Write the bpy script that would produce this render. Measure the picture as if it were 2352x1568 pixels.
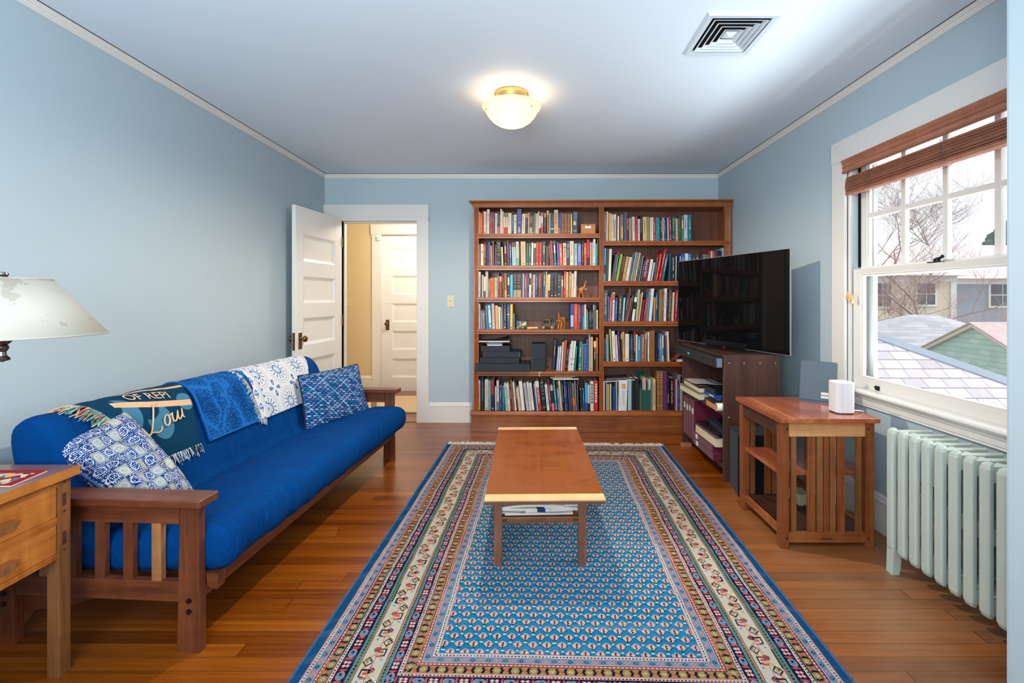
import bpy, bmesh, math, random
from mathutils import Vector, Matrix, Euler
from math import sin, cos, pi, sqrt, atan2, radians
for _o in list(bpy.data.objects): bpy.data.objects.remove(_o)
C = bpy.context.scene.collection
SC = bpy.context.scene
PI = math.pi
# ---------------------------------------------------------------- camera
cam_d = bpy.data.cameras.new('camera'); cam = bpy.data.objects.new('camera', cam_d); C.objects.link(cam)
cam.location = (0, 0, 1.26); cam.rotation_euler = (PI/2, 0, 0)
cam_d.sensor_width = 36; cam_d.lens = 36*1090/2352
cam_d.shift_x = -45/2352; cam_d.shift_y = -101/2352
cam_d.clip_start = .02; cam_d.clip_end = 400
SC.camera = cam
# ---------------------------------------------------------------- sky, sun, daylight, exposure
W = bpy.data.worlds.new('overcast_sky'); SC.world = W; W.use_nodes = True
_bg = W.node_tree.nodes['Background']
_bg.inputs[0].default_value = (.90, .95, 1, 1); _bg.inputs[1].default_value = 0.95
def light(name, kind, loc, rot, energy, col=(1,1,1), **kw):
    d = bpy.data.lights.new(name, kind); d.energy = energy; d.color = col
    for k, v in kw.items(): setattr(d, k, v)
    o = bpy.data.objects.new(name, d); C.objects.link(o); o.location = loc; o.rotation_euler = rot
    return o
# hazy daylight: broad soft sky glow from the window side
light('sun', 'SUN', (6, 2, 6), (0, radians(50), radians(-8)), 2.3, (1, .985, .96), angle=radians(28))
# lamp for the two unseen rear windows, tilted up to brighten the ceiling
light('rear_window_fill', 'AREA', (-.50, -1.04, 1.60), (PI/2+.80, 0, 0), 125, (.88, .96, 1), shape='RECTANGLE', size=1.9, size_y=1.3)
light('sky_glow', 'SUN', (6, 2, 7), (0, radians(68), radians(6)), 2.1, (.86, .94, 1), angle=radians(75))
# added fill lamp outside below the sill, aimed up to brighten the ceiling
light('added_ceiling_fill', 'AREA', (2.32, 2.25, .50), (0, radians(140), 0), 50, (.90, .96, 1), shape='RECTANGLE', size=.30, size_y=1.2)
VS = SC.view_settings
VS.view_transform = 'Standard'; VS.look = 'None'; VS.gamma = 1; VS.use_curve_mapping = False
VS.exposure = 0.40
# ---------------------------------------------------------------- mesh helpers
class MB:
    def __init__(s): s.v = []; s.f = []; s.m = []; s.uv = {}
    def add(s, vs, fs, m=0):
        n = len(s.v); s.v += [tuple(p) for p in vs]
        for f in fs: s.f.append(tuple(i+n for i in f)); s.m.append(m)
        return s
    def box(s, x0, x1, y0, y1, z0, z1, m=0, M=None):
        vs = [(x,y,z) for z in (z0,z1) for y in (y0,y1) for x in (x0,x1)]
        if M is not None: vs = [M @ Vector(v) for v in vs]
        return s.add(vs, [(0,2,3,1),(4,5,7,6),(0,1,5,4),(2,6,7,3),(0,4,6,2),(1,3,7,5)], m)
    def prism(s, poly, lo, hi, axis='z', m=0, M=None, cap=True):
        # poly: 2d outline; axis 'x': (y,z)  'y': (x,z)  'z': (x,y)
        mk = {'x': lambda p,t:(t,p[0],p[1]), 'y': lambda p,t:(p[0],t,p[1]), 'z': lambda p,t:(p[0],p[1],t)}[axis]
        n = len(poly); vs = [mk(p,lo) for p in poly]+[mk(p,hi) for p in poly]
        if M is not None: vs = [M @ Vector(v) for v in vs]
        fs = [(i,(i+1)%n,n+(i+1)%n,n+i) for i in range(n)]
        if cap: fs += [tuple(range(n))[::-1], tuple(range(n,2*n))]
        return s.add(vs, fs, m)
    def lathe(s, prof, n=24, c=(0,0,0), m=0, sx=1, sy=1):
        vs = []; fs = []; k = len(prof)
        for i in range(n):
            a = 2*PI*i/n
            for r, z in prof: vs.append((c[0]+r*cos(a)*sx, c[1]+r*sin(a)*sy, c[2]+z))
        for i in range(n):
            j = (i+1) % n
            for q in range(k-1): fs.append((i*k+q, j*k+q, j*k+q+1, i*k+q+1))
        return s.add(vs, fs, m)
    def tube(s, pts, r, n=8, m=0, cap=True):
        pts = [Vector(p) for p in pts]; rr = r if isinstance(r, (list,tuple)) else [r]*len(pts)
        vs = []; fs = []; up = Vector((0,0,1))
        t0 = (pts[1]-pts[0]).normalized()
        a = t0.cross(up)
        if a.length < .05: a = t0.cross(Vector((1,0,0)))
        a.normalize()
        for i, p in enumerate(pts):
            t = (pts[min(i+1,len(pts)-1)]-pts[max(i-1,0)])
            if t.length < 1e-9: t = t0
            t.normalize(); a = (a - t*a.dot(t))
            if a.length < 1e-6: a = t.orthogonal()
            a.normalize(); b = t.cross(a)
            for k in range(n):
                an = 2*PI*k/n; vs.append(p + (a*cos(an)+b*sin(an))*rr[i])
        L = len(pts)
        for i in range(L-1):
            for k in range(n):
                j = (k+1) % n; fs.append((i*n+k, i*n+j, (i+1)*n+j, (i+1)*n+k))
        if cap: fs += [tuple(range(n))[::-1], tuple((L-1)*n+k for k in range(n))]
        return s.add(vs, fs, m)
    def grid(s, fn, nu, nv, m=0, uvf=None, wrap=False):
        # fn(u,v) -> point, u,v in 0..1 ; uvf(u,v)->uv
        base = len(s.v); f0 = len(s.f)
        for j in range(nv+1):
            for i in range(nu+1): s.v.append(tuple(fn(i/nu, j/nv)))
        for j in range(nv):
            for i in range(nu):
                a = base+j*(nu+1)+i; s.f.append((a, a+1, a+nu+2, a+nu+1)); s.m.append(m)
                if uvf: s.uv[len(s.f)-1] = [uvf(i/nu,j/nv), uvf((i+1)/nu,j/nv), uvf((i+1)/nu,(j+1)/nv), uvf(i/nu,(j+1)/nv)]
        return s
    def ball(s, c, r, n=12, m=0, sc=(1,1,1)):
        prof = [(r*sin(PI*i/(n//2)), -r*cos(PI*i/(n//2))) for i in range(n//2+1)]
        prof = [(max(p[0],1e-5), p[1]*sc[2]) for p in prof]
        return s.lathe(prof, n, c, m, sc[0], sc[1])
def mobj(name, mb, mats, parent=None, smooth=False, bevel=0, seg=2, loc=None, rz=None, angle=None):
    me = bpy.data.meshes.new(name); me.from_pydata(mb.v, [], mb.f)
    if not isinstance(mats, (list,tuple)): mats = [mats]
    for m in mats: me.materials.append(m)
    if len(mats) > 1: me.polygons.foreach_set('material_index', mb.m)
    if mb.uv:
        ul = me.uv_layers.new(name='UVMap')
        for fi, uvs in mb.uv.items():
            for li, uv in zip(me.polygons[fi].loop_indices, uvs): ul.data[li].uv = uv
    if smooth: me.polygons.foreach_set('use_smooth', [True]*len(me.polygons))
    me.update()
    bm = bmesh.new(); bm.from_mesh(me)
    bmesh.ops.recalc_face_normals(bm, faces=bm.faces); bm.to_mesh(me); bm.free()
    o = bpy.data.objects.new(name, me); C.objects.link(o)
    if parent: o.parent = parent
    if loc: o.location = loc
    if rz is not None: o.rotation_euler = (0,0,rz)
    if bevel:
        b = o.modifiers.new('bevel', 'BEVEL'); b.width = bevel; b.segments = seg; b.limit_method = 'ANGLE'; b.angle_limit = radians(40)
        b.harden_normals = False
    if smooth and angle:
        me.set_sharp_from_angle(angle=radians(angle))
    return o
def tag(o, label, cat, group=None, kind=None):
    if label: o['label'] = label
    if cat: o['category'] = cat
    if group: o['group'] = group
    if kind: o['kind'] = kind
    return o
def thing(name, label, cat, loc=(0,0,0), rz=0, group=None):
    o = bpy.data.objects.new(name, None); C.objects.link(o); o.location = loc; o.rotation_euler = (0,0,rz)
    o.empty_display_size = .05
    return tag(o, label, cat, group)
def struct(name, mb, mats, **kw):
    o = mobj(name, mb, mats, **kw)
    if not kw.get('parent'): o['kind'] = 'structure'
    return o
def rrect(x0, x1, y0, y1, r, n=5):
    P = []
    for cx, cy, a0 in ((x1-r,y1-r,0),(x0+r,y1-r,PI/2),(x0+r,y0+r,PI),(x1-r,y0+r,1.5*PI)):
        for i in range(n+1):
            a = a0+PI/2*i/n; P.append((cx+r*cos(a), cy+r*sin(a)))
    return P
def lerp(a, b, t): return a+(b-a)*t
def polyline_at(P, t):
    # point on a polyline by fraction of its length
    L = [0]
    for i in range(1,len(P)): L.append(L[-1]+math.dist(P[i],P[i-1]))
    s = t*L[-1]
    for i in range(1,len(P)):
        if s <= L[i] or i == len(P)-1:
            k = (s-L[i-1])/max(L[i]-L[i-1],1e-9); k = max(0,min(1,k))
            return tuple(lerp(a,b,k) for a,b in zip(P[i-1],P[i]))
def smooth_poly(P, it=2, closed=False):
    for _ in range(it):
        Q = [] if closed else [P[0]]
        n = len(P)
        for i in range(n if closed else n-1):
            a, b = P[i], P[(i+1)%n]
            Q += [tuple(.75*x+.25*y for x,y in zip(a,b)), tuple(.25*x+.75*y for x,y in zip(a,b))]
        if not closed: Q.append(P[-1])
        P = Q
    return P
def hnoise(x, y, z=0):
    from mathutils import noise
    return noise.noise(Vector((x,y,z)))
def text_mesh(s, size, font_scale_x=1.0, align='LEFT'):
    cu = bpy.data.curves.new('lettering_curve', 'FONT'); cu.body = s; cu.size = size; cu.align_x = align
    cu.resolution_u = 3
    o = bpy.data.objects.new('lettering_curve', cu); C.objects.link(o)
    dg = bpy.context.evaluated_depsgraph_get()
    me = bpy.data.meshes.new_from_object(o.evaluated_get(dg))
    bpy.data.objects.remove(o); bpy.data.curves.remove(cu)
    for v in me.vertices: v.co.x *= font_scale_x
    return me
def mesh_to_mb(me, mb, M, m=0):
    vs = [M @ v.co for v in me.vertices]; fs = [tuple(p.vertices) for p in me.polygons]
    mb.add(vs, fs, m)
# ---------------------------------------------------------------- node expressions
class E:
    __slots__ = ('t','o')
    def __init__(s, t, o): s.t = t; s.o = o
    def _b(s, op, a, b=None, c=None):
        n = s.t.nodes.new('ShaderNodeMath'); n.operation = op
        for i, x in enumerate((a,b,c)):
            if x is None: continue
            if isinstance(x, E): s.t.links.new(x.o, n.inputs[i])
            else: n.inputs[i].default_value = float(x)
        return E(s.t, n.outputs[0])
    def __add__(s,b): return s._b('ADD',s,b)
    __radd__ = __add__
    def __sub__(s,b): return s._b('SUBTRACT',s,b)
    def __rsub__(s,b): return s._b('SUBTRACT',b,s)
    def __mul__(s,b): return s._b('MULTIPLY',s,b)
    __rmul__ = __mul__
    def __truediv__(s,b): return s._b('DIVIDE',s,b)
    def __mod__(s,b): return s._b('FLOORED_MODULO',s,b)
    def __gt__(s,b): return s._b('GREATER_THAN',s,b)
    def __lt__(s,b): return s._b('LESS_THAN',s,b)
    def __abs__(s): return s._b('ABSOLUTE',s)
    def __neg__(s): return s._b('MULTIPLY',s,-1)
    def floor(s): return s._b('FLOOR',s)
    def sin(s): return s._b('SINE',s)
    def cos(s): return s._b('COSINE',s)
    def sqrt(s): return s._b('SQRT',s)
    def min(s,b): return s._b('MINIMUM',s,b)
    def max(s,b): return s._b('MAXIMUM',s,b)
    def pow(s,b): return s._b('POWER',s,b)
    def atan2(s,b): return s._b('ARCTAN2',s,b)
    def tri(s,p): # triangle wave 0..1 with period p
        return abs((s/p)%1.0*2.0-1.0)
def band(x, lo, hi): return (x > lo)*(x < hi)
def col(r, g, b):
    f = lambda c: (c/255/12.92) if c/255 <= .04045 else ((c/255+.055)/1.055)**2.4
    return (f(r), f(g), f(b), 1)
class Mat:
    def __init__(s, name, rough=.5, spec=.5, metal=0):
        s.m = bpy.data.materials.new(name); s.m.use_nodes = True; s.t = s.m.node_tree
        s.b = s.t.nodes['Principled BSDF']; s.b.inputs['Roughness'].default_value = rough
        s.b.inputs['Specular IOR Level'].default_value = spec; s.b.inputs['Metallic'].default_value = metal
        s._c = {}
    def coord(s, which='Object'):
        if 'tc' not in s._c: s._c['tc'] = s.t.nodes.new('ShaderNodeTexCoord')
        return s._c['tc'].outputs[which]
    def xyz(s, which='Object', vec=None):
        n = s.t.nodes.new('ShaderNodeSeparateXYZ'); s.t.links.new(vec or s.coord(which), n.inputs[0])
        return [E(s.t, o) for o in n.outputs]
    def comb(s, x, y, z=0):
        n = s.t.nodes.new('ShaderNodeCombineXYZ')
        for i, v in enumerate((x,y,z)):
            if isinstance(v, E): s.t.links.new(v.o, n.inputs[i])
            else: n.inputs[i].default_value = v
        return n.outputs[0]
    def scale(s, vec, sc, loc=(0,0,0), rot=(0,0,0)):
        n = s.t.nodes.new('ShaderNodeMapping'); n.inputs['Scale'].default_value = sc
        n.inputs['Location'].default_value = loc; n.inputs['Rotation'].default_value = rot
        s.t.links.new(vec, n.inputs[0]); return n.outputs[0]
    def noise(s, vec, scale=5, detail=3, rough=.5, dist=0):
        n = s.t.nodes.new('ShaderNodeTexNoise'); n.inputs['Scale'].default_value = scale; n.inputs['Detail'].default_value = detail
        n.inputs['Roughness'].default_value = rough; n.inputs['Distortion'].default_value = dist
        if vec is not None: s.t.links.new(vec, n.inputs['Vector'])
        return E(s.t, n.outputs[0])
    def voro(s, vec, scale=5, feat='F1', rand=1, out='Distance'):
        n = s.t.nodes.new('ShaderNodeTexVoronoi'); n.feature = feat; n.inputs['Scale'].default_value = scale
        n.inputs['Randomness'].default_value = rand; s.t.links.new(vec, n.inputs['Vector'])
        return E(s.t, n.outputs[out])
    def white(s, vec):
        n = s.t.nodes.new('ShaderNodeTexWhiteNoise'); s.t.links.new(vec, n.inputs['Vector']); return E(s.t, n.outputs['Value'])
    def mix(s, f, a, b, blend='MIX'):
        n = s.t.nodes.new('ShaderNodeMix'); n.data_type = 'RGBA'; n.blend_type = blend
        for i, v in ((0,f),(6,a),(7,b)):
            if isinstance(v, E): s.t.links.new(v.o, n.inputs[i])
            elif hasattr(v, 'is_linked'): s.t.links.new(v, n.inputs[i])
            else: n.inputs[i].default_value = v
        return n.outputs[2]
    def ramp(s, f, stops, interp='LINEAR'):
        n = s.t.nodes.new('ShaderNodeValToRGB'); s.t.links.new(f.o, n.inputs[0]); r = n.color_ramp; r.interpolation = interp
        while len(r.elements) > 1: r.elements.remove(r.elements[-1])
        r.elements[0].position = stops[0][0]; r.elements[0].color = stops[0][1]
        for p, c in stops[1:]:
            e = r.elements.new(p); e.color = c
        return n.outputs[0]
    def base(s, c):
        if hasattr(c, 'is_linked'): s.t.links.new(c, s.b.inputs['Base Color'])
        else: s.b.inputs['Base Color'].default_value = c
        return s
    def rough(s, r):
        if isinstance(r, E): s.t.links.new(r.o, s.b.inputs['Roughness'])
        else: s.b.inputs['Roughness'].default_value = r
    def bump(s, h, strength=.3, dist=.002):
        n = s.t.nodes.new('ShaderNodeBump'); n.inputs['Strength'].default_value = strength; n.inputs['Distance'].default_value = dist
        s.t.links.new(h.o, n.inputs['Height']); s.t.links.new(n.outputs[0], s.b.inputs['Normal'])
        return s
    def coat(s, w=.5, r=.1):
        s.b.inputs['Coat Weight'].default_value = w; s.b.inputs['Coat Roughness'].default_value = r; return s
# ---------------------------------------------------------------- materials
def plain(name, c, rough=.5, spec=.5, metal=0, vary=.08, sc=8, bump=0, bscale=200):
    m = Mat(name, rough, spec, metal)
    n = m.noise(m.coord(), sc, 3)
    d = tuple(x*(1-vary) for x in c[:3])+(1,); l = tuple(min(1,x*(1+vary)) for x in c[:3])+(1,)
    m.base(m.mix(n, d, l))
    if bump: m.bump(m.noise(m.coord(), bscale, 2), bump, .0015)
    return m.m
def wood(name, dark, mid, light, axis=0, scale=1.0, rough=.35, coat=.3, figure=.25, fine=1.0):
    # grain runs along the given axis
    m = Mat(name, rough, .5)
    sc = [14*scale]*3; sc[axis] = .9*scale
    v = m.scale(m.coord(), tuple(sc))
    n1 = m.noise(v, 1.0, 4, .55, 1.2)
    sc2 = [120*scale]*3; sc2[axis] = 3*scale
    n2 = m.noise(m.scale(m.coord(), tuple(sc2)), 1.0, 2)
    sc3 = [4*scale]*3; sc3[axis] = 16*scale
    n3 = m.noise(m.scale(m.coord(), tuple(sc3)), 1.0, 2, .5, .5)
    f = n1*.62+n2*.28*fine+n3*figure-.05*(1+figure)
    m.base(m.ramp(f, [(.28,dark),(.5,mid),(.74,light)]))
    m.bump(n2, .08, .001)
    if coat: m.coat(coat, .12)
    return m.m
M = {}
M['wall'] = plain('blue_wall_paint', col(176,193,202), .55, .35, vary=.015, sc=3, bump=.05, bscale=350)
M['ceil'] = plain('ceiling_paint', col(222,236,248), .7, .3, vary=.012, sc=2)
M['trim'] = plain('ivory_trim_paint', col(224,221,216), .35, .5, vary=.015, sc=6)
M['door'] = plain('white_door_paint', col(233,232,228), .32, .5, vary=.012, sc=6)
M['hallwall'] = plain('beige_wall_paint', col(212,192,152), .6, .3, vary=.015)
M['carpet'] = plain('beige_carpet', col(208,184,148), .95, .1, vary=.12, sc=300, bump=.3, bscale=600)
M['gap'] = plain('dark_gap', col(40,32,30), .9, .1)
M['black'] = plain('black_plastic', col(22,23,26), .4, .5)
M['satin'] = plain('satin_black', col(15,16,20), .2, .5)
M['bolt'] = plain('dark_bolt_steel', col(30,38,46), .35, .6, .6)
M['brass'] = plain('aged_brass', col(120,96,60), .28, .5, .9, vary=.25, sc=40)
M['gold'] = plain('antique_gold_metal', col(205,175,120), .3, .5, .85)
M['nickel'] = plain('brushed_nickel', col(120,116,112), .26, .5, 1.0, vary=.1, sc=30)
M['switch'] = plain('cream_switch_plate', col(214,203,168), .4, .5, vary=.02)
M['white'] = plain('white_plastic', col(216,214,216), .3, .5, vary=.01)
M['rad'] = plain('sage_radiator_enamel', col(182,192,182), .3, .5, vary=.04, sc=10, bump=.06, bscale=60)
M['vent'] = plain('vent_enamel', col(205,218,228), .4, .4, vary=.02)
M['page'] = plain('book_page_edges', col(216,200,170), .9, .1, vary=.12, sc=200)
CH = dict(dark=col(96,42,20), mid=col(150,74,36), light=col(190,104,54))
M['chx'] = wood('cherry_wood_x', col(118,52,26), col(160,82,42), col(190,108,60), 0)
M['chz'] = wood('cherry_wood_z', col(118,52,26), col(160,82,42), col(190,108,60), 2)
M['bcx'] = wood('bookcase_wood_x', col(106,50,12), col(146,76,24), col(174,102,40), 0, 1, .38, .3)
M['bcz'] = wood('bookcase_wood_z', col(106,50,12), col(146,76,24), col(174,102,40), 2, 1, .38, .3)
M['bcb'] = wood('bookcase_back_wood', col(78,44,26), col(102,60,38), col(126,76,50), 2, 1, .5, .1)
M['plx'] = wood('plinth_wood', col(92,46,22), col(128,70,34), col(168,104,56), 0, .5, .35, .3)
M['futx'] = wood('futon_wood_x', col(70,32,16), col(106,54,30), col(138,78,46), 0, 1.3, .42, .08)
M['futy'] = wood('futon_wood_y', col(70,32,16), col(106,54,30), col(138,78,46), 1, 1.3, .42, .08)
M['futz'] = wood('futon_wood_z', col(70,32,16), col(106,54,30), col(138,78,46), 2, 1.3, .42, .08)
M['futs'] = wood('futon_slat_pale_wood', col(120,74,44), col(162,110,66), col(190,140,90), 2, 1.3, .42, .15)
M['walx'] = wood('walnut_wood_x', col(72,44,32), col(102,66,48), col(134,92,68), 0, 1.4, .4, .15)
M['walz'] = wood('walnut_wood_z', col(92,54,38), col(122,76,54), col(150,100,74), 2, 1.4, .4, .15)
M['maple'] = wood('maple_strip', col(214,166,112), col(230,188,134), col(240,206,156), 0, 1.2, .35, .3, .4, .4)
M['top'] = wood('figured_cherry_top', col(84,34,8), col(112,50,12), col(140,72,22), 1, .8, .34, .2, .8)
M['cab'] = wood('dark_veneer', col(62,36,30), col(84,52,42), col(106,68,56), 2, 1.2, .42, .15, .1)
M['caby'] = wood('dark_veneer_shelf', col(52,30,24), col(72,44,34), col(92,58,46), 1, 1.2, .42, .15, .1)
M['stx'] = wood('side_table_wood_x', col(104,52,24), col(148,80,40), col(184,116,66), 0, 1.2, .32, .4)
M['stz'] = wood('side_table_wood_z', col(84,40,18), col(128,66,32), col(160,92,50), 2, 1.2, .34, .3)
M['stp'] = wood('side_table_pale_wood', col(160,100,56), col(196,138,84), col(220,166,108), 0, 1.2, .34, .3)
M['stl'] = wood('side_table_pale_slat', col(96,54,26), col(130,78,40), col(162,106,60), 2, 1.2, .34, .3)
M['sttop'] = wood('side_table_top_wood', col(118,52,28), col(158,80,46), col(206,140,90), 1, .45, .2, .55, .2)
M['nsx'] = wood('nightstand_wood_x', col(84,48,26), col(122,76,42), col(152,100,60), 0, 1.5, .32, .35)
M['nstop'] = wood('nightstand_top_wood', col(92,60,48), col(118,80,64), col(138,98,80), 1, 1.6, .25, .5)
M['pull'] = wood('carved_pull_wood', col(104,56,22), col(142,84,38), col(164,104,56), 1, 1.6, .4, .1)
M['nsy'] = wood('nightstand_wood_y', col(110,54,14), col(162,90,30), col(194,124,54), 1, 1.6, .34, .3, .5)
M['nsz'] = wood('nightstand_leg_wood', col(98,58,32), col(130,82,46), col(158,106,66), 2, 1.5, .36, .25)
M['plug'] = plain('dark_walnut_plug', col(78,48,34), .4, .5)
def cloth(name, c, rough=.85, weave=900, vary=.1, sheen=.3):
    m = Mat(name, rough, .15)
    m.base(m.mix(m.noise(m.coord(), 6, 3), tuple(x*(1-vary) for x in c[:3])+(1,), tuple(min(1,x*(1+vary)) for x in c[:3])+(1,)))
    m.bump(m.noise(m.coord(), weave, 1), .25, .0008)
    m.b.inputs['Sheen Weight'].default_value = sheen; m.b.inputs['Sheen Roughness'].default_value = .5
    return m.m
M['futon_cloth'] = cloth('royal_blue_cotton', col(10,66,134), .75, 900, .07, .15)
M['piping'] = cloth('dark_piping', col(14,26,60))
M['bluepipe'] = cloth('blue_piping', col(60,104,170))
# glass
g = Mat('window_glass', .0, .5); g.b.inputs['Base Color'].default_value = (1,1,1,1)
nt = g.t; tr = nt.nodes.new('ShaderNodeBsdfTransparent'); gl = nt.nodes.new('ShaderNodeBsdfGlossy'); gl.inputs['Roughness'].default_value = .02
mx = nt.nodes.new('ShaderNodeMixShader'); fr = nt.nodes.new('ShaderNodeLayerWeight'); _f = E(nt, fr.outputs['Facing']).pow(5)*.55+.03
nt.links.new(_f.o, mx.inputs[0]); nt.links.new(tr.outputs[0], mx.inputs[1]); nt.links.new(gl.outputs[0], mx.inputs[2])
nt.links.new(mx.outputs[0], nt.nodes['Material Output'].inputs[0]); M['glass'] = g.m
# ================================================================ ROOM SHELL
XL, XR, YB, YR, ZC = -2.092, 1.885, 4.796, -1.10, 2.507
mb = MB(); mb.box(-2.75, 2.2, YR-.1, YB+.12, -.12, 0)
# floor boards run left-right
m = Mat('strip_wood_floor', .3, .5)
x, y, z = m.xyz('Object')
bw = .0640
row = (y/bw).floor(); fy = (y/bw) % 1.0
off = m.white(m.comb(row, 3.7, 0))*3.0
seg = ((x+off)/1.9).floor(); fx = ((x+off)/1.9) % 1.0
tone = m.white(m.comb(row, seg, 5.1)); tone2 = m.white(m.comb(row, seg, 9.3))
gv = m.comb(x*1.1+tone*7.0, y*52.0, tone*11.0)
grain = m.noise(gv, 1.0, 5, .62, .6)
fine = m.noise(m.comb(x*5.0, y*420.0, tone), 1.0, 2)
f = grain*.66+fine*.20+tone*.22-.02
c = m.ramp(f, [(.20,col(62,26,4)),(.42,col(112,52,7)),(.62,col(144,74,13)),(.82,col(170,100,34))])
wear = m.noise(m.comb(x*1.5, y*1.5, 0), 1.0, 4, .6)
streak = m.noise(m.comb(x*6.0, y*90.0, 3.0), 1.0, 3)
worn_glare = ((x-.9)*2.0).max(0).min(1)*((wear*2.6-abs(y-2.1)*.9-.25).max(0).min(1))*.5  # paler patch by the window: wear plus glare painted into the colour
c = m.mix(worn_glare*(.5+streak*.6), c, col(186,150,112))
scr = m.noise(m.comb(x*14.0, y*60.0, 1.0), 1.0, 5, .7)
c = m.mix((scr > .70)*.35, c, col(206,176,140))
edge = (fy < .028).max(fx < .0022)
c = m.mix(edge*.75, c, col(58,28,14))
m.base(c); m.rough(.20+fine*.14+worn_glare*.25+wear*.06); m.coat(.25, .18)
m.bump(grain*.25+(1.0-edge)*.6, .22, .0015)
M['floor'] = m.m
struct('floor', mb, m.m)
mb = MB(); mb.box(-2.75, 2.2, YR-.1, YB+.12, ZC, ZC+.12); struct('ceiling', mb, M['ceil'])
mb = MB(); mb.box(XL-.12, XL, YR-.1, YB+.12, 0, ZC); struct('wall_left', mb, M['wall'])
# back wall with doorway
DX0, DX1, DZ = -1.918, -1.157, 2.05
mb = MB(); mb.box(XL, DX0, YB, YB+.12, 0, ZC); mb.box(DX1, XR, YB, YB+.12, 0, ZC); mb.box(DX0, DX1, YB, YB+.12, DZ, ZC)
struct('wall_back', mb, M['wall'])
# right wall with window opening
WY0, WY1, WZ0, WZ1 = 1.662, 2.827, .735, 2.085
mb = MB()
mb.box(XR, XR+.16, YR-.1, WY0, 0, ZC); mb.box(XR, XR+.16, WY1, YB+.12, 0, ZC)
mb.box(XR, XR+.16, WY0, WY1, 0, WZ0); mb.box(XR, XR+.16, WY0, WY1, WZ1, ZC)
struct('wall_right', mb, M['wall'])
# projecting wall corner beside the photographer, rounded plaster edge
P = [(1.346+.012,1.35),(1.8845,1.35),(1.8845,YR),(1.346,YR),(1.346,1.35-.012),(1.3475,1.3455),(1.352,1.349)]
mb = MB(); mb.prism(P, 0, ZC, 'z'); struct('wall_near', mb, M['wall'])
# rear wall with its two window openings
RW = ((-1.35,-.40),(-.30,.65))
mb = MB(); mb.box(XL, -1.35, YR-.1, YR, 0, ZC); mb.box(.65, XR, YR-.1, YR, 0, ZC)
mb.box(-1.35, .65, YR-.1, YR, 0, .9); mb.box(-1.35, .65, YR-.1, YR, 2.25, ZC); mb.box(-.40,-.30, YR-.1, YR, .9, 2.25)
struct('wall_rear', mb, M['wall'])
# crown moulding (picture rail profile)
def profile_run(mb, prof, p0, p1, nrm, m=0):
    # prof: (out, z) ; sweeps from p0 to p1 (xy) with outward normal nrm
    vs = []
    for p in (p0, p1):
        for o_, z_ in prof: vs.append((p[0]+nrm[0]*o_, p[1]+nrm[1]*o_, z_))
    n = len(prof)
    mb.add(vs, [(i,(i+1)%n,n+(i+1)%n,n+i) for i in range(n)]+[tuple(range(n)), tuple(range(n,2*n))], m)
ct = ZC-.004
crown = [(0,ct-.040),(.006,ct-.040),(.007,ct-.034),(.010,ct-.031),(.011,ct-.020),(.016,ct-.016),(.018,ct-.008),(.022,ct-.005),(.022,ct),(0,ct)]
for nm, p0, p1, n_ in (('left',(XL,YR),(XL,YB),(1,0)),('back',(XL,YB),(XR,YB),(0,-1)),('right',(XR,1.35),(XR,YB),(-1,0)),('near',(1.346,YR),(1.346,1.35),(-1,0))):
    mb = MB(); profile_run(mb, crown, p0, p1, n_); struct('trim_'+nm, mb, M['trim'])
mb = MB()
for p0, p1, n_ in (((XL,YR),(XL,YB),(1,0)),((XL,YB),(XR,YB),(0,-1)),((XR,1.35),(XR,YB),(-1,0))):
    profile_run(mb, [(0,ct),(.0225,ct),(.0225,ct+.0035),(0,ct+.0035)], p0, p1, n_)
struct('trim_gap', mb, M['gap'])
base = [(0,0),(.018,0),(.018,.158),(.020,.162),(.020,.170),(.015,.178),(.013,.190),(.008,.196),(.006,.201),(0,.201)]
for nm, p0, p1, n_ in (('left',(XL,YR),(XL,4.69),(1,0)),('back',(-1.036,YB),(-.60,YB),(0,-1)),('right',(XR,1.35),(XR,YB),(-1,0))):
    mb = MB(); profile_run(mb, base, p0, p1, n_); struct('baseboard_'+nm, mb, M['trim'])
# ---------------------------------------------------------------- doorway: jambs, casing
mb = MB()
mb.box(DX0-.02, DX0, YB-.004, YB+.13, 0, DZ); mb.box(DX1, DX1+.004, YB-.004, YB+.13, 0, DZ); mb.box(DX0, DX1, YB-.004, YB+.13, DZ-.02, DZ)
mb.box(DX0, DX0+.012, YB+.045, YB+.09, 0, DZ-.02); mb.box(DX1-.012, DX1, YB+.045, YB+.09, 0, DZ-.02); mb.box(DX0+.012, DX1-.012, YB+.045, YB+.09, DZ-.032, DZ-.02)
mb.box(DX1-.001, DX1+.121, YB-.022, YB, 0, 2.07); mb.box(-2.035, DX0+.0005, YB-.022, YB, 0, 2.07)
mb.box(XL+.001, DX1+.121, YB-.026, YB, 2.07, 2.194); mb.box(-2.035, DX1+.121, YB-.024, YB, 2.035, 2.07)
jamb = struct('trim_doorway', mb, M['trim'], bevel=.0015, seg=1)
mb = MB(); mb.box(DX0, DX1, YB-.002, YB+.125, 0, .006); struct('trim_threshold', mb, M['plx'])
mb = MB(); mb.box(DX1-.0015, DX1+.0005, YB+.005, YB+.03, .87, .96); struct('strike_plate', mb, M['brass'], parent=jamb)
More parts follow.
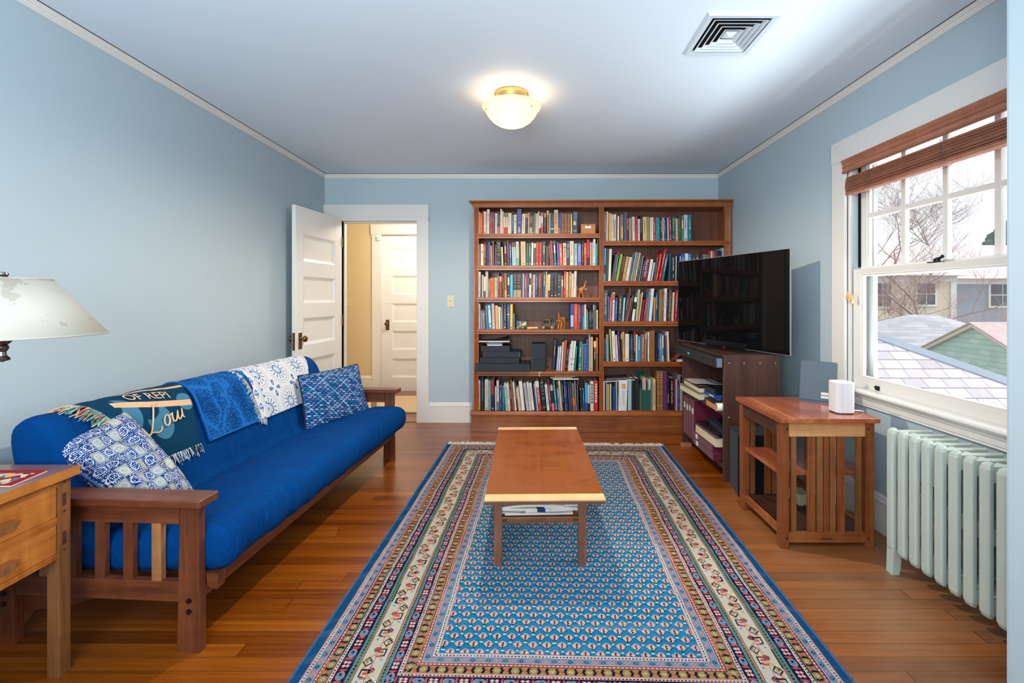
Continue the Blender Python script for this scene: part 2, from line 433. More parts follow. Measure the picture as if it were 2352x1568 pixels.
# panelled door leaf builder: x along width, z up, thickness y (0..t); panels recessed on both faces
def door_leaf(w, h, t, panels, sx0, sx1):
    mb = MB(); xs = [0, sx0, sx1, w]; zs = [0]
    for a, b in panels: zs += [a, b]
    zs.append(h)
    for i in range(3):
        for j in range(len(zs)-1):
            if i == 1 and j % 2 == 1: continue
            mb.box(xs[i], xs[i+1], 0, t, zs[j], zs[j+1])
    for a, b in panels:
        for s in (0, 1):
            y0 = 0 if s == 0 else t; d = 1 if s == 0 else -1
            pts = [(0,.0),(.010,.004),(.013,.010),(.026,.013),(.027,.016)]
            prev = None
            for ins, dep in pts:
                ring = [(sx0+ins, y0+d*dep, a+ins), (sx1-ins, y0+d*dep, a+ins), (sx1-ins, y0+d*dep, b-ins), (sx0+ins, y0+d*dep, b-ins)]
                if prev: mb.add(prev+ring, [(k,(k+1)%4,4+(k+1)%4,4+k) for k in range(4)])
                prev = ring
            mb.add(prev, [(0,1,2,3)])
    return mb
def knob_set(parent, x, z, yface, sgn, r=.028):
    mb = MB(); mb.box(x-.024, x+.024, min(yface,yface+sgn*.004), max(yface,yface+sgn*.004), z-.088, z+.052)
    pl = mobj('lock_plate', mb, M['brass'], parent, bevel=.001, seg=1)
    mb = MB(); prof = [(.001,0),(.012,0),(.012,.006),(.008,.010),(.008,.026),(.014,.030),(r*.85,.036),(r,.045),(r*.96,.053),(r*.7,.060),(.001,.063)]
    mb.lathe(prof, 20)
    R = Matrix.Translation((x,yface,z)) @ Matrix.Rotation(-sgn*PI/2, 4, 'X')
    mb.v = [tuple(R @ Vector(v)) for v in mb.v]
    mobj('door_knob', mb, M['brass'], parent, smooth=True, angle=40)
pan = [(.10+.363*i, .10+.363*i+.232) for i in range(5)]
# open door leaf, hinged at the left jamb and swung into the room
L = door_leaf(.74, 2.03, .035, [(a+.01,b+.01) for a,b in pan], .11, .622)
door = mobj('door_1', L, M['door'], None, bevel=.0012, seg=1)
door['kind'] = 'structure'
hang = atan2(.734, .092)
door.location = (-1.987, 3.996, .012); door.rotation_euler = (0,0,hang)
knob_set(door, .062, .895, 0, -1); knob_set(door, .062, .895, .035, 1)
mb = MB(); mb.box(-.0015, .001, .006, .029, .80, .95); mb.box(-.010, 0, .012, .023, .872, .888)
mobj('latch_plate', mb, M['brass'], door)
for z_ in (.25, 1.02, 1.80): mb = MB(); mb.tube([(.745,-.004,z_-.05),(.745,-.004,z_+.05)], .006, 8); mobj('hinge', mb, M['brass'], door)
# ---------------------------------------------------------------- hall beyond
HY = 6.433
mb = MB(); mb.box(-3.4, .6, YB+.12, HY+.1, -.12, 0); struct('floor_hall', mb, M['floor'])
mb = MB(); mb.box(-3.4, .6, YB+.12, HY+.1, ZC, ZC+.1); struct('ceiling_hall', mb, M['ceil'])
mb = MB(); mb.box(-3.4, -2.75, YB+.12, HY+.1, 0, ZC); mb.box(-3.4, XL-.12, YB, YB+.12, 0, ZC); struct('wall_hall_left', mb, M['hallwall'])
mb = MB(); mb.box(.5, .6, YB+.12, HY+.1, 0, ZC); struct('wall_hall_right', mb, M['hallwall'])
hx0, hx1 = -2.034, -1.27
mb = MB(); mb.box(-3.3, hx0-.01, HY, HY+.1, 0, ZC); mb.box(hx1+.01, .6, HY, HY+.1, 0, ZC); mb.box(hx0-.01, hx1+.01, HY, HY+.1, 2.10, ZC)
struct('wall_hall_back', mb, M['hallwall'])
mb = MB(); mb.box(-3.4, DX0-.02, YB+.121, YB+.13, 0, ZC); mb.box(DX1+.01, .5, YB+.121, YB+.13, 0, ZC); mb.box(DX0-.02, DX1+.01, YB+.121, YB+.13, DZ, ZC)
struct('wall_hall_front', mb, M['hallwall'])
mb = MB(); mb.box(hx0-.125, hx0, HY-.022, HY, 0, 2.11); mb.box(hx1, hx1+.125, HY-.022, HY, 0, 2.11); mb.box(hx0-.14, hx1+.14, HY-.028, HY, 2.11, 2.245)
mb.box(hx0-.01, hx0, HY, HY+.1, 0, 2.10); mb.box(hx1, hx1+.01, HY, HY+.1, 0, 2.10)
struct('trim_hall_door', mb, M['trim'], bevel=.0015, seg=1)
mb = MB(); profile_run(mb, base, (-3.3,HY), (hx0-.125,HY), (0,-1)); struct('baseboard_hall', mb, M['trim'])
d2 = mobj('door_2', door_leaf(.764, 2.085, .035, [(.165+.375*i, .165+.375*i+.255) for i in range(5)], .135, .63), M['door'], None, bevel=.0012, seg=1)
d2['kind'] = 'structure'; d2.location = (hx0, HY+.012, .01)
knob_set(d2, .078, .895, 0, -1)
mb = MB(); mb.box(-2.75, .45, YB+.38, HY-.40, .0, .012)
tag(mobj('carpet_runner', mb, M['carpet'], bevel=.003), 'beige carpet runner on the hall floor beyond the doorway', 'rug')
mb = MB(); mb.prism(rrect(-.022,.022,-.03,.03,.012), -.028, 0, 'y'); mb.v = [(x,y_,z_) for x,y_,z_ in mb.v]
o = mobj('contact_sensor', mb, M['white'], smooth=True, angle=40); o.location = (-2.062, HY-.022, 2.056)
tag(o, 'small white contact sensor at the top corner of the hall door casing', 'sensor')
def switch(loc, label, group=None):
    t = thing('light_switch', label, 'light switch', loc)
    mb = MB(); mb.box(-.036, .036, -.005, 0, -.058, .058); mobj('wall_plate', mb, M['switch'], t, bevel=.002)
    mb = MB(); mb.prism([(-.005,-.006),(.0,.0),(-.012,.010),(-.016,.006)], -.005, .005, 'x'); mobj('toggle', mb, M['switch'], t)
    for z_ in (-.035,.035):
        mb = MB(); mb.lathe([(.0001,0),(.003,0),(.003,.0015),(.0001,.0015)], 10); mb.v = [(x, -.005-q, y_+z_) for x,y_,q in mb.v]; mobj('screw', mb, M['brass'], t)
    return t
switch((-.818, YB, 1.222), 'cream toggle light switch on the blue wall between doorway and bookcase')
switch((-2.47, HY, 1.192), 'cream toggle light switch on the beige hall wall seen through the doorway')
# hall ceiling lamp (out of sight above the doorway)
t = thing('hall_ceiling_lamp', 'frosted ceiling lamp of the hall', 'lamp', (-1.2, 5.6, ZC))
g2 = Mat('hall_lamp_glass', .5); g2.b.inputs['Emission Color'].default_value = (1,.82,.6,1); g2.b.inputs['Emission Strength'].default_value = 6; g2.base((.9,.8,.65,1))
mb = MB(); mb.lathe([(.001,-.12),(.08,-.11),(.14,-.07),(.15,-.03),(.14,-.02)], 24); mobj('lamp_bowl', mb, g2.m, t, smooth=True)
mb = MB(); mb.lathe([(.001,0),(.155,0),(.155,-.02),(.001,-.02)], 24); mobj('lamp_base', mb, M['nickel'], t, smooth=True, angle=30)
light('hall_lamp_light', 'POINT', (-1.2, 5.6, ZC-.20), (0,0,0), 40, (1,.90,.78), shadow_soft_size=.12)
# ---------------------------------------------------------------- ceiling air vent
vx0, vx1, vy0, vy1 = .768, 1.103, 2.066, 2.427
t = thing('ceiling_vent', 'white square louvred air vent in the ceiling', 'vent', (vx0, vy0, ZC))
w_, d_ = vx1-vx0, vy1-vy0
def ringq(mb, x0,x1,y0,y1,z0, X0,X1,Y0,Y1,Z0):
    a = [(x0,y0,z0),(x1,y0,z0),(x1,y1,z0),(x0,y1,z0)]; b = [(X0,Y0,Z0),(X1,Y0,Z0),(X1,Y1,Z0),(X0,Y1,Z0)]
    mb.add(a+b, [(k,(k+1)%4,4+(k+1)%4,4+k) for k in range(4)])
mb = MB()
ringq(mb, 0,w_,0,d_,0, .012,w_-.012,.012,d_-.012,-.014); ringq(mb, .012,w_-.012,.012,d_-.012,-.014, .034,w_-.034,.034,d_-.034,-.012)
ringq(mb, .034,w_-.034,.034,d_-.034,-.012, .034,w_-.034,.034,d_-.034,.0)
mobj('vent_frame', mb, M['vent'], t)
mb = MB(); mb.box(.03, w_-.03, .03, d_-.03, -.0012, -.0006); mobj('duct_opening', mb, M['gap'], t)
for k in range(4):
    i0 = .044+.026*k; mb = MB()
    ringq(mb, i0+.014,w_-i0-.014,i0+.015,d_-i0-.015,-.002, i0,w_-i0,i0,d_-i0,-.015)
    ringq(mb, i0,w_-i0,i0,d_-i0,-.015, i0+.002,w_-i0-.002,i0+.002,d_-i0-.002,-.0155)
    ringq(mb, i0+.002,w_-i0-.002,i0+.002,d_-i0-.002,-.0155, i0+.016,w_-i0-.016,i0+.017,d_-i0-.017,-.002)
    mobj('louver', mb, M['vent'], t)
cx_, cy_ = w_/2, d_/2; mb = MB()
ringq(mb, cx_-.028,cx_+.028,cy_-.03,cy_+.03,-.004, cx_-.010,cx_+.010,cy_-.011,cy_+.011,-.016)
mb.add([(cx_-.010,cy_-.011,-.016),(cx_+.010,cy_-.011,-.016),(cx_+.010,cy_+.011,-.016),(cx_-.010,cy_+.011,-.016)], [(0,1,2,3)])
mobj('center_cap', mb, M['vent'], t)
# ---------------------------------------------------------------- ceiling light
t = thing('ceiling_light', 'semi-flush ceiling light with frosted embossed glass bowl, lit warm', 'lamp', (-.1224, 2.90, ZC))
mb = MB(); mb.lathe([(.001,0),(.098,0),(.104,-.004),(.104,-.012),(.098,-.016),(.094,-.040),(.097,-.046),(.092,-.052),(.001,-.052)], 48)
mobj('canopy', mb, M['gold'], t, smooth=True, angle=35)
gb = Mat('frosted_lamp_glass', .35, .5)
x, y, z = gb.xyz('Object')
an = y.atan2(x); rr = (x*x+y*y).sqrt()
sw = ((an*5.0+rr*70.0).sin()*(rr*95.0-an*3.0).sin())
gb.base(col(250,232,200)); gb.bump(sw*.6+gb.voro(gb.scale(gb.coord(),(60,60,60)),1.0)*.4, .5, .004)
gb.b.inputs['Emission Color'].default_value = (1,.84,.58,1)
hot = ((x+.03)*(x+.03)+(y)*(y)).sqrt()
es = (1.0-(hot*5.5)).max(0)*.35+.34
gb.t.links.new(es.o, gb.b.inputs['Emission Strength'])
tl = gb.t.nodes.new('ShaderNodeBsdfTranslucent'); tl.inputs[0].default_value = (.95,.86,.70,1)
ms_ = gb.t.nodes.new('ShaderNodeMixShader'); ms_.inputs[0].default_value = .55
gb.t.links.new(gb.b.outputs[0], ms_.inputs[1]); gb.t.links.new(tl.outputs[0], ms_.inputs[2]); gb.t.links.new(ms_.outputs[0], gb.t.nodes['Material Output'].inputs[0])
R_ = .179
prof = [(.001,-.207),(.03,-.205),(.06,-.199),(.09,-.187),(.12,-.166),(.145,-.138),(.160,-.110),(.170,-.092),(R_,-.086),(R_,-.082),(.168,-.083),(.154,-.104),(.14,-.132),(.115,-.160),(.085,-.181),(.05,-.194),(.001,-.200)]
mb = MB(); mb.lathe(prof, 64); mobj('glass_bowl', mb, gb.m, t, smooth=True, angle=50)
for k in range(3):
    a = radians(200+120*k); b_ = MB()
    px_, py_ = .155*cos(a), .155*sin(a)
    b_.tube([(.085*cos(a),.085*sin(a),-.04),(.10*cos(a),.10*sin(a),-.06),(px_,py_,-.075),(px_,py_,-.10)], .0022, 6)
    b_.ball((px_*1.03,py_*1.03,-.118), .006, 10); mobj('hanger', b_, M['gold'], t, smooth=True)
light('ceiling_light_bulbs', 'POINT', (-.1224, 2.90, ZC-.125), (0,0,0), 2.6, (1,.76,.50), shadow_soft_size=.085)
light('ceiling_light_downlight', 'SPOT', (-.1224, 2.90, ZC-.215), (0,0,0), 95, (1,.83,.63), shadow_soft_size=0.0, spot_size=radians(176), spot_blend=.5)
# ================================================================ WINDOW (structure, with its parts)
win = bpy.data.objects.new('window_1', None); C.objects.link(win); win['kind'] = 'structure'; win.location = (XR, WY0, WZ0)
O = Vector((XR, WY0, WZ0))
def wbox(mb, x0,x1,y0,y1,z0,z1): mb.box(x0-O.x, x1-O.x, y0-O.y, y1-O.y, z0-O.z, z1-O.z)
def wpart(name, mb, mat, bevel=.0015, **k): return mobj(name, mb, mat, win, bevel=bevel, seg=1, **k)
mb = MB(); wbox(mb, 1.863,1.885, 2.827,2.946, .735,2.078); wbox(mb, 1.863,1.885, 1.543,1.662, .735,2.078); wbox(mb, 1.861,1.885, 1.53,2.95, 2.078,2.204)
wpart('window_casing', mb, M['trim'])
mb = MB()  # jambs and stops
wbox(mb, 1.878,2.045, 2.827,2.845, .735,2.10); wbox(mb, 1.878,2.045, 1.644,1.662, .735,2.10); wbox(mb, 1.878,2.045, 1.662,2.827, 2.085,2.10)
wbox(mb, 1.885,1.902, 2.813,2.827, .745,2.085); wbox(mb, 1.885,1.902, 1.662,1.676, .745,2.085)
wbox(mb, 1.885,2.045, 1.662,2.827, .728,.737)
wpart('window_jamb', mb, M['trim'])
mb = MB(); wbox(mb, 1.945,1.952, 2.8125,2.8265, 1.44,2.085); wbox(mb, 1.945,1.952, 1.6625,1.6765, 1.44,2.085); wbox(mb, 1.984,1.990, 2.8125,2.8265, .74,2.085)
wpart('weather_channel', mb, M['gap'], 0)
def sash(xf, t, z0, z1, top, bot, stile, cols, rows, name):
    y0, y1 = WY0+.015, WY1-.006
    mb = MB()
    wbox(mb, xf, xf+t, y0, y0+stile, z0, z1); wbox(mb, xf, xf+t, y1-stile, y1, z0, z1)
    wbox(mb, xf, xf+t, y0+stile, y1-stile, z0, z0+bot); wbox(mb, xf, xf+t, y0+stile, y1-stile, z1-top, z1)
    # inner bead
    b = .010
    wbox(mb, xf+.008, xf+t-.006, y0+stile, y0+stile+b, z0+bot, z1-top); wbox(mb, xf+.008, xf+t-.006, y1-stile-b, y1-stile, z0+bot, z1-top)
    wbox(mb, xf+.008, xf+t-.006, y0+stile+b, y1-stile-b, z0+bot, z0+bot+b); wbox(mb, xf+.008, xf+t-.006, y0+stile+b, y1-stile-b, z1-top-b, z1-top)
    gy0, gy1, gz0, gz1 = y0+stile+b, y1-stile-b, z0+bot+b, z1-top-b
    for i in range(1, cols):
        yc = gy0+(gy1-gy0)*i/cols; wbox(mb, xf+.006, xf+t-.004, yc-.014, yc+.014, gz0, gz1)
    for i in range(1, rows):
        zc = gz0+(gz1-gz0)*i/rows
        for c_ in range(cols):
            a = gy0+(gy1-gy0)*c_/cols+(.014 if c_ else 0); b2 = gy0+(gy1-gy0)*(c_+1)/cols-(.014 if c_ < cols-1 else 0)
            wbox(mb, xf+.006, xf+t-.004, a, b2, zc-.014, zc+.014)
    s = wpart(name, mb, M['trim'])
    mb = MB(); wbox(mb, xf+t*.5-.0015, xf+t*.5+.0015, gy0-.005, gy1+.005, gz0-.005, gz1+.005)
    mobj('glass_pane', mb, M['glass'], s)
    return s
low = sash(1.908, .035, .737, 1.425, .032, .062, .068, 1, 1, 'lower_sash')
up = sash(1.953, .033, 1.394, 2.085, .045, .036, .055, 4, 2, 'upper_sash')
# storm window outside
mb = MB(); y0, y1 = WY0+.0, WY1-.0
wbox(mb, 2.005,2.030, y0, y0+.045, .737,2.09); wbox(mb, 2.005,2.030, y1-.045, y1, .737,2.09); wbox(mb, 2.005,2.030, y0+.045, y1-.045, .737,.785); wbox(mb, 2.005,2.030, y0+.045, y1-.045, 1.385,1.42)
M['storm'] = plain('storm_frame_grey', col(178,182,178), .5)
st = wpart('storm_frame', mb, M['storm'])
# stool and apron
def ext_y(mb, prof, y0, y1): mb.prism([(p[0]-O.x, p[1]-O.z) for p in prof], y0-O.y, y1-O.y, 'y')
mb = MB(); ext_y(mb, [(1.835,.722),(1.832,.728),(1.835,.737),(1.842,.742),(1.907,.742),(1.907,.722)], 1.515, 2.975); wpart('window_stool', mb, M['trim'], 0)
mb = MB(); ext_y(mb, [(1.885,.722),(1.845,.722),(1.847,.712),(1.856,.704),(1.860,.694),(1.866,.690),(1.866,.664),(1.870,.660),(1.868,.652),(1.885,.650)], 1.53, 2.955); wpart('window_apron', mb, M['trim'], 0)
# sash lock and lifts
mb = MB(); wbox(mb, 1.912,1.945, 2.235,2.295, 1.4251,1.431); mb.lathe([(.001,0),(.014,0),(.014,.012),(.010,.016),(.001,.016)], 14, (1.932-O.x,2.262-O.y,1.431-O.z))
mb.tube([(1.93-O.x,2.262-O.y,1.444-O.z),(1.925-O.x,2.235-O.y,1.447-O.z),(1.918-O.x,2.215-O.y,1.452-O.z)], [.007,.006,.008], 8)
mobj('sash_lock', mb, M['bolt'], low, smooth=True, angle=40)
mb = MB(); wbox(mb, 1.904,1.908, 2.600,2.632, .748,.772); mb.tube([(1.906-O.x,2.605-O.y,.768-O.z),(1.892-O.x,2.612-O.y,.764-O.z),(1.892-O.x,2.62-O.y,.764-O.z),(1.906-O.x,2.628-O.y,.768-O.z)], .003, 6)
mobj('sash_lift', mb, M['bolt'], low, smooth=True, angle=40)
# ---------------------------------------------------------------- wooden blind, drawn up
M['blind'] = wood('blind_wood', col(134,80,58), col(164,104,78), col(186,128,100), 1, 1.3, .45, .1)
t = thing('wooden_blind', 'reddish wooden venetian blind drawn up under the window head', 'blind', (1.90, 1.67, 1.86))
b0 = Vector((1.90, 1.67, 1.86))
def bprism(mb, prof, y0, y1): mb.prism([(p[0]-b0.x, p[1]-b0.z) for p in prof], y0-b0.y, y1-b0.y, 'y')
mb = MB(); bprism(mb, [(1.848,1.994),(1.844,2.000),(1.850,2.010),(1.851,2.024),(1.846,2.030),(1.851,2.038),(1.846,2.052),(1.840,2.066),(1.844,2.074),(1.862,2.074),(1.862,1.994)], 1.60, 2.824)
mobj('valance', mb, M['blind'], t)
mb = MB(); bprism(mb, [(1.868,2.03),(1.868,2.07),(1.905,2.07),(1.905,2.03)], 1.682, 2.808); mobj('headrail', mb, M['white'], t)
for k in range(22):
    z_ = 1.882+k*.0040; j = .0045*sin(k*2.3)*(1 if k % 3 else -1)
    mb = MB(); bprism(mb, [(1.858+j,z_),(1.858+j,z_+.0022),(1.9035,z_+.0022),(1.9035,z_)], 1.680, 2.810)
    mobj('slat', mb, M['blind'], t)
mb = MB(); bprism(mb, [(1.857,1.864),(1.857,1.880),(1.9035,1.880),(1.9035,1.864)], 1.680, 2.810); mobj('bottom_rail', mb, M['blind'], t, bevel=.002)
M['cord'] = plain('blind_cord_grey', col(118,100,98), .8, .2)
rnd = random.Random(4)
for yc in (2.62, 2.14, 1.80):
    mb = MB(); pts = []
    for i in range(46):
        s_ = i/45; pts.append((1.852+rnd.uniform(-.007,.003)-b0.x, yc+rnd.uniform(-.022,.022)-b0.y, lerp(1.972,1.872,s_)+rnd.uniform(-.006,.006)-b0.z))
    pts += [(1.85-b0.x, yc+.02-b0.y, 1.85-b0.z), (1.85-b0.x, yc-.01-b0.y, 1.838-b0.z), (1.85-b0.x, yc-.04-b0.y, 1.842-b0.z), (1.855-b0.x, yc-.055-b0.y, 1.858-b0.z)]
    mb.tube([(1.85-b0.x,yc-b0.y,2.0-b0.z)]+pts, .0009, 5); mobj('ladder_cord', mb, M['cord'], t)
M['tassel'] = plain('turned_wood_tassel', col(206,150,96), .4)
for yc, zt in ((2.775,1.245),(2.745,1.225)):
    mb = MB(); mb.tube([(1.852-b0.x,yc-b0.y,1.99-b0.z),(1.852-b0.x,yc+.004-b0.y,1.6-b0.z),(1.852-b0.x,yc-b0.y,zt+.05-b0.z)], .0008, 5); c_ = mobj('pull_cord', mb, M['cord'], t)
    mb = MB(); mb.lathe([(.001,0),(.008,.002),(.012,.010),(.011,.022),(.006,.034),(.005,.044),(.007,.05),(.001,.052)], 14, (1.852-b0.x,yc-b0.y,zt-b0.z)); mobj('tassel', mb, M['tassel'], c_, smooth=True)
# rear windows (frames and glass in the wall behind the photographer)
for i, (a, b) in enumerate(RW):
    w2 = bpy.data.objects.new('window_%d' % (i+2), None); C.objects.link(w2); w2['kind'] = 'structure'; w2.location = (a, YR, .9)
    mb = MB(); W_ = b-a
    for x0,x1,z0,z1 in ((0,.05,0,1.35),(W_-.05,W_,0,1.35),(.05,W_-.05,0,.05),(.05,W_-.05,1.30,1.35),(.05,W_-.05,.65,.69)): mb.box(x0,x1,-.06,-.02,z0,z1)
    mobj('window_frame', mb, M['trim'], w2)
# ================================================================ OUTSIDE
def flat(name, c, r=.9, vary=.06, sc=3): return plain(name, c, r, .1, vary=vary, sc=sc)
# slate roof with hip: plane z = .489+.72*(y-5), courses run along x
ms = Mat('weathered_white_slate', .8, .2)
x, y, z = ms.xyz('Object')
cr = ((y+.02)/.112); ri = cr.floor(); fy = cr % 1.0
xs_ = x/.205+ms.white(ms.comb(ri, 2.0, 0))*.9; fx = xs_ % 1.0; ci = xs_.floor()
tn = ms.white(ms.comb(ri, ci, 0))
c = ms.mix(tn, col(178,172,178), col(204,198,202)); c = ms.mix((ms.noise(ms.coord(), 7, 4) > .60)*.4, c, col(196,180,168))
gp = (fy < .075).max((fx < .03)); ms.base(ms.mix(gp*.8, c, col(80,72,76)))
mb = MB()
def rp(x_, y_): return (x_, y_, .489+.72*(y_-5))
hipA, hipB = (3.1, 6.04), (6.2, 4.05)
# hip direction: from (4.06,5.42) to (4.87,4.90)
mb.add([rp(2.15,6.04+.61), rp(2.15,2.6), rp(6.9,2.6), rp(6.9,3.60), rp(2.4,6.49)], [(0,1,2,3,4)])
n_ = len(mb.v); mb.add([(v[0],v[1],v[2]-.25) for v in mb.v], [(4,3,2,1,0)]); mb.add([], []) 
for i in range(5): mb.f.append((i,(i+1)%5,5+(i+1)%5,5+i)); mb.m.append(0)
t = thing('slate_roof', 'pale slate hip roof just outside the window', 'roof', (0,0,0))
mobj('slate_slope', mb, ms.m, t)
mb = MB(); p0, p1 = Vector(rp(2.4,6.49)), Vector(rp(6.9,3.60)); dd = (p1-p0).normalized(); sd = Vector((dd.y,-dd.x,0)).normalized()
if sd.y > 0: sd = -sd
nn = 30
for i in range(1):
    a, b = p0, p1
    vs = []
    for p in (a, b):
        for o_, h_ in ((-.12,-.12),(-.10,-.07),(-.015,.03),(.015,.03),(.085,.085*-.84*.72+.016),(.085,.085*-.84*.72-.03)): vs.append(tuple(p+sd*o_+Vector((0,0,h_))))
    mb.add(vs, [(k,(k+1)%6,6+(k+1)%6,6+k) for k in range(6)]+[tuple(range(6)),tuple(range(6,12))])
M['flash'] = flat('grey_metal_flashing', col(150,160,172), .5)
mobj('hip_flashing', mb, M['flash'], t)
# green shingled gable
mg = Mat('green_shingle', .85, .1)
x, y, z = mg.xyz('Object')
r_ = (z/.105); fz = r_ % 1.0; xx = y/.19+mg.white(mg.comb(r_.floor(),0,0))*.8
cg = mg.mix(mg.white(mg.comb(xx.floor(), r_.floor(), 1)), col(162,186,174), col(178,200,188))
mg.base(mg.mix((fz < .09).max((xx % 1.0 < .015)*.3)*.6, cg, col(112,136,126)))
t = thing('green_gable', 'green shingled gable of the neighbouring garage', 'building', (9.0, 9.608, 0))
M['exttrim'] = flat('pale_trim_board', col(206,196,186)); M['roofr'] = flat('faded_red_roof', col(190,170,166), .9, .2, 6)
ap, lf, rt = (0,.687), (1.75,-.21), (-1.75,-.25)      # (y, z) in the gable plane, facing the house
mb = MB(); mb.prism([lf,(1.75,-2),(-1.75,-2),rt,ap], 0, 3.5, 'x'); mobj('gable_wall', mb, mg.m, t)
for b_ in (lf, rt):
    L_ = math.dist(ap,b_); ux = ((b_[0]-ap[0])/L_, (b_[1]-ap[1])/L_); ex = (b_[0]+ux[0]*.2, b_[1]+ux[1]*.2)
    mb = MB(); mb.prism([(ap[0],ap[1]-.02), (ex[0],ex[1]-.02), (ex[0],ex[1]+.045), (ap[0],ap[1]+.05)], -.10, -.02, 'x'); mobj('rake_board', mb, M['exttrim'], t)
    mb = MB(); mb.prism([(ap[0],ap[1]+.052),(ex[0],ex[1]+.046),(ex[0],ex[1]+.07),(ap[0],ap[1]+.078)], -.14, 3.6, 'x'); mobj('roof', mb, M['roofr'], t)
# grey shingled roof farther left
mr = Mat('grey_asphalt_shingle', .9, .1)
x, y, z = mr.xyz('Object'); q = mr.white(mr.comb((x/.3).floor(), (z/.07).floor(), 0))
mr.base(mr.mix(((z/.07)%1.0 < .2)*.35, mr.mix(q, col(164,166,172), col(188,188,192)), col(136,140,148)))
t = thing('grey_roof_garage', 'grey shingled roof of a low building behind the slate roof', 'building', (0,0,0))
def ray(px, py, Y): return ((px-1221)*Y/1090, Y, 1.26-(py-683)*Y/1090)
mb = MB()
A_, B_, C_, D_ = Vector((9.6,12.5,.50)), Vector((10.9,12.3,.76)), Vector((12.1,11.6,.27)), Vector((9.5,10.6,-.9))
mb.add([(7.6,12.6,.30),(10.0,12.6,.80),(10.75,12.6,.80),(12.4,11.3,.05),(12.4,10.4,-1.2),(7.6,10.4,-1.2)], [(0,1,2,3,4,5)])
mb.add([(7.6,12.7,.30),(10.0,12.7,.80),(10.75,12.7,.80),(12.4,11.5,.05),(12.4,11.5,-4),(7.6,12.7,-4)], [(0,1,2,3,4,5)])
mobj('shingle_roof', mb, mr.m, t)
# houses
def siding(name, c, c2):
    m = Mat(name, .9, .1); x, y, z = m.xyz('Object'); m.base(m.mix(((z/.14)%1.0 < .14)*.5, c, c2)); return m.m
M['sideA'] = siding('cream_clapboard', col(216,208,190), col(180,172,156)); M['sideB'] = siding('grey_blue_clapboard', col(158,168,182), col(128,138,152))
M['winext'] = plain('dark_house_window', col(92,98,104), .3); M['extw'] = flat('white_house_trim', col(222,222,226)); M['roofb'] = flat('hazed_brown_roof', col(206,196,194), .9, .15, 4)  # house roof brown lightened, haze painted into the colour
def house(nm, label, x0, x1, Y, z0, z1, side, wins, roofz):
    t = thing(nm, label, 'building', (x0, Y, 0))
    mb = MB(); mb.box(0, x1-x0, 0, 4, z0, z1); mobj('house_wall', mb, side, t)
    for (a, b, c0, c1) in wins:
        mb = MB(); mb.box(a-x0-.12, b-x0+.12, -.06, 0, c0-.12, c1+.12); f_ = mobj('window_frame', mb, M['extw'], t)
        mb = MB(); cm = (a+b)/2-x0; mz = (c0+c1)/2
        for q0,q1,w0,w1 in ((a-x0,cm-.03,c0,mz-.03),(cm+.03,b-x0,c0,mz-.03),(a-x0,cm-.03,mz+.03,c1),(cm+.03,b-x0,mz+.03,c1)): mb.box(q0,q1,-.075,-.061,w0,w1)
        mobj('window_glass', mb, M['winext'], f_)
    mb = MB(); mb.prism([(-.5,z1),(4.5,z1),(2,roofz)], -.6, x1-x0+.4, 'x'); mobj('roof', mb, M['roofb'], t)
    mb = MB(); mb.box(x1-x0-.25, x1-x0+.05, -.05, 0, z0, z1); mb.box(-.05, x1-x0+.05, -.08, 0, z1-.3, z1); mobj('corner_board', mb, M['extw'], t)
house('cream_house', 'cream clapboard house behind bare trees', 17.0, 22.3, 25, -4, 2.4, M['sideA'], [(18.0,18.9,.8,2.0),(20.6,21.7,-1.5,-.1),(20.3,21.2,.9,2.0)], 4.2)
house('grey_house', 'grey-blue clapboard house right of the cream one', 23.4, 34, 26.5, -4, 2.3, M['sideB'], [(25.6,26.9,.8,2.0),(24.0,25.2,-2.2,-1.0),(28.5,29.8,.8,2.0)], 4.4)
mb = MB(); mb.box(2.3, 60, -10, 70, -4.2, -4.0); tag(mobj('yard_ground', mb, flat('winter_lawn', col(150,140,124))), None, None, kind='structure')
# bare trees
M['bark'] = flat('hazed_bare_bark', col(164,146,142)); M['bark2'] = flat('reddish_bare_twigs', col(186,158,152)); M['ever'] = flat('hazy_evergreen', col(118,134,130), .95, .3, 2)  # bark and twigs paled, haze painted into their colours
def tree(label, loc, h, seed, mat, spread=.55, levels=6, r0=.10, lean=0):
    r0 = r0*.8
    rnd = random.Random(seed); mb = MB()
    def br(p, d, L, r, lv):
        n = 3; pts = [p]; dd = d
        for i in range(n):
            dd = (dd+Vector((rnd.uniform(-.2,.2),rnd.uniform(-.2,.2),rnd.uniform(-.08,.16)))).normalized(); pts.append(pts[-1]+dd*L/n)
        mb.tube(pts, [lerp(r, r*.62, i/n) for i in range(n+1)], 4 if lv > 2 else 3, cap=False)
        if lv == 0: return
        k = 2 if lv > 4 else 3
        for i in range(k+(lv < 4)):
            q = pts[-1] if i == 0 else pts[rnd.choice((1,2,3))]
            ax = Vector((rnd.uniform(-1,1),rnd.uniform(-1,1),rnd.uniform(-.2,.6))).normalized()
            nd = (dd*(1-spread)+ax*spread*1.1+Vector((0,0,.10))).normalized()
            br(q, nd, L*rnd.uniform(.66,.84), r*.60, lv-1)
    br(Vector((0,0,0)), Vector((lean,0,1)).normalized(), h*.28, r0, levels)
    o = mobj('bare_tree', mb, mat); o.location = loc
    return tag(o, label, 'tree', 'bare trees outside the window')
tree('bare grey tree standing leftmost, before the cream house', (16.2, 19.5, -4), 8.4, 3, M['bark'], .55, 7, .12)
tree('pinkish bare tree before the boundary of cream and grey houses', (18.2, 18.5, -4), 7.6, 11, M['bark2'], .6, 7, .10)
tree('bare tree rightmost, crossing the grey-blue house', (17.9, 15.2, -4), 6.6, 21, M['bark2'], .6, 7, .09)
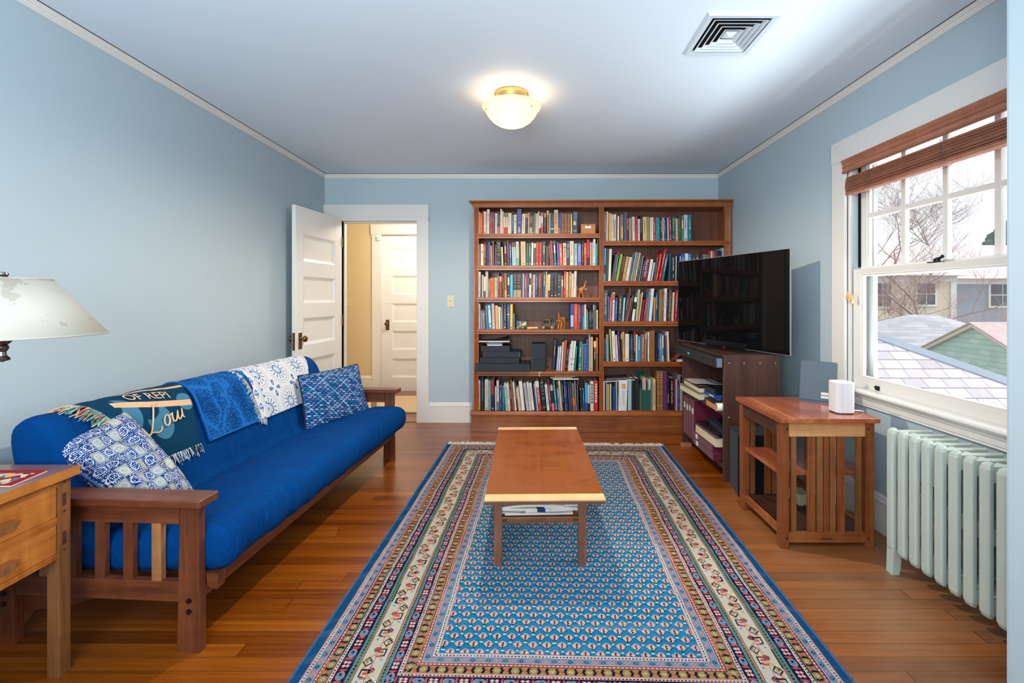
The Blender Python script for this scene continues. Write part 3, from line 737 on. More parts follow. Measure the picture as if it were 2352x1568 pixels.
tree('tall bare tree whose crown fills the upper left panes', (14.8, 17.2, -4), 13.5, 34, M['bark'], .6, 7, .14)
tree('low bare shrub nearest the grey roof, left in the lower pane', (12.0, 15.4, -3.2), 4.6, 55, M['bark2'], .65, 7, .06)
tree('bare shrub standing between the cream house and the green gable', (14.6, 15.9, -3.4), 5.4, 66, M['bark'], .65, 7, .06)
tree('spindly bare shrub before the cream house windows', (15.4, 17.6, -3.6), 6.4, 71, M['bark2'], .65, 7, .06)
tree('wide bare bush crossing the corner board of the cream house', (16.6, 16.4, -3.6), 6.2, 83, M['bark2'], .7, 7, .07)
tree('bare sapling right of the green gable peak', (18.2, 13.4, -3.6), 5.6, 92, M['bark'], .65, 7, .05)
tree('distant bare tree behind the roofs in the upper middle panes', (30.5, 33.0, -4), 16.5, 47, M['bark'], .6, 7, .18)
mb = MB(); rnd = random.Random(8)
for i in range(260):
    a = rnd.uniform(0,2*PI); r = rnd.uniform(0,2.6)**1.0; z_ = rnd.uniform(0,4.6); rr_ = r*(1-z_/5.4)
    mb.ball((rr_*cos(a), rr_*sin(a), z_), rnd.uniform(.25,.5), 6)
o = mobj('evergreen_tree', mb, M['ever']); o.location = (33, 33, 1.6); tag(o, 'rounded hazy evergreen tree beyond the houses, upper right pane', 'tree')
# ---------------------------------------------------------------- radiator
t = thing('cast_iron_radiator', 'sage green cast-iron column radiator under the window', 'radiator', (1.634, 2.194, 0))
def rad_section(first=False, last=False):
    mb = MB(); w = .042; w2 = w/2
    def col_(x0, x1, wy, z0, z1, ch):
        # bevelled column: octagonal section, capped with sloped ends
        P = [(x0,-wy/2+ch),(x0+ch*.6,-wy/2),(x1-ch*.6,-wy/2),(x1,-wy/2+ch),(x1,wy/2-ch),(x1-ch*.6,wy/2),(x0+ch*.6,wy/2),(x0,wy/2-ch)]
        cx = (x0+x1)/2; rings = []
        for z_, k, dx in ((z0,.55,.012),(z0+.008,.82,.004),(z0+.022,1,0),(z1-.022,1,0),(z1-.008,.84,.004),(z1,.55,.012)):
            rings.append([(cx+(p[0]-cx)*(k if z_ in (z0,z1) else .5+.5*k)+dx, p[1]*k, z_) for p in P])
        vs = sum(rings, []); fs = []
        for r in range(5):
            for i in range(8): fs.append((r*8+i, r*8+(i+1)%8, (r+1)*8+(i+1)%8, (r+1)*8+i))
        fs += [tuple(range(8))[::-1], tuple(40+i for i in range(8))]
        mb.add(vs, fs)
    zb = 0.0 if (first or last) else .10
    col_(0, .026, w, .10, .664, .009)
    for k in range(1, 4): col_(.055*k+.010, .055*k+.030, .022, .105, .655, .007)
    mb.box(.016, .190, -.015, .015, .592, .652); mb.box(.016, .190, -.015, .019, .112, .172)
    mb.box(.02, .185, -.004, .004, .36, .42)
    if first or last:
        mb.prism([(.004,.12),(.0,.0),(.034,.0),(.040,.03),(.046,.12)], -.020, .020, 'y'); mb.prism([(.165,.12),(.170,.0),(.198,.0),(.198,.12)], -.018, .018, 'y')
    return mb
ns = 12
for k in range(ns):
    o = mobj('radiator_section', rad_section(k == 0, k == ns-1), M['rad'], t, bevel=.003, seg=2); o.location = (0, -.024-.0645*k, 0)
mb = MB()
for z_ in (.622, .142):
    mb.tube([(.10,-.02,z_),(.10,-.024-.0645*(ns-1),z_)], .024, 14)
mobj('connecting_hubs', mb, M['rad'], t, smooth=True, angle=40)
COLTXT = """
amber 226 158 60 amber
aqua 120 200 196 aqua
black 34 33 36 black
blackolive 56 55 48 black
blue 30 84 178 blue
bluegreen 78 148 164 blue-green
brick 168 62 50 brick red
brown 108 66 42 brown
burgundy 112 24 48 burgundy
charcoal 62 66 72 charcoal
cocoa 96 60 56 cocoa brown
copper 190 96 58 copper
coral 226 98 72 coral
cornflower 86 130 196 cornflower blue
cream 232 216 190 cream
crimson 178 34 48 crimson
cyan 20 160 196 cyan
darkgreen 26 58 50 dark green
darknavy 22 34 64 dark navy
darkplum 66 30 48 dark plum
darkslate 38 58 72 dark slate
deepblue 22 78 146 deep blue
emerald 14 118 100 emerald green
forest 36 96 76 forest green
gold 218 176 92 gold
goldolive 178 148 78 golden olive
green 30 158 92 green
greengrey 106 122 104 green-grey
greenery 100 120 100 green
grey 134 132 136 grey
greybrown 128 108 94 grey-brown
greygreen 130 142 124 grey-green
greyteal 118 142 150 grey-teal
iceblue 168 200 206 ice blue
inkblack 24 27 34 black
khaki 176 158 122 khaki
lavender 180 170 210 lavender
lavendergrey 186 180 196 lavender-grey
lavenderwhite 214 208 226 pale lavender
lightblue 130 168 206 light blue
lightgrey 190 184 178 light grey
limecream 218 212 160 cream
limegreen 106 190 70 lime green
magenta 188 30 92 magenta
maroon 124 30 42 maroon
mauve 136 96 108 mauve
mint 108 190 146 mint green
mustard 226 164 44 mustard yellow
navy 30 58 110 navy blue
navyblack 28 36 60 navy-black
olive 126 124 76 olive green
olivegrey 142 138 108 olive-grey
orange 240 110 30 orange
orangered 226 80 42 orange-red
oxblood 134 46 46 oxblood
paleblue 176 198 218 pale blue
palecream 228 220 196 pale cream
palegreen 192 202 172 pale green
palepink 226 200 188 pale pink
peach 230 180 120 peach
periwinkle 96 118 190 periwinkle blue
petrol 34 92 112 petrol blue
pink 224 110 140 pink
pinkgrey 210 190 184 pinkish grey
plum 112 54 78 plum
plumgrey 80 66 76 plum-grey
purple 88 48 110 purple
raspberry 158 38 84 raspberry
red 196 36 38 red
rose 196 120 118 rose
rosebrown 160 106 94 rose-brown
rosered 214 62 84 rose-red
royal 36 70 156 royal blue
russet 142 80 56 russet
salmon 232 138 104 salmon
salmonorange 232 112 70 salmon orange
sand 220 190 150 sand
seafoam 150 190 176 seafoam
seagreen 50 150 116 sea green
silver 176 176 180 silver-grey
sky 72 170 216 sky blue
skyblue 84 184 224 sky blue
slate 62 84 104 slate blue
slateblue 60 88 120 slate blue
slateteal 66 98 116 slate teal
steelblue 88 118 154 steel blue
tan 150 98 54 tan
teal 18 130 134 teal
terracotta 192 86 68 terracotta
turquoise 40 186 190 turquoise
umber 92 76 66 umber
vermilion 232 66 44 vermilion
violet 88 62 180 violet
white 232 230 228 white
yellow 240 200 40 yellow
"""
# books per shelf, millimetres: left edge, width, lean of the top, height, cover, spine marks
BOOKTXT = """
ROW left 1
45 15 0 209 mustard -
61 18 0 195 vermilion t:cream
80 11 0 221 crimson -
92 24 0 212 cream t:grey,d:brown
120 25 3 231 cream t:tan
150 17 3 205 magenta t:cream,d:gold
169 28 0 206 plum d2:sand,t:tan
198 20 1 195 cream t:peach
221 11 0 214 navy t:white,bot:pink
233 12 0 212 black t:white,bot:pink
248 16 1 234 cream -
265 16 0 213 sand -
282 37 1 198 cream top:olive,t:brown,bot:red
320 21 3 197 cream d2:gold,t:salmon
342 11 2 197 white -
356 20 3 207 black t:white
377 25 1 182 white d2:brown,t:grey
408 41 1 234 royal b:gold,bot2:gold
451 33 4 189 cream t:tan
489 17 2 192 black top:amber,t:grey
509 16 2 200 salmon t:white,bot:seafoam
528 20 2 200 darkgreen l:greygreen,bot:peach
549 21 0 171 brown t:tan,d:cream
573 9 1 191 aqua -
584 15 5 191 cream -
601 13 5 209 sand -
615 13 4 168 white bot:black
631 24 0 197 rose l:white,bot:crimson
661 18 3 194 black top:amber,t:gold
689 17 0 219 copper top:peach
710 14 0 190 aqua d:cream
727 28 0 188 charcoal t:red,low:white
757 39 0 226 sand b:brown,t:brown
798 15 1 188 charcoal t:grey,bot:orange
815 13 -1 203 violet t:lavender,d:white
830 21 0 191 tan b:gold
855 24 0 191 tan b:gold
882 25 0 191 tan b:gold
912 17 0 185 peach -
933 42 4 209 slate b:white,l2:cream
ROW left 2
45 12 0 199 olivegrey -
63 25 0 205 cream t:salmon,d2:red
89 10 0 198 copper t:cream
100 14 -2 215 black top:crimson,t:white
116 20 0 198 black t:brown
138 17 -3 224 blue t:magenta,d:cream
158 16 -5 189 orange t:yellow
175 18 -3 233 plumgrey t:olivegrey
198 18 -1 198 black t:orange,bot:slateblue
217 36 -1 232 black b:limecream
261 17 -6 175 sand -
288 22 -5 225 black l:silver,d:white
317 16 -5 233 oxblood t:salmon
338 18 -5 207 blue t:white,d:paleblue
362 37 -6 218 iceblue top:brown,t:grey
401 26 -4 226 palecream t:greygreen,bot:mint
429 9 0 197 black t:tan
444 45 -3 227 sand t:tan,d:tan
492 22 2 210 forest t:tan,d:sand
516 22 3 212 forest t:cream,d:white
541 17 4 215 white -
560 22 5 209 umber top:limecream,d:limecream
585 25 4 220 red b:gold,d:gold
614 25 4 220 red b:gold,d:gold
646 30 0 227 charcoal t:white,d:white
681 26 0 186 cocoa -
717 11 -10 209 forest t:cream,d:cream
730 24 -13 232 crimson t:rose
760 20 -12 232 teal l:white,d:white
788 19 -8 220 violet t:lavender,d:white
810 29 -7 207 coral t:white
843 32 -3 211 sand top2:olivegrey,t:brown
878 25 0 228 navy T:Slide_Libraries:white
907 36 -2 229 cream t:tan
949 27 -2 207 iceblue t:grey
980 34 -2 208 periwinkle T:PAPERMAKING:cream
1019 16 0 232 black t:white
1039 24 -1 212 orangered l:amber
1064 27 1 242 red t:pink,bot:black
1097 11 0 217 cream -
1115 7 0 220 white -
1125 20 2 249 white t:pink,d:charcoal
1148 13 0 206 turquoise -
1163 11 -1 248 brown t:gold
ROW left 3
42 16 4 242 cream t:tan
60 14 0 196 charcoal t:grey
75 14 0 213 lightgrey -
91 18 0 196 cream bot:slate
111 6 0 248 white -
119 12 0 246 palepink -
134 19 0 173 olive t:cream
156 32 -2 184 salmonorange T:WRITING:brown
191 10 0 184 gold -
202 13 0 184 cream t:blue
219 9 0 199 amber -
231 9 -2 237 purple t:lavender,d:white
242 22 -2 201 russet top3:gold
271 13 -5 212 brick t:palepink,d:palepink
289 22 -3 225 tan b:sand,bot:amber
315 24 -1 228 darkslate l:limecream,d:limecream
342 26 0 212 skyblue -
373 32 0 226 blackolive b:gold,bot:khaki
407 38 0 226 blackolive b:gold,bot:khaki
447 11 0 224 plum -
459 15 2 224 lavender t:gold,d:peach
479 11 2 208 bluegreen t:white
491 15 2 225 brick -
508 10 2 212 navy t:white,d:cream
520 20 4 225 brown top:lightgrey,bot3:palecream
541 13 2 212 cocoa t:white
555 21 4 213 lightgrey t:grey
578 17 7 225 navy t:cream
596 13 7 230 black t:silver
612 14 7 225 red t:white
633 8 6 225 tan -
649 24 6 243 deepblue t:white
674 9 8 244 yellow -
684 13 7 212 peach d2:magenta
699 18 5 217 palecream t:tan,bot:plum
720 32 4 233 inkblack top:darkslate,t:tan,d:sand
754 32 4 233 inkblack top:darkslate,t:tan,d:sand
788 32 3 218 darkslate b:limecream
823 18 3 204 rosebrown l:palecream
844 20 6 247 crimson t:white
866 24 3 240 peach bot:amber
893 21 7 242 goldolive t:cream
915 6 7 226 paleblue -
922 15 5 223 palepink -
938 23 10 248 palecream t:gold
ROW left 4
42 15 0 241 palepink t:grey
58 8 0 175 blue -
67 7 -4 174 lightgrey -
76 8 -3 172 greygreen -
87 15 -7 187 rose top:crimson,t:cream
103 10 -7 171 plum top:greengrey
118 11 -12 220 sky -
130 9 -12 233 emerald -
140 29 -13 230 sky L:palecream
173 26 -9 242 pinkgrey t:salmon
204 26 -5 224 peach t:amber
233 18 -5 211 palecream -
257 10 -7 208 paleblue -
269 10 -5 233 greybrown -
281 24 0 232 charcoal t:silver,d:white
313 26 0 232 blue low2:cream,t:lavender
342 23 2 236 yellow t:cream,d:brown
369 17 0 148 steelblue d:silver
912 31 0 238 blue low3:paleblue
946 31 0 238 vermilion t:peach
981 11 0 236 rosebrown -
993 13 0 236 plum t:white
1008 10 0 224 darkplum t:grey
1019 10 0 237 blue -
1030 10 0 225 magenta bot3:turquoise
1043 15 0 233 white d:charcoal
1063 11 0 187 mint top:orange
1077 10 0 166 darkslate -
1090 9 0 190 inkblack t:white
1101 8 0 190 inkblack t:white
1112 9 0 190 inkblack t:white
1124 9 0 229 steelblue top:paleblue
1137 14 0 227 greybrown -
1157 14 0 181 palecream t:tan
ROW left 5
740 17 20 293 navy t:limecream
777 18 18 222 paleblue -
799 12 17 229 white -
819 12 19 272 white -
832 23 25 289 terracotta -
858 13 26 240 inkblack t:white
874 11 25 244 inkblack t:white
886 11 24 247 palecream -
898 20 24 282 white d3:crimson
920 20 26 282 white d3:crimson
944 15 21 231 teal -
985 29 12 275 teal t:white,d:white
1020 6 6 253 peach -
1032 29 4 249 blue t:skyblue
1063 12 1 298 steelblue d:white
1083 17 1 344 silver -
1102 20 1 320 peach d:royal
1128 24 1 281 inkblack top:limecream,t:white
1154 15 0 315 orange bot3:tan
ROW left 6
39 19 0 284 palepink t:red,bot:amber
60 15 0 273 black -
77 16 0 314 navyblack t:lavender
101 34 1 292 palegreen t:olivegrey,d:charcoal
136 25 0 281 greyteal t:lightgrey
163 31 1 297 darknavy L2:red,d:cream
201 14 -3 221 iceblue -
218 21 -5 282 palepink t:rosebrown,bot:greybrown
242 22 -2 224 royal t:lavender
272 23 -7 221 emerald t:mint
302 21 -19 258 iceblue t:teal
326 21 -19 258 palecream t:navy,d:red
348 19 -19 232 burgundy t:sand
369 16 -26 282 tan t:brown
389 15 -24 269 white t:grey
408 14 -24 248 brown t:white
424 23 -23 214 sand -
451 32 -28 274 white -
497 26 -32 256 lavendergrey t:grey
526 20 -30 267 palecream t:greygreen
549 24 -29 256 white t:grey
584 13 -26 241 deepblue t:sky
598 8 -28 259 white -
608 33 -31 277 brick top:palecream,T:CALIFORNIA:white
649 37 -28 259 inkblack b:silver
692 24 -25 242 white T:HARVARD_SQUARE:charcoal
720 18 -28 286 burgundy t:white
739 24 -21 236 inkblack top:lavendergrey,bot:pink
771 20 -29 281 teal t:white,d:white
796 20 -21 257 steelblue top:inkblack,t:white,d:white
818 19 -24 281 sand t:grey,d:charcoal
840 16 -21 281 inkblack T:AMERICAN_ART_POSTERS:aqua
861 15 -16 281 deepblue t:white,d:limecream
879 12 -16 263 black t:orange,d:orange
899 10 -16 265 blue t:skyblue
912 18 -12 265 charcoal t:grey
935 20 -12 250 greybrown low:orange
962 7 -13 281 paleblue -
972 7 -7 237 black t:olivegrey
980 7 -7 286 mauve -
1008 18 -9 200 darkgreen d:white
1029 14 -4 200 blue t:white
1048 22 0 254 sky bot:deepblue
1072 20 0 240 paleblue bot:black,t:salmon
1098 30 -1 278 palecream B:slateblue
1132 36 0 280 red B:palepink
ROW right 1
1229 17 0 279 mauve t:white
1248 14 4 276 cream t:peach
1270 9 0 263 amber -
1280 17 0 263 peach -
1299 15 0 251 white t:grey
1317 24 2 254 cream L3:goldolive
1354 13 2 235 white -
1376 9 0 230 copper -
1387 19 -1 251 grey low3:peach
1412 16 -3 272 petrol t:grey
1430 9 -1 272 coral -
1442 16 -1 239 navy t:white
1464 24 -2 217 khaki t:rosebrown,d:brick
1496 24 -5 228 cream t:tan
1524 20 -3 226 rosered t:plum
1548 16 -1 207 white t:grey
1569 15 0 244 black t:white
1595 36 -3 227 sand t:tan
1633 21 -2 227 goldolive t:olive
1659 12 0 221 cream -
1672 17 0 221 white t:lightgrey
1694 18 -3 217 red t:white,d:white
1713 15 -1 221 bluegreen t:slate
1729 23 -1 221 teal t:aqua
1755 18 -1 220 darkgreen t:white,d:white
1775 15 -3 217 sand t:red
1795 15 -6 229 blue t:white,d:white
1814 11 -3 220 charcoal d:white
1827 10 -4 220 white -
1842 21 -5 228 raspberry t:white,d:white
1867 30 -3 230 forest b:gold,t:gold
1902 11 -4 213 palepink -
1914 10 0 208 mint -
1927 23 -3 231 cocoa t:grey
1954 20 0 234 green l:limecream
1978 33 0 244 lavenderwhite t:royal,d:royal
2015 33 0 244 teal t:white
2050 9 -1 211 darkplum -
ROW right 2
1225 16 6 309 sky low:charcoal,d:iceblue
1245 20 7 307 charcoal -
1267 24 11 303 palecream -
1297 24 40 255 slateblue -
1322 10 39 279 red t:white
1336 23 44 255 limegreen T:1968:yellow
1364 15 41 241 maroon t:rosebrown
1383 8 41 265 brown t:white
1396 26 39 233 goldolive t:sand
1427 29 38 227 palepink low:palecream
1461 11 41 255 greengrey -
1476 12 50 274 lightblue -
1491 17 47 266 olivegrey -
1511 13 48 266 sand b:inkblack
1532 15 39 250 slate t:silver
1552 12 38 238 olivegrey -
1571 11 34 195 royal t:white
1586 42 33 224 burgundy T:Mind_and_Hand:cream
1632 26 35 206 white -
1668 10 29 175 white -
1682 10 30 211 navy t:paleblue
1696 10 31 222 greybrown -
1711 18 47 258 vermilion t:cream
1738 21 58 302 crimson t:white
1764 24 47 252 slateteal t:white
1836 15 7 256 petrol -
1858 40 0 256 inkblack t:white
1899 7 6 234 white -
1929 10 0 237 navy -
1940 10 0 233 cream t:navy
1951 34 0 254 blue t:white
1987 29 0 258 white t:grey
2017 30 0 254 cornflower t:white
2049 34 0 254 darkslate t:silver
2085 34 0 254 cocoa t:white
2130 25 0 245 darkslate t:olivegrey
2157 22 0 251 grey t:sand
2183 19 0 249 seagreen t:white
2207 19 0 283 crimson t:gold
2230 11 0 281 white -
2244 20 0 276 rosebrown t:palepink
2265 12 0 278 brick -
2283 11 0 285 plum t:lavender
2295 15 0 285 inkblack t:cream
2316 18 0 281 navy t:steelblue
2335 13 0 310 paleblue -
ROW right 3
1225 32 3 292 slate T:A_Matter_of_Size:peach
1264 13 3 232 steelblue d:white
1279 18 6 222 rosered t:white,d:white
1304 19 9 270 white top3:orangered,t:orangered,d2:navy
1327 22 10 221 royal t:paleblue
1360 33 9 242 charcoal t:limecream,d:olivegrey
1397 15 17 222 iceblue t:white
1418 13 28 246 navy t:white
1432 7 41 313 tan -
1442 10 36 219 copper -
1458 20 32 242 black top:slate,t:seagreen
1484 26 30 226 black top:white,low:palecream,bot:white
1524 14 30 299 palegreen -
1539 9 30 259 goldolive -
1552 8 34 270 cream -
1567 24 25 202 burgundy -
1596 13 30 216 russet t:peach
1613 11 22 222 rosered -
1626 10 25 255 sky -
1645 25 28 308 white t:lightgrey
1678 9 7 196 blue -
1692 13 5 224 amber -
1710 20 5 272 deepblue t:white
1740 29 6 292 olive top3:tan
1770 12 9 282 brick t:palepink
1786 22 11 308 white t:red
1813 11 9 269 darkslate t:grey
1828 26 12 297 umber t:silver
1860 19 13 272 sand -
1887 20 15 292 magenta t:white
ROW right 4
1227 19 0 225 darknavy t:grey
1247 8 -3 211 steelblue d:pink
1258 7 -6 252 limecream -
1268 8 -6 250 bluegreen -
1293 12 -15 302 gold -
1312 28 -13 284 white t:salmon,d:charcoal
1346 16 -13 247 palecream t:salmon
1366 16 -11 275 purple t:lavender
1385 13 -2 259 darknavy top:silver
1404 20 -7 275 amber t:brown
1428 36 0 256 white t:lavendergrey,d:goldolive
1468 11 0 239 black t:rosebrown
1481 15 0 251 petrol t:aqua,d:white
1497 11 0 271 darknavy t:blue,d:white
1510 14 0 276 crimson t:white,bot:black
1525 13 3 254 cream -
1542 27 3 234 cyan t:white
1574 31 4 252 terracotta t:sand
1609 15 5 261 greygreen top:paleblue
1639 15 0 276 cream t:grey
1659 44 0 289 tan t:brown
1709 17 0 248 inkblack -
1731 14 0 249 navy t:silver,d:white
1748 23 0 259 cornflower t:white
1773 14 0 246 limecream low:seagreen
1790 14 0 225 navy d:lavender
1811 12 -5 241 tan -
1826 14 -9 279 white -
ROW right 5
1221 9 0 270 white -
1232 10 0 270 inkblack -
1244 8 0 270 lavender -
1255 9 0 243 amber -
1266 9 0 240 yellow -
1281 12 0 246 paleblue -
1296 13 0 249 inkblack -
1312 18 0 211 deepblue -
1338 8 0 276 paleblue -
1474 38 0 297 inkblack -
1515 39 0 298 inkblack -
1649 12 0 285 white t:grey
1664 17 0 286 greygreen t:charcoal
1683 25 0 292 sand T:THE_BOOK_OF_BOOKS:brown
1720 27 0 366 tan b:gold
1750 30 0 364 tan b:gold
1782 35 0 358 purple -
1821 14 0 310 darkplum low:rosebrown
1845 33 0 304 inkblack T:a_book_of_books:limecream
1881 11 0 310 raspberry -
1894 15 0 287 iceblue -
1912 20 0 281 purple t:lavender
1936 23 0 322 silver top:inkblack
"""
# ================================================================ BOOKCASE
BO, BT = Vector((-.5448, 4.475, 0)), -.0165
bc = thing('bookcase', 'built-in style reddish wood double bookcase with moulded shelves, covering the back wall', 'bookcase', BO, BT)
def bpart(name, mb, mat, **k): return mobj(name, mb, mat, bc, **k)
ZT = 2.110
def fluted(x0, x1, z0, z1):
    mb = MB(); n = 3; w = (x1-x0)
    P = [(x0,.022),(x0,0)]
    for i in range(n):
        a = x0+w*(.14+.72*i/n); b = x0+w*(.14+.72*(i+1)/n)
        P += [(a+.001,0)]+[(a+.001+(b-a-.002)*k/6, -.0+.0045*(-sin(PI*k/6))*-1) for k in range(1,6)]+[(b-.001,0)]
    P += [(x1,0),(x1,.022)]
    mb.prism(P, z0, z1, 'z'); return mb
bpart('side_panel', MB().box(.0, .022, .022, .30, 0, 2.12), M['bcz']); bpart('side_panel', MB().box(2.388, 2.41, .022, .30, 0, 2.12), M['bcz'])
bpart('divider_panel', MB().box(1.190, 1.212, .022, .28, .15, 2.12), M['bcz'])
bpart('face_stile', fluted(0, .046, .165, ZT), M['bcz']); bpart('face_stile', fluted(1.180, 1.223, .165, ZT), M['bcz']); bpart('face_stile', fluted(2.347, 2.41, .165, ZT), M['bcz'])
bpart('back_panel', MB().box(.022, 1.19, .280, .294, .12, 2.14), M['bcb']); bpart('back_panel', MB().box(1.212, 2.388, .280, .294, .12, 2.14), M['bcb'])
bpart('top_board', MB().box(.0, 2.41, .0, .30, 2.112, 2.135), M['bcx'])
cor = [(.0,ZT-.002),(-.006,ZT-.002),(-.008,ZT+.006),(-.014,ZT+.010),(-.016,ZT+.018),(-.022,ZT+.034),(-.036,ZT+.046),(-.044,ZT+.050),(-.046,ZT+.059),(.02,ZT+.059),(.02,ZT)]
mb = MB(); L_ = .0
vs = []
for o_, z_ in cor: vs += [(-(-o_)*1.0 if 0 else o_, o_, z_), (2.412, o_, z_)]
n = len(cor); mb.add(vs, [(2*i, 2*i+1, 2*((i+1)%n)+1, 2*((i+1)%n)) for i in range(n)]+[tuple(2*i+1 for i in range(n))])
vs = []   # left return, mitred
for o_, z_ in cor: vs += [(o_, o_, z_), (o_, .30, z_)]
mb.add(vs, [(2*i, 2*i+1, 2*((i+1)%n)+1, 2*((i+1)%n)) for i in range(n)]+[tuple(2*i+1 for i in range(n))])
mb.box(-.0, 2.41, .0, .30, ZT+.02, ZT+.058); bpart('cornice', mb, M['bcx'])
bpart('plinth', MB().box(-.022, 2.412, -.028, .29, 0, .160), M['plx'], bevel=.002)
bm_ = [(.05,.158),(-.036,.158),(-.036,.166),(-.030,.170),(-.027,.177),(-.020,.181),(-.016,.188),(-.006,.193),(.05,.193)]
mb = MB(); mb.prism(bm_, -.030, 2.412, 'x'); bpart('base_moulding', mb, M['bcx'])
SHELF = {('left',1):1.862,('left',2):1.562,('left',3):1.262,('left',4):.961,('left',5):.567,('left',6):.193,
         ('right',1):1.792,('right',2):1.415,('right',3):1.037,('right',4):.659,('right',5):.202}
def shelf_mb(x0, x1, zt):
    zb = zt-.044
    P = [(.28,zt),(-.004,zt),(-.009,zt-.003),(-.009,zt-.011),(-.004,zt-.014),(-.0045,zt-.018),(-.011,zt-.020),(-.011,zt-.025),(-.0045,zt-.028),(-.004,zt-.031),(-.009,zt-.033),(-.009,zb),(.012,zb),(.012,zt-.020),(.28,zt-.020)]
    mb = MB(); mb.prism(P, x0, x1, 'x'); return mb
for (bay, n), zt in SHELF.items():
    x0, x1 = (.024, 1.188) if bay == 'left' else (1.214, 2.386)
    if (bay, n) in (('left',6),('right',5)): bpart('shelf', MB().box(x0, x1, -.01, .28, zt-.03, zt), M['bcx'])
    else:
        o = bpart('shelf', shelf_mb(x0 if bay=='left' else x0, x1, zt), M['bcx'])
# ---------------------------------------------------------------- books
COL = {}
for l in COLTXT.strip().split('\n'):
    p = l.split(); COL[p[0]] = (int(p[1]), int(p[2]), int(p[3]), ' '.join(p[4:]))
_bm = {}
def bmat(k):
    if k not in _bm:
        r, g, b, w = COL[k]; m = Mat('cover_'+k, .48, .4)
        c = tuple(x*.84 for x in col(r,g,b)[:3])+(1,); m.base(m.mix(m.noise(m.coord(), 30, 2), tuple(x*.9 for x in c[:3])+(1,), tuple(min(1,x*1.06) for x in c[:3])+(1,)))
        _bm[k] = m.m
    return _bm[k]
brnd = random.Random(77)
def quad(mb, x0, x1, z0, z1, y, m): mb.add([(x0,y,z0),(x1,y,z0),(x1,y,z1),(x0,y,z1)], [(0,1,2,3)], m)
def book_mesh(t, H, D, colr, style, rnd):
    mb = MB(); mats = ['page', colr]
    def mi(k):
        if k not in mats: mats.append(k)
        return mats.index(k)
    c = min(.0025, t*.2)
    mb.box(0, c, 0, D, 0, H, 1); mb.box(t-c, t, 0, D, 0, H, 1); mb.box(c, t-c, 0, c, 0, H, 1)
    mb.box(c, t-c, c, D-.003, .003, H-.003, 0)
    text = None
    if style != '-':
        y = -.0004
        for s in style.split(','):
            p = s.split(':'); k = p[0]; a = p[-1]; m = mi(a)
            if k == 'b':
                for q in (.10,.13,.42,.47,.60,.70,.76,.84,.90): quad(mb, t*.12, t*.88, H*q, H*q+max(.0022,H*.010), y, m)
            elif k == 'l': quad(mb, t*.18, t*.82, H*.50, H*.82, y, m)
            elif k == 'l2': quad(mb, t*.1, t*.6, H*.38, H*.55, y, m)
            elif k == 'L':
                quad(mb, t*.16, t*.86, H*.24, H*.80, y, m); quad(mb, t*.25, t*.75, H*.84, H*.95, y, m); quad(mb, t*.28, t*.75, H*.08, H*.18, y, m)
            elif k == 'L2': quad(mb, t*.12, t*.72, H*.50, H*.96, y, m)
            elif k == 'L3': quad(mb, t*.2, t*.72, H*.10, H*.80, y, m)
            elif k == 'top': quad(mb, 0, t, H*.80, H, y, m)
            elif k == 'top2': quad(mb, 0, t, H*.78, H*.83, y, m)
            elif k == 'top3': quad(mb, 0, t, H*.74, H*.97, y, m)
            elif k == 'bot': quad(mb, 0, t, 0, H*.30, y, m)
            elif k == 'bot2': quad(mb, t*.3, t*.62, H*.04, H*.27, y, m)
            elif k == 'bot3': quad(mb, 0, t, 0, H*.52, y, m)
            elif k == 'low': quad(mb, 0, t, H*.22, H*.27 if a == 'white' else H*.5, y, m)
            elif k == 'low2': quad(mb, 0, t, H*.58, H*.62, y, m)
            elif k == 'low3': quad(mb, t*.05, t*.95, H*.10, H*.55, y, m)
            elif k == 'B':
                z = .92
                while z > .30:
                    h_ = rnd.uniform(.05,.10); quad(mb, t*.25, t*.78, H*(z-h_), H*z, y, m); z -= h_+.025
            y -= .0002
            if k in ('d','d2'):
                zc = H*(.07 if k == 'd' else .62); r = min(t*.26, .007); P = [(t/2+r*cos(i*PI/4), y, zc+r*sin(i*PI/4)) for i in range(8)]; mb.add(P, [tuple(range(8))], m)
            elif k == 'd3':
                for q in (.22,.40):
                    r = t*.3; P = [(t*.6+r*cos(i*PI/4), y, H*q+r*sin(i*PI/4)) for i in range(8)]; mb.add(P, [tuple(range(8))], m)
            elif k == 't':
                w = min(t*.34, .009); z = H*rnd.uniform(.80,.9); ze = H*rnd.uniform(.28,.5); xc = t*rnd.uniform(.46,.54)
                while z > ze:
                    h_ = w*rnd.uniform(.35,.8); x_ = rnd.uniform(0,.25)*w
                    quad(mb, xc-w/2+x_*.5, xc+w/2-x_, z-h_, z, y, m); z -= h_+w*.22+(w*.6 if rnd.random() < .16 else 0)
                if rnd.random() < .6:
                    z = H*.24; w *= .6
                    while z > H*.13: quad(mb, xc-w/2, xc+w/2, z-w*.55, z, y, m); z -= w*.85
            elif k == 'T': text = (p[1].replace('_',' '), m)
    if text:
        me = text_mesh(text[0], 1.0); xs = [v.co.x for v in me.vertices]; ys = [v.co.y for v in me.vertices]
        lx, ly = max(xs)-min(xs), max(ys)-min(ys)
        sz = min(t*.62/ly, 3); ln = min(H*.72, lx*sz*1.1); sx = ln/lx
        z0 = H*.90 if ln > H*.5 else H*.80
        Mx = Matrix(((0, sz, 0, t/2-(min(ys)+ly/2)*sz), (0,0,0,y-.0003), (-sx, 0, 0, z0+min(xs)*sx), (0,0,0,1)))
        mesh_to_mb(me, mb, Mx, text[1]); bpy.data.meshes.remove(me)
    return mb, mats
ORD = ['first','second','third','fourth','fifth','sixth','seventh','eighth','ninth','tenth','eleventh','twelfth','thirteenth','fourteenth','fifteenth','sixteenth','seventeenth','eighteenth','nineteenth']
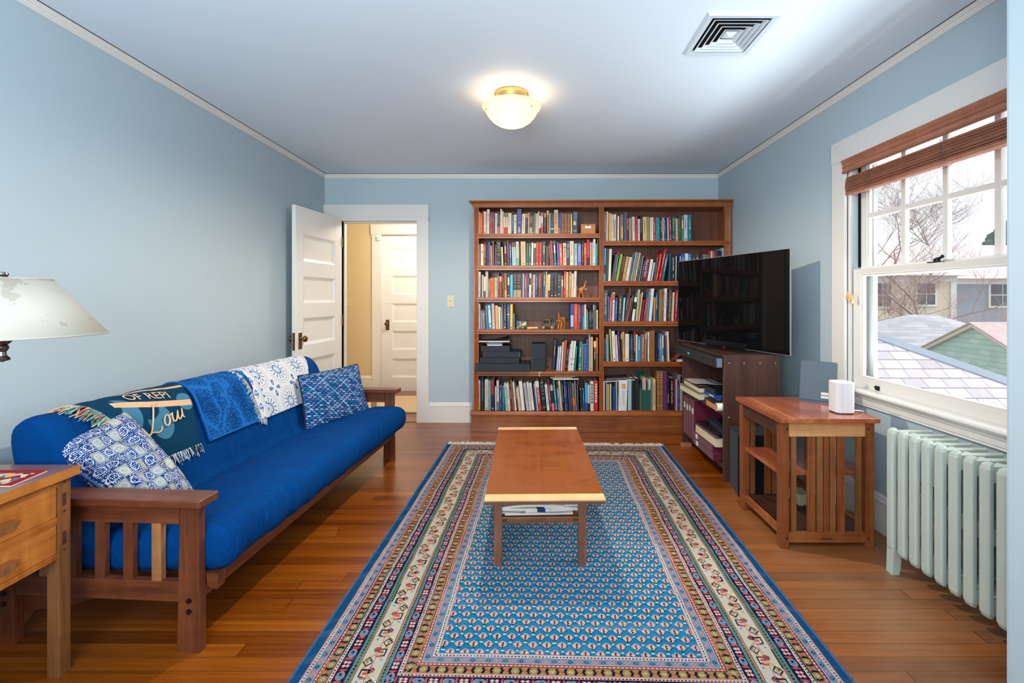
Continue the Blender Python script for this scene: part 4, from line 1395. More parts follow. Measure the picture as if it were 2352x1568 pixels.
def ordw(n):
    if n < 20: return ORD[n-1]
    t_ = ['twent','thirt','fort'][n//10-2]
    return t_+'ieth' if n % 10 == 0 else t_+'y-'+ORD[n%10-1]
rows = []; key = None
for l in BOOKTXT.strip().split('\n'):
    p = l.split()
    if p[0] == 'ROW': key = (p[1], int(p[2])); i_ = 0; continue
    i_ += 1
    rows.append((key, i_, int(p[0])/1000, int(p[1])/1000, int(p[2])/1000, int(p[3])/1000, p[4], p[5]))
big = set(id(r) for r in sorted(rows, key=lambda r: -r[3]*r[5])[:300])
SN = {('left',1):'top shelf, left bay',('left',2):'second shelf, left bay',('left',3):'third shelf, left bay',('left',4):'fourth shelf, left bay',('left',5):'fifth shelf, left bay',('left',6):'bottom shelf, left bay',
      ('right',1):'top shelf, right bay',('right',2):'second shelf, right bay',('right',3):'third shelf, right bay',('right',4):'fourth shelf, right bay',('right',5):'bottom shelf, right bay'}
stuff = MB(); stuff_m = ['page']
BR = Matrix.Translation(BO) @ Matrix.Rotation(BT, 4, 'Z')
for r in rows:
    key, idx, u, w, dx, h, colr, style = r
    rnd = random.Random(idx*31+hash(key[1])*7+(5 if key[0]=='left' else 0))
    th = atan2(dx, h); zt = SHELF[key]
    w = w-.0006; t = w*cos(th)
    if th > 0: H = (h-t*sin(th))/cos(th); pu = u+w
    else: H = h/cos(th); pu = u
    ceil_ = {'left':.300,'right':.36}[key[0]]
    D = min(.24, .13+H*.28+rnd.uniform(-.01,.01))
    yf = .020+rnd.uniform(-.008,.006)
    if key in (('left',6),('right',5)): yf = .006+rnd.uniform(-.012,.01); D = min(D+.04,.26)
    mb, mats = book_mesh(t, H, D, colr, style, rnd)
    if th > 0: mb.v = [(x-t, y, z) for x, y, z in mb.v]
    Mx = BR @ Matrix.Translation((pu, yf, zt+.0005)) @ Matrix.Rotation(th, 4, 'Y')
    if id(r) in big:
        o = mobj('book', mb, [M['page'] if m == 'page' else bmat(m) for m in mats]); o.matrix_world = Mx
        size = ('slim ' if w < .016 else 'thick ' if w > .036 else '')+('tall ' if h > .27 else '')
        st = [s.split(':') for s in style.split(',')] if style != '-' else []
        det = ''
        for s in st:
            if s[0] in ('t','B'): det = 'with %s title' % COL[s[-1]][3]; break
            if s[0] == 'T': det = 'titled '+s[1].replace('_',' '); break
            if s[0] == 'b': det = 'with %s bands' % COL[s[-1]][3]; break
            if s[0] in ('l','L','L2','L3','l2'): det = 'with %s label' % COL[s[-1]][3]; break
            if s[0].startswith('top'): det = 'with %s top' % COL[s[-1]][3]; break
            if s[0].startswith('bot'): det = 'with %s base' % COL[s[-1]][3]; break
        lean = '' if abs(th) < .12 or det else ('leaning right' if th > 0 else 'leaning left')
        lab = ('%s%s book %s %s' % (size, COL[colr][3], det, lean)).replace('  ',' ').strip()
        if len(lab.split()) > 9: lab = ('%s book %s' % (COL[colr][3], det)).strip()
        lab += ', %s from left, %s' % (ordw(idx), SN[key])
        tag(o, lab, 'book', 'books on the %s' % SN[key].replace(', ', ' of the '))
    else:
        off = len(stuff_m); mp = []
        for m in mats:
            if m not in stuff_m: stuff_m.append(m)
            mp.append(stuff_m.index(m))
        n0 = len(stuff.v); stuff.v += [tuple(Mx @ Vector(v)) for v in mb.v]; stuff.f += [tuple(i+n0 for i in f) for f in mb.f]; stuff.m += [mp[m] for m in mb.m]
o = mobj('thin_books', stuff, [M['page'] if m == 'page' else bmat(m) for m in stuff_m])
tag(o, 'slimmest books wedged between the larger volumes all over the bookcase', 'books', kind='stuff')
# helper: things standing on shelves, in bookcase coordinates
def onshelf(o, u, y, zt, rz=0):
    o.matrix_world = BR @ Matrix.Translation((u, y, zt)) @ Matrix.Rotation(rz, 4, 'Z'); return o
def bt(name, label, cat, u, y, zt, rz=0, group=None): return onshelf(thing(name, label, cat, group=group), u, y, zt, rz)
M['kraft'] = plain('kraft_card', col(196,132,84), .7, .2, vary=.08); M['label'] = plain('paper_label', col(230,224,214), .7)
M['blackcard'] = plain('black_archive_card', col(38,46,54), .6, .3, vary=.1); M['rivet'] = plain('steel_rivet', col(150,160,170), .3, .5, 1)
# wooden card-file box, top left shelf
t = bt('card_file_box', 'small tan card-file box with white label holder, right end of top shelf', 'box', 1.011, .02, 1.862, -.05)
mb = MB(); mb.box(0,.134,0,.16,0,.083); mobj('box_body', mb, M['kraft'], t, bevel=.001)
mobj('lid', MB().box(-.001,.135,-.001,.161,.0832,.090), M['kraft'], t, bevel=.001)
mb = MB(); mb.box(.038,.094,-.002,-.0002,.050,.072); f_ = mobj('label_holder', mb, M['rivet'], t); mobj('label_card', MB().box(.043,.089,-.0028,-.0021,.054,.068), M['label'], f_)
mb = MB(); mb.prism([(.062+.008*cos(PI+PI*i/8), .083+.008*sin(PI+PI*i/8)) for i in range(9)], -.0012, -.0003, 'y'); mobj('finger_notch', mb, M['gap'], t)
# elephant bookends
M['teak'] = wood('carved_teak', col(120,66,28), col(168,98,44), col(204,136,76), 2, 3, .35, .3); M['ivory'] = plain('pale_tusk', col(232,224,210), .4)
def elephant(label, u, zt, rz, y=.06):
    t = bt('elephant_bookend', label, 'bookend', u, y, zt, rz, 'carved wooden elephant bookends')
    mobj('block', MB().box(-.058,-.028,-.022,.03,0,.112), M['teak'], t, bevel=.001)
    mb = MB(); mb.ball((.008,.004,.070), .026, 14, 0, (1.15,.8,1)); mb.ball((.030,.004,.086), .018, 12, 0, (1,.8,1))
    mb.tube([(.036,.004,.092),(.046,.004,.112),(.050,.004,.134),(.052,.004,.152),(.060,.004,.158)], [.012,.009,.007,.005,.0045], 10)
    for (x0,x1) in ((.0,-.012),(.012,.030)):
        for yy in (-.010,.018): mb.tube([(x0,yy,.060),(x1*.6+x0*.4,yy,.032),(x1,yy,.0)], [.013,.009,.009], 10)
    mb.prism([(.020,.10),(.006,.094),(.002,.066),(.016,.056),(.026,.074)], -.022, -.017, 'y'); mb.prism([(.020,.10),(.006,.094),(.002,.066),(.016,.056),(.026,.074)], .024, .029, 'y')
    mb.tube([(-.018,.004,.078),(-.026,.004,.062),(-.024,.004,.046)], .0025, 6)
    b = mobj('elephant_figure', mb, M['teak'], t, smooth=True, angle=60)
    mb = MB()
    for yy in (-.010,.018): mb.tube([(.040,yy,.078),(.056,yy,.076),(.068,yy,.084)], [.0035,.003,.0012], 6)
    mobj('tusks', mb, M['ivory'], t, smooth=True)
elephant('carved wooden elephant bookend with raised trunk, right end of the third left shelf', 1.006, 1.262, 0)
elephant('carved wooden elephant bookend turned outwards, left of the blue book, fourth left shelf', .820, .961, radians(-118), .055)
# framed picture tile and brass dish
t = bt('framed_tile', 'small dark framed tile picture beside books, fourth left shelf', 'picture', .400, .045, .961, .10)
mb = MB(); mb.box(0,.104,0,.014,0,.080); mb.v = [(x, y+z*.12, z) for x,y,z in mb.v]; mobj('picture_frame', mb, M['satin'], t, bevel=.001)
mt_ = Mat('tile_art', .3); x, y, z = mt_.xyz('Object'); rr = ((x-.10)*(x-.10)+(z-.01)*(z-.01)).sqrt()
mt_.base(mt_.mix(band(rr,.030,.058), mt_.mix(mt_.voro(mt_.scale(mt_.coord(),(60,1,60)),1.0) < .35, col(40,62,74), col(196,190,150)), col(206,180,110)))
mb = MB(); mb.box(.009,.095,-.0012,0,.008,.072); mb.v = [(x, y+z*.12, z) for x,y,z in mb.v]; mobj('picture_tile', mb, mt_.m, t)
t = bt('brass_cup', 'little brass lidded dish before the framed tile, fourth left shelf', 'dish', .462, .020, .961)
M['shbrass'] = plain('shiny_brass', col(214,170,90), .2, .5, 1.0)
mb = MB(); mb.lathe([(.001,0),(.020,0),(.024,.004),(.024,.016),(.020,.018),(.001,.018)], 20, (0,0,0), 0, 1.2, .8); mobj('dish_base', mb, M['shbrass'], t, smooth=True, angle=40)
mb = MB(); mb.lathe([(.018,.0185),(.015,.026),(.008,.031),(.001,.033)], 20, (0,0,0), 0, 1.2, .8); mobj('dish_lid', mb, M['shbrass'], t, smooth=True)
t = bt('metal_tray', 'small shallow metal tray, between brass dish and toy car', 'tray', .502, .030, .961)
mb = MB(); mb.box(0,.102,0,.05,.004,.007); mb.box(0,.102,0,.003,.007,.016); mb.box(0,.102,.047,.05,.007,.016); mb.box(0,.003,0,.05,.007,.018); mb.box(.099,.102,0,.05,.007,.018)
for a in (.006,.096):
    for b in (.006,.044): mb.box(a-.004,a+.004,b-.004,b+.004,0,.004)
mobj('tray_pan', mb, plain('bronze_tray', col(150,116,84), .3, .5, .9), t, bevel=.0008)
# cast toy car
M['iron'] = plain('dark_cast_metal', col(72,68,56), .4, .5, .7, vary=.2, sc=60)
t = bt('toy_car', 'dark metal vintage toy car on the fourth left shelf', 'toy car', .640, .030, .961, -.12)
mb = MB(); mb.box(.012,.086,.004,.046,.030,.088); mb.box(.008,.092,.001,.049,.084,.092); mb.box(.086,.128,.010,.040,.022,.052); mb.box(.006,.130,.006,.044,.016,.030)
mobj('car_body', mb, M['iron'], t, bevel=.003, seg=2)
mb = MB()
for x0,x1 in ((.020,.042),(.048,.068)): mb.box(x0,x1,.0028,.0039,.054,.080)
mb.box(.0861,.0868,.010,.040,.056,.080); mobj('car_window', mb, M['gap'], t)
mb = MB(); mb.tube([(-.002,.000,.030),(.006,.0,.040),(.022,.0,.040),(.034,.0,.024),(.060,.0,.020),(.078,.0,.024),(.088,.0,.038),(.106,.0,.038),(.116,.0,.022)], .004, 6); mb.tube([(-.002,.050,.030),(.006,.05,.040),(.022,.05,.040),(.034,.05,.024),(.060,.05,.020),(.078,.05,.024),(.088,.05,.038),(.106,.05,.038),(.116,.05,.022)], .004, 6)
mobj('fender', mb, M['iron'], t, smooth=True)
for xx in (.016,.098):
    for yy in (-.004,.048):
        mb = MB(); mb.lathe([(.001,0),(.017,0),(.018,.002),(.018,.006),(.001,.006)], 18); mb.v = [(x+xx, z+yy, y+.018) for x,y,z in mb.v]; w_ = mobj('wheel', mb, M['iron'], t)
        mb = MB(); s_ = -1 if yy < 0 else 1
        mb.lathe([(.0105,0),(.013,0),(.013,.0012),(.0105,.0012)], 16); mb.lathe([(.001,0),(.005,0),(.005,.002),(.001,.002)], 10)
        y0 = yy-.0014 if s_ < 0 else yy+.0062; mb.v = [(x+xx, z+y0, y+.018) for x,y,z in mb.v]; mobj('wheel_rim', mb, M['shbrass'], w_)
mb = MB()
for yy in (.014,.036): mb.ball((.131,yy,.044), .005, 10)
mobj('headlamps', mb, M['shbrass'], t, smooth=True)
# archive boxes on the fifth shelf
Z5 = .567
def abox(label, u0, u1, y0, D, z0, h, rz=0, tabs=True, notch=False):
    t = bt('archive_box', label, 'box', u0, y0, z0, rz, 'black archive boxes on the fifth left shelf'); W_ = u1-u0
    mobj('box_tray', MB().box(.002,W_-.002,.002,D-.002,0,h*.55), M['blackcard'], t)
    mb = MB(); mb.box(0,W_,0,D,h*.12,h); mobj('box_lid', mb, M['blackcard'], t, bevel=.0015)
    if tabs:
        mb = MB()
        for k in range(4):
            for x_ in (.008, W_-.008): mb.box(x_-.0018,x_+.0018,-.001,-.0002,h*(.2+.2*k)-.0018,h*(.2+.2*k)+.0018)
        mobj('rivet', mb, M['rivet'], t)
    if notch:
        mb = MB(); mb.prism([(W_/2+.012*cos(PI*i/8), h*.12+.012*sin(PI*i/8)) for i in range(9)], -.0012, -.0002, 'y'); mobj('finger_notch', mb, M['gap'], t)
abox('widest black archive box, lowest of the stack, jutting over the shelf edge', .022, .530, -.045, .29, Z5+.001, .072)
abox('second black archive box from the bottom of the stack', .055, .430, -.005, .25, Z5+.074, .054, tabs=False)
abox('glossy black archive box with thumb notch, third in the stack', .085, .440, -.015, .26, Z5+.129, .052, notch=True)
abox('narrow black archive box on top of the stack under papers', .066, .340, .000, .22, Z5+.182, .054, tabs=False)
rnd = random.Random(12)
zz = Z5+.2365
for i, (lab, u0, w_, y0, d_, rz, cc) in enumerate((('white brochure lowest of the papers on the archive boxes', .125, .14, .02, .18, .03, (226,226,236)), ('grey leaflet in the middle of the papers on the archive boxes', .115, .15, .03, .18, -.06, (176,184,190)),
        ('pale blue pamphlet on top of the small paper pile', .130, .16, .04, .17, .10, (150,172,196)))):
    mb = MB(); P = []
    mb.grid(lambda u_,v_: (u_*w_, v_*d_, .0006+.003*sin(u_*5+i)*.3*v_), 8, 6); mb.grid(lambda u_,v_: (u_*w_, v_*d_, .0106+.003*sin(u_*5+i)*v_), 8, 6)
    mb.box(.0,w_,.0,.001,.0006,.0106); mb.box(0,.001,0,d_,.0006,.0106); mb.box(w_-.001,w_,0,d_,.0006,.0106)
    o = mobj('paper_bundle', mb, plain('paper_%d' % i, col(*cc), .6)); onshelf(o, u0, y0, zz, rz); tag(o, lab, 'papers', 'papers on the archive boxes'); zz += .0125
mb = MB(); mb.box(0,.285,0,.20,0,.009); n0 = len(mb.v)
o = mobj('magazine', mb, plain('magazine_edge', col(236,214,196), .6), bevel=.001); onshelf(o, .050, -.01, zz, 0); tag(o, 'thick cream-edged magazine lying flat across the archive boxes', 'magazine')
mb = MB(); mb.grid(lambda u_,v_: (u_*.27, v_*.18, .001+.040*u_**3*(v_)), 14, 6)
o = mobj('curled_sheet', mb, plain('dark_cover_sheet', col(66,76,86), .4)); onshelf(o, .055, .005, zz+.009, 0); tag(o, 'dark curled sheet on the uppermost magazine', 'paper')
sm = o.modifiers.new('thickness', 'SOLIDIFY'); sm.thickness = .0008
# upright black document case with string tie
t = bt('document_case', 'upright black flap-top document case, beside the leaning books', 'box', .548, -.014, Z5+.001, 0)
mobj('case_body', MB().box(0,.124,.003,.22,0,.254), M['blackcard'], t, bevel=.003)
mb = MB(); mb.prism([(-.001,.256),(-.001,.112),(.108,.112),(.118,.114),(.125,.126),(.125,.256)], -.001, .0022, 'y'); mobj('case_flap', mb, M['blackcard'], t, bevel=.0008)
mb = MB()
for k in range(14): mb.box(.0035,.0055,-.002,-.0012,.014+.017*k,.017+.017*k)
mobj('stitching', mb, M['rivet'], t)
mb = MB(); mb.tube([(.066,-.002,.0),(.070,-.005,-.012),(.066,-.006,-.028),(.070,-.006,-.044)], .0017, 6); mb.tube([(.094,-.002,.0),(.084,-.006,-.010),(.070,-.006,-.022),(.072,-.006,-.046)], .0017, 6)
mb.v = [(x, y-.004, z) for x,y,z in mb.v]
mobj('string_tie', mb, M['label'], t)
# flat books lying on the bottom rows
def flatbook(label, u0, w_, y0, d_, z0, h, rz, colr, tilt=0, name='book'):
    mb = MB(); mb.box(0,w_,0,d_,0,.0015,1); mb.box(0,w_,0,d_,h-.0015,h,1); mb.box(.002,w_-.002,.002,d_,.0015,h-.0015,0)
    o = mobj(name, mb, [M['page'] if colr != 'white' else M['label'], bmat(colr)]); o.matrix_world = BR @ Matrix.Translation((u0,y0,z0)) @ Matrix.Rotation(rz,4,'Z') @ Matrix.Rotation(tilt,4,'Y')
    tag(o, label, name, 'flat books and magazines on the rows'); return o
ZB = .193
flatbook('thin white booklet lying flat lowest on the bottom-shelf books, red corner', .745, .245, .01, .20, ZB+.291, .009, 0, 'white', -.015)
flatbook('sand paperback lying flat, second of the pile above the bottom left books', .722, .205, .02, .19, ZB+.303, .012, .02, 'sand', .01)
flatbook('white book with yellow-green cover lying uppermost above the bottom left books', .760, .195, .02, .18, ZB+.319, .020, -.03, 'goldolive')
flatbook('long pale magazine lying aslant over the bottom right books', 1.232, .305, .0, .22, .202+.262, .008, .02, 'paleblue', -.065, 'magazine')
flatbook('dark photo-cover magazine lying on the slanting pale magazine', 1.245, .215, .02, .20, .202+.283, .007, -.06, 'plumgrey', -.065, 'magazine')
# ring binders, magazine file (bottom right)
t = bt('ring_binder', 'wide white ring binder with square gold emblem label, bottom right shelf', 'binder', 1.357, -.022, .202)
mb = MB(); mb.box(0,.075,0,.004,0,.288); mb.box(0,.003,.004,.26,0,.288); mb.box(.072,.075,.004,.26,0,.288); mb.v = [(x+ (z*.035 if x > -1 else 0)*1.0, y, z) for x,y,z in mb.v]; mobj('binder_cover', mb, M['white'], t, bevel=.0015)
mobj('binder_pages', MB().box(.006,.070,.02,.24,.004,.275), M['page'], t)
mb = MB(); mb.box(.030,.066,-.0008,-.0002,.206,.252); mobj('emblem_label', mb, bmat('gold'), t)
mb = MB(); rnd = random.Random(3)
for cx_ in (.038,.045,.054):
    z = .19
    while z > .06: quad(mb, cx_-.0015, cx_+.0015, z-.003, z, -.0005, 0); z -= .0046
mobj('title_lettering', mb, bmat('charcoal'), t)
t = bt('ring_binder', 'slim pale blue binder with two finger holes, right of the wide white binder', 'binder', 1.447, .0, .202)
mobj('binder_cover', MB().box(0,.035,0,.25,0,.292), bmat('iceblue'), t, bevel=.0015)
mb = MB()
for z_ in (.028,.266): mb.add([(.0175+.0035*cos(i*PI/6), -.0004, z_+.0035*sin(i*PI/6)) for i in range(12)], [tuple(range(12))])
mobj('finger_hole', mb, M['gap'], t)
t = bt('magazine_file', 'dark green cloth magazine file holding cream papers, bottom right shelf', 'magazine file', 1.568, .0, .202)
mf = cloth('green_bookcloth', col(38,82,72), .8); mb = MB(); mb.box(0,.092,0,.003,0,.192); mb.box(0,.003,.003,.24,0,.20); mb.box(.089,.092,.003,.24,0,.20); mb.prism([(.003,.192),(.24,.335),(.24,.20),(.003,.19)], 0, .003, 'x'); mb.prism([(.003,.192),(.24,.335),(.24,.20),(.003,.19)], .089, .092, 'x'); mb.box(0,.092,.24,.243,0,.335)
mobj('file_box', mb, mf, t)
for i, (x0, w_, h_, y0, cc) in enumerate(((.004,.012,.275,.02,'navy'),(.024,.012,.285,.03,'sand'),(.040,.010,.30,.012,'palecream'),(.054,.006,.27,.05,'grey'))):
    o = onshelf(mobj('paper_folder', MB().box(0,w_,0,.18,0,h_), bmat(cc)), 1.568+x0, y0+.006, .2055)
    tag(o, ['navy folder leftmost in the green magazine file','sand folder second in the green magazine file','tallest cream folder in the green magazine file','thin grey folder rightmost in the green magazine file'][i], 'folder', 'folders in the green magazine file')
# leaning magazine and blue book on the fourth right shelf
mb = MB(); mb.grid(lambda u_,v_: (u_*.125, v_*.2, .078*u_**1.35), 12, 3)
o = mobj('magazine', mb, bmat('russet')); onshelf(o, 1.842, -.005, .663); sm = o.modifiers.new('thickness','SOLIDIFY'); sm.thickness = .003
tag(o, 'glossy dark orange magazine curving up beside the white books, fourth right shelf', 'magazine')
flatbook('blue book lying flat beneath the curved magazine on the fourth right shelf', 1.905, .10, -.03, .20, .660, .028, 0, 'blue')
# ================================================================ FUTON
FO, FR = Vector((-1.1757, 1.6817, 0)), -.060
FM = Matrix.Translation(FO) @ Matrix.Rotation(FR, 4, 'Z')
fut = thing('futon_sofa', 'long royal blue futon sofa on a reddish mission-style wooden frame', 'sofa', FO, FR)
def fp(name, mb, mat, **k): return mobj(name, mb, mat, fut, **k)
AL = 2.005
def post(b0, b1, y0, y1):
    # flared post: near-vertical outer edge
    mb = MB(); P = [(-b0,0),(-b0,.525),(-b1,.525),(-b1,0)]
    mb.v = []; mb.f = []; mb.m = []
    x0, x1 = -b1, -b0
    P = [(x0-.006,0),(x1,0),(x1-.006,.525),(x0+.006,.525)]
    mb.prism(P, y0, y1, 'y'); return mb
for y0, y1 in ((0,.032),(AL-.032,AL)):
    near = y0 == 0
    fp('arm_post', post(0,.080,y0,y1), M['futz'], bevel=.0015); fp('arm_post', post(.705,.785,y0,y1), M['futz'], bevel=.0015)
    fp('arm_rail', MB().box(-.705,-.080,y0+.004,y1-.004,.452,.520), M['futx'], bevel=.001)
    fp('arm_rail', MB().box(-.705,-.080,y0+.002,y1-.002,.178,.248), M['futx'], bevel=.001)
    for k in range(5):
        bc_ = .166+.1075*k; w_ = .018
        fp('slat', MB().box(-bc_-w_, -bc_+w_, y0+.004, y1-.006, .246, .454), M['futs'] if k in (0,4) else M['futz'], bevel=.001)
    ya, yb_ = y0-.042, y1+.024
    if not near: ya, yb_ = y0-.024, y1+.042
    mb = MB(); P = rrect(-.815,.032,ya,yb_,.012,4); mb.prism(P, .527, .556, 'z'); fp('arm_rest', mb, M['futx'], bevel=.005, seg=3)
    s_ = (y0-.004, y0+.004) if near else (y1-.004, y1+.004)
    for b_ in (.040,.745):
        for z_ in (.146,.184): mb = MB(); mb.tube([(-b_,s_[0],z_),(-b_,s_[1],z_)], .0095, 14); fp('bolt', mb, M['bolt'], smooth=True, angle=40)
    mb = MB(); P = [(-.08,.18),(-.40,.168),(-.55,.120),(-.66,.108),(-.705,.05),(-.705,.18)]; mb.prism(P, y0+.030 if near else y0-.020, y0+.050 if near else y0, 'y'); fp('corner_brace', mb, M['futx'], bevel=.001)
fp('front_rail', MB().box(-.034,-.006,.033,AL-.033,.182,.262), M['futy'], bevel=.002)
fp('rear_rail', MB().box(-.745,-.715,.033,AL-.033,.12,.22), M['futy'], bevel=.002)
mb = MB(); mb.prism([(.010,.215),(.048,.205),(.052,.262),(.006,.262)], .036, .078, 'y'); mb.v = [(x-.012,y,z) for x,y,z in mb.v]
fp('seat_deck_rail', mb, M['futx'], bevel=.0015)
mb = MB()
for k in range(13): mb.box(-.70,-.036,.10+.145*k,.16+.145*k,.222,.236)
for k in range(13): fp('deck_slat', MB().box(-.70,-.036,.10+.145*k,.16+.145*k,.220,.236), M['futx'])
# mattress outline (b, z), counter-clockwise starting at the front bottom
MO = [(.02,.262),(-.035,.266),(-.066,.290),(-.078,.335),(-.070,.385),(-.048,.420),(-.010,.436),(.05,.436),(.15,.424),(.25,.408),(.35,.392),(.415,.378),(.445,.372),(.462,.392),(.475,.425),(.500,.50),(.535,.60),(.568,.685),(.600,.752),(.640,.796),(.690,.812),(.740,.806),(.775,.780),(.790,.735),(.780,.66),(.745,.54),(.705,.42),(.66,.33),(.60,.275),(.50,.25),(.30,.248),(.15,.252)]
MO = smooth_poly(MO, 1, True)
def outline_offset(P, d):
    n = len(P); Q = []
    for i in range(n):
        a, b, c_ = P[i-1], P[i], P[(i+1)%n]
        tx, tz = c_[0]-a[0], c_[1]-a[1]; l = math.hypot(tx,tz) or 1
        nx, nz = -tz/l, tx/l   # outline runs clockwise in (b,z): outward
        Q.append((b[0]-nx*d*-1, b[1]-nz*d*-1))
    return Q
_ar = sum(MO[i][0]*MO[(i+1)%len(MO)][1]-MO[(i+1)%len(MO)][0]*MO[i][1] for i in range(len(MO)))
SGN = 1 if _ar < 0 else -1
def off_in(P, d): return outline_offset(P, -d*SGN)
def seat_sag(a, b, z):
    return z
mb = MB(); NA = 150; a0_, a1_ = .034, AL-.036; rings = []
for i in range(NA+1):
    s = i/NA; s = .5-.5*cos(PI*s) if 0 else s
    a = lerp(a0_, a1_, s); e = min(a-a0_, a1_-a); R_ = .055
    ins = 0 if e > R_ else R_*.6*(1-sqrt(max(0,1-((R_-e)/R_)**2)))
    P = off_in(MO, ins); n = len(P); ring = []
    for k, (b, z) in enumerate(P):
        pa, pc = P[k-1], P[(k+1)%n]; tx, tz = pc[0]-pa[0], pc[1]-pa[1]; l = math.hypot(tx,tz) or 1; nx, nz = -tz/l*SGN, tx/l*SGN
        q = k/n
        top = z > .30 and b < .46; front = b < 0
        dsp = .0050*(1-2.4*abs(hnoise(a*15+b*6, b*4+z*3, 1.3)))**3+.0026*hnoise(a*26+b*9, b*5+z*4, 1.3)+.007*hnoise(a*7, b*6+z*5, 4.0)+.002*hnoise(a*70,b*9,2)
        if top and .22 < b < .46: dsp += .013*hnoise(a*9+b*10, b*7, 8)
        if b > .46 and z > .3: dsp = .005*hnoise(a*5,z*7,9)+.003*hnoise(a*14+z*9,z*5,3)
        if z > .76: dsp *= .5
        bulge = .018*sin(PI*min(1,max(0,s)))*0 + (.030*s if (front or b < .1) else 0)*(1 if b < .05 else max(0,1-(b-.05)/.2))
        w = 1 if e > .03 else e/.03
        bb = b+nx*dsp*w-bulge
        ring.append((-bb, a, z+nz*dsp*w))
    rings.append(ring)
n = len(rings[0])
for r in rings: mb.v += r
for i in range(NA):
    for k in range(n): mb.f.append((i*n+k, i*n+(k+1)%n, (i+1)*n+(k+1)%n, (i+1)*n+k)); mb.m.append(0)
for i in (0, NA):   # fan-filled ends
    P = rings[i]; ins = [(-p[0]*1, p[2]) for p in P]
    base_i = i*n; mb.f.append(tuple(base_i+k for k in range(n))); mb.m.append(0)
fc = Mat('blue_cotton_mattress_cover', .9, .06)
x, y, z = fc.xyz('Object')
wr = fc.noise(fc.comb(x*5.0, y*38.0, z*6.0), 1.0, 4, .6, .6)
wr2 = fc.noise(fc.comb(x*9.0+y*6.0, y*12.0, z*9.0), 1.0, 3, .55, 1.0)
fc.base(fc.mix(fc.noise(fc.coord(), 4, 3), col(0,52,110), col(2,70,136)))
fc.bump(wr*.8+wr2*.6, .9, .020); pass
matt = fp('mattress', mb, fc.m, smooth=True)
# drape path: over the back cushion from behind the ridge down the front
DP = [(.790,.700),(.792,.735),(.776,.782),(.741,.808),(.690,.815),(.639,.799),(.597,.755),(.564,.687),(.531,.602),(.496,.502),(.470,.425)]
DP = smooth_poly(DP, 2)
_L = [0]
for i in range(1,len(DP)): _L.append(_L[-1]+math.dist(DP[i],DP[i-1]))
DL = _L[-1]; RIDGE = min(_L[i] for i in range(len(DP)) if DP[i][0] < .69)
def drape(a, s, off):
    # s metres below the ridge (negative: behind); off: height above the cloth
    p = polyline_at(DP, max(0,min(1,(RIDGE+s)/DL))); q = polyline_at(DP, max(0,min(1,(RIDGE+s+.01)/DL))); o_ = polyline_at(DP, max(0,min(1,(RIDGE+s-.01)/DL)))
    tx, tz = q[0]-o_[0], q[1]-o_[1]; l = math.hypot(tx,tz) or 1
    nx, nz = tz/l, -tx/l     # outward normal (towards room / up)
    return Vector((-(p[0]+nx*off), a, p[1]+nz*off))
def throw(name, label, aL0, aR0, aL1, aR1, s0, s1, mat, off=.010, nu=50, nv=60, th=.006, seed=0):
    t = thing(name, label, 'blanket', FO, FR)
    def fn(u, v):
        s = lerp(s0, s1, v); k = max(0, s/s1); a = lerp(lerp(aL0,aL1,k), lerp(aR0,aR1,k), u)
        o_ = off+.0035*hnoise(a*9+seed, s*6, seed)+.002*hnoise(a*25, s*10, seed+3)
        return drape(a, s, o_)
    def uvf(u, v):
        s = lerp(s0, s1, v); k = max(0, s/s1); return (lerp(lerp(aL0,aL1,k), lerp(aR0,aR1,k), u), s)
    mb = MB(); mb.grid(fn, nu, nv, uvf=uvf)
    o = mobj('throw_cloth', mb, mat, t, smooth=True)
    sm = o.modifiers.new('thickness', 'SOLIDIFY'); sm.thickness = th; sm.offset = -1
    return t, fn
# ---- throw 1: dark teal woven throw with lettering
m1 = Mat('teal_woven_throw', .9, .1); u, v, _ = m1.xyz('UV')
wv = m1.noise(m1.comb(u*700.0, v*700.0, 0), 1.0, 0)
base_ = m1.mix(wv, col(6,44,70), col(10,66,96))
lt = m1.mix(wv, col(40,96,128), col(84,140,166))
def disc(cx, cy, r, sx=1.0): return (((u-cx)*(u-cx)*sx+(v-cy)*(v-cy)).sqrt() < r)
leaf = (disc(.30,.115,.095)*(1.0-disc(.265,.06,.062))).max(disc(.47,.18,.085,1.8)*(1.0-disc(.43,.10,.06))).max(disc(.64,.12,.045))
c = m1.mix(leaf, base_, lt)
rv = v-((u-.38)*.26+.058-(u-.38)*(u-.38)*.2)
c = m1.mix(band(rv, -.000, .030)*(u > .30), c, m1.mix(wv, col(206,160,120), col(230,190,150)))
c = m1.mix(band(rv, -.095, -.078)*(u > .38), c, col(214,172,130))
m1.base(c); m1.bump(wv, .4, .001)
t1, f1 = throw('woven_throw', 'dark teal woven throw with tan lettering, nearest on the sofa back', .20, .700, .34, .635, -.10, .340, m1.m, seed=1)
M['tanthread'] = cloth('tan_thread', col(226,184,142), .9)
def drape_text(txt, size, a0, s0, slant=0, shear=0, off=.0175, sx=1.0):
    me = text_mesh(txt, size, sx); bm = bmesh.new(); bm.from_mesh(me)
    bmesh.ops.triangulate(bm, faces=bm.faces); bmesh.ops.subdivide_edges(bm, edges=[e for e in bm.edges if e.calc_length() > .012], cuts=2)
    mb = MB(); vs = []
    for v_ in bm.verts:
        x_ = v_.co.x+v_.co.y*shear; vs.append(drape(a0+x_, s0-(v_.co.y+slant*x_), off))
    mb.add(vs, [tuple(q.index for q in f.verts) for f in bm.faces]); bm.free(); return mb
mb = MB()
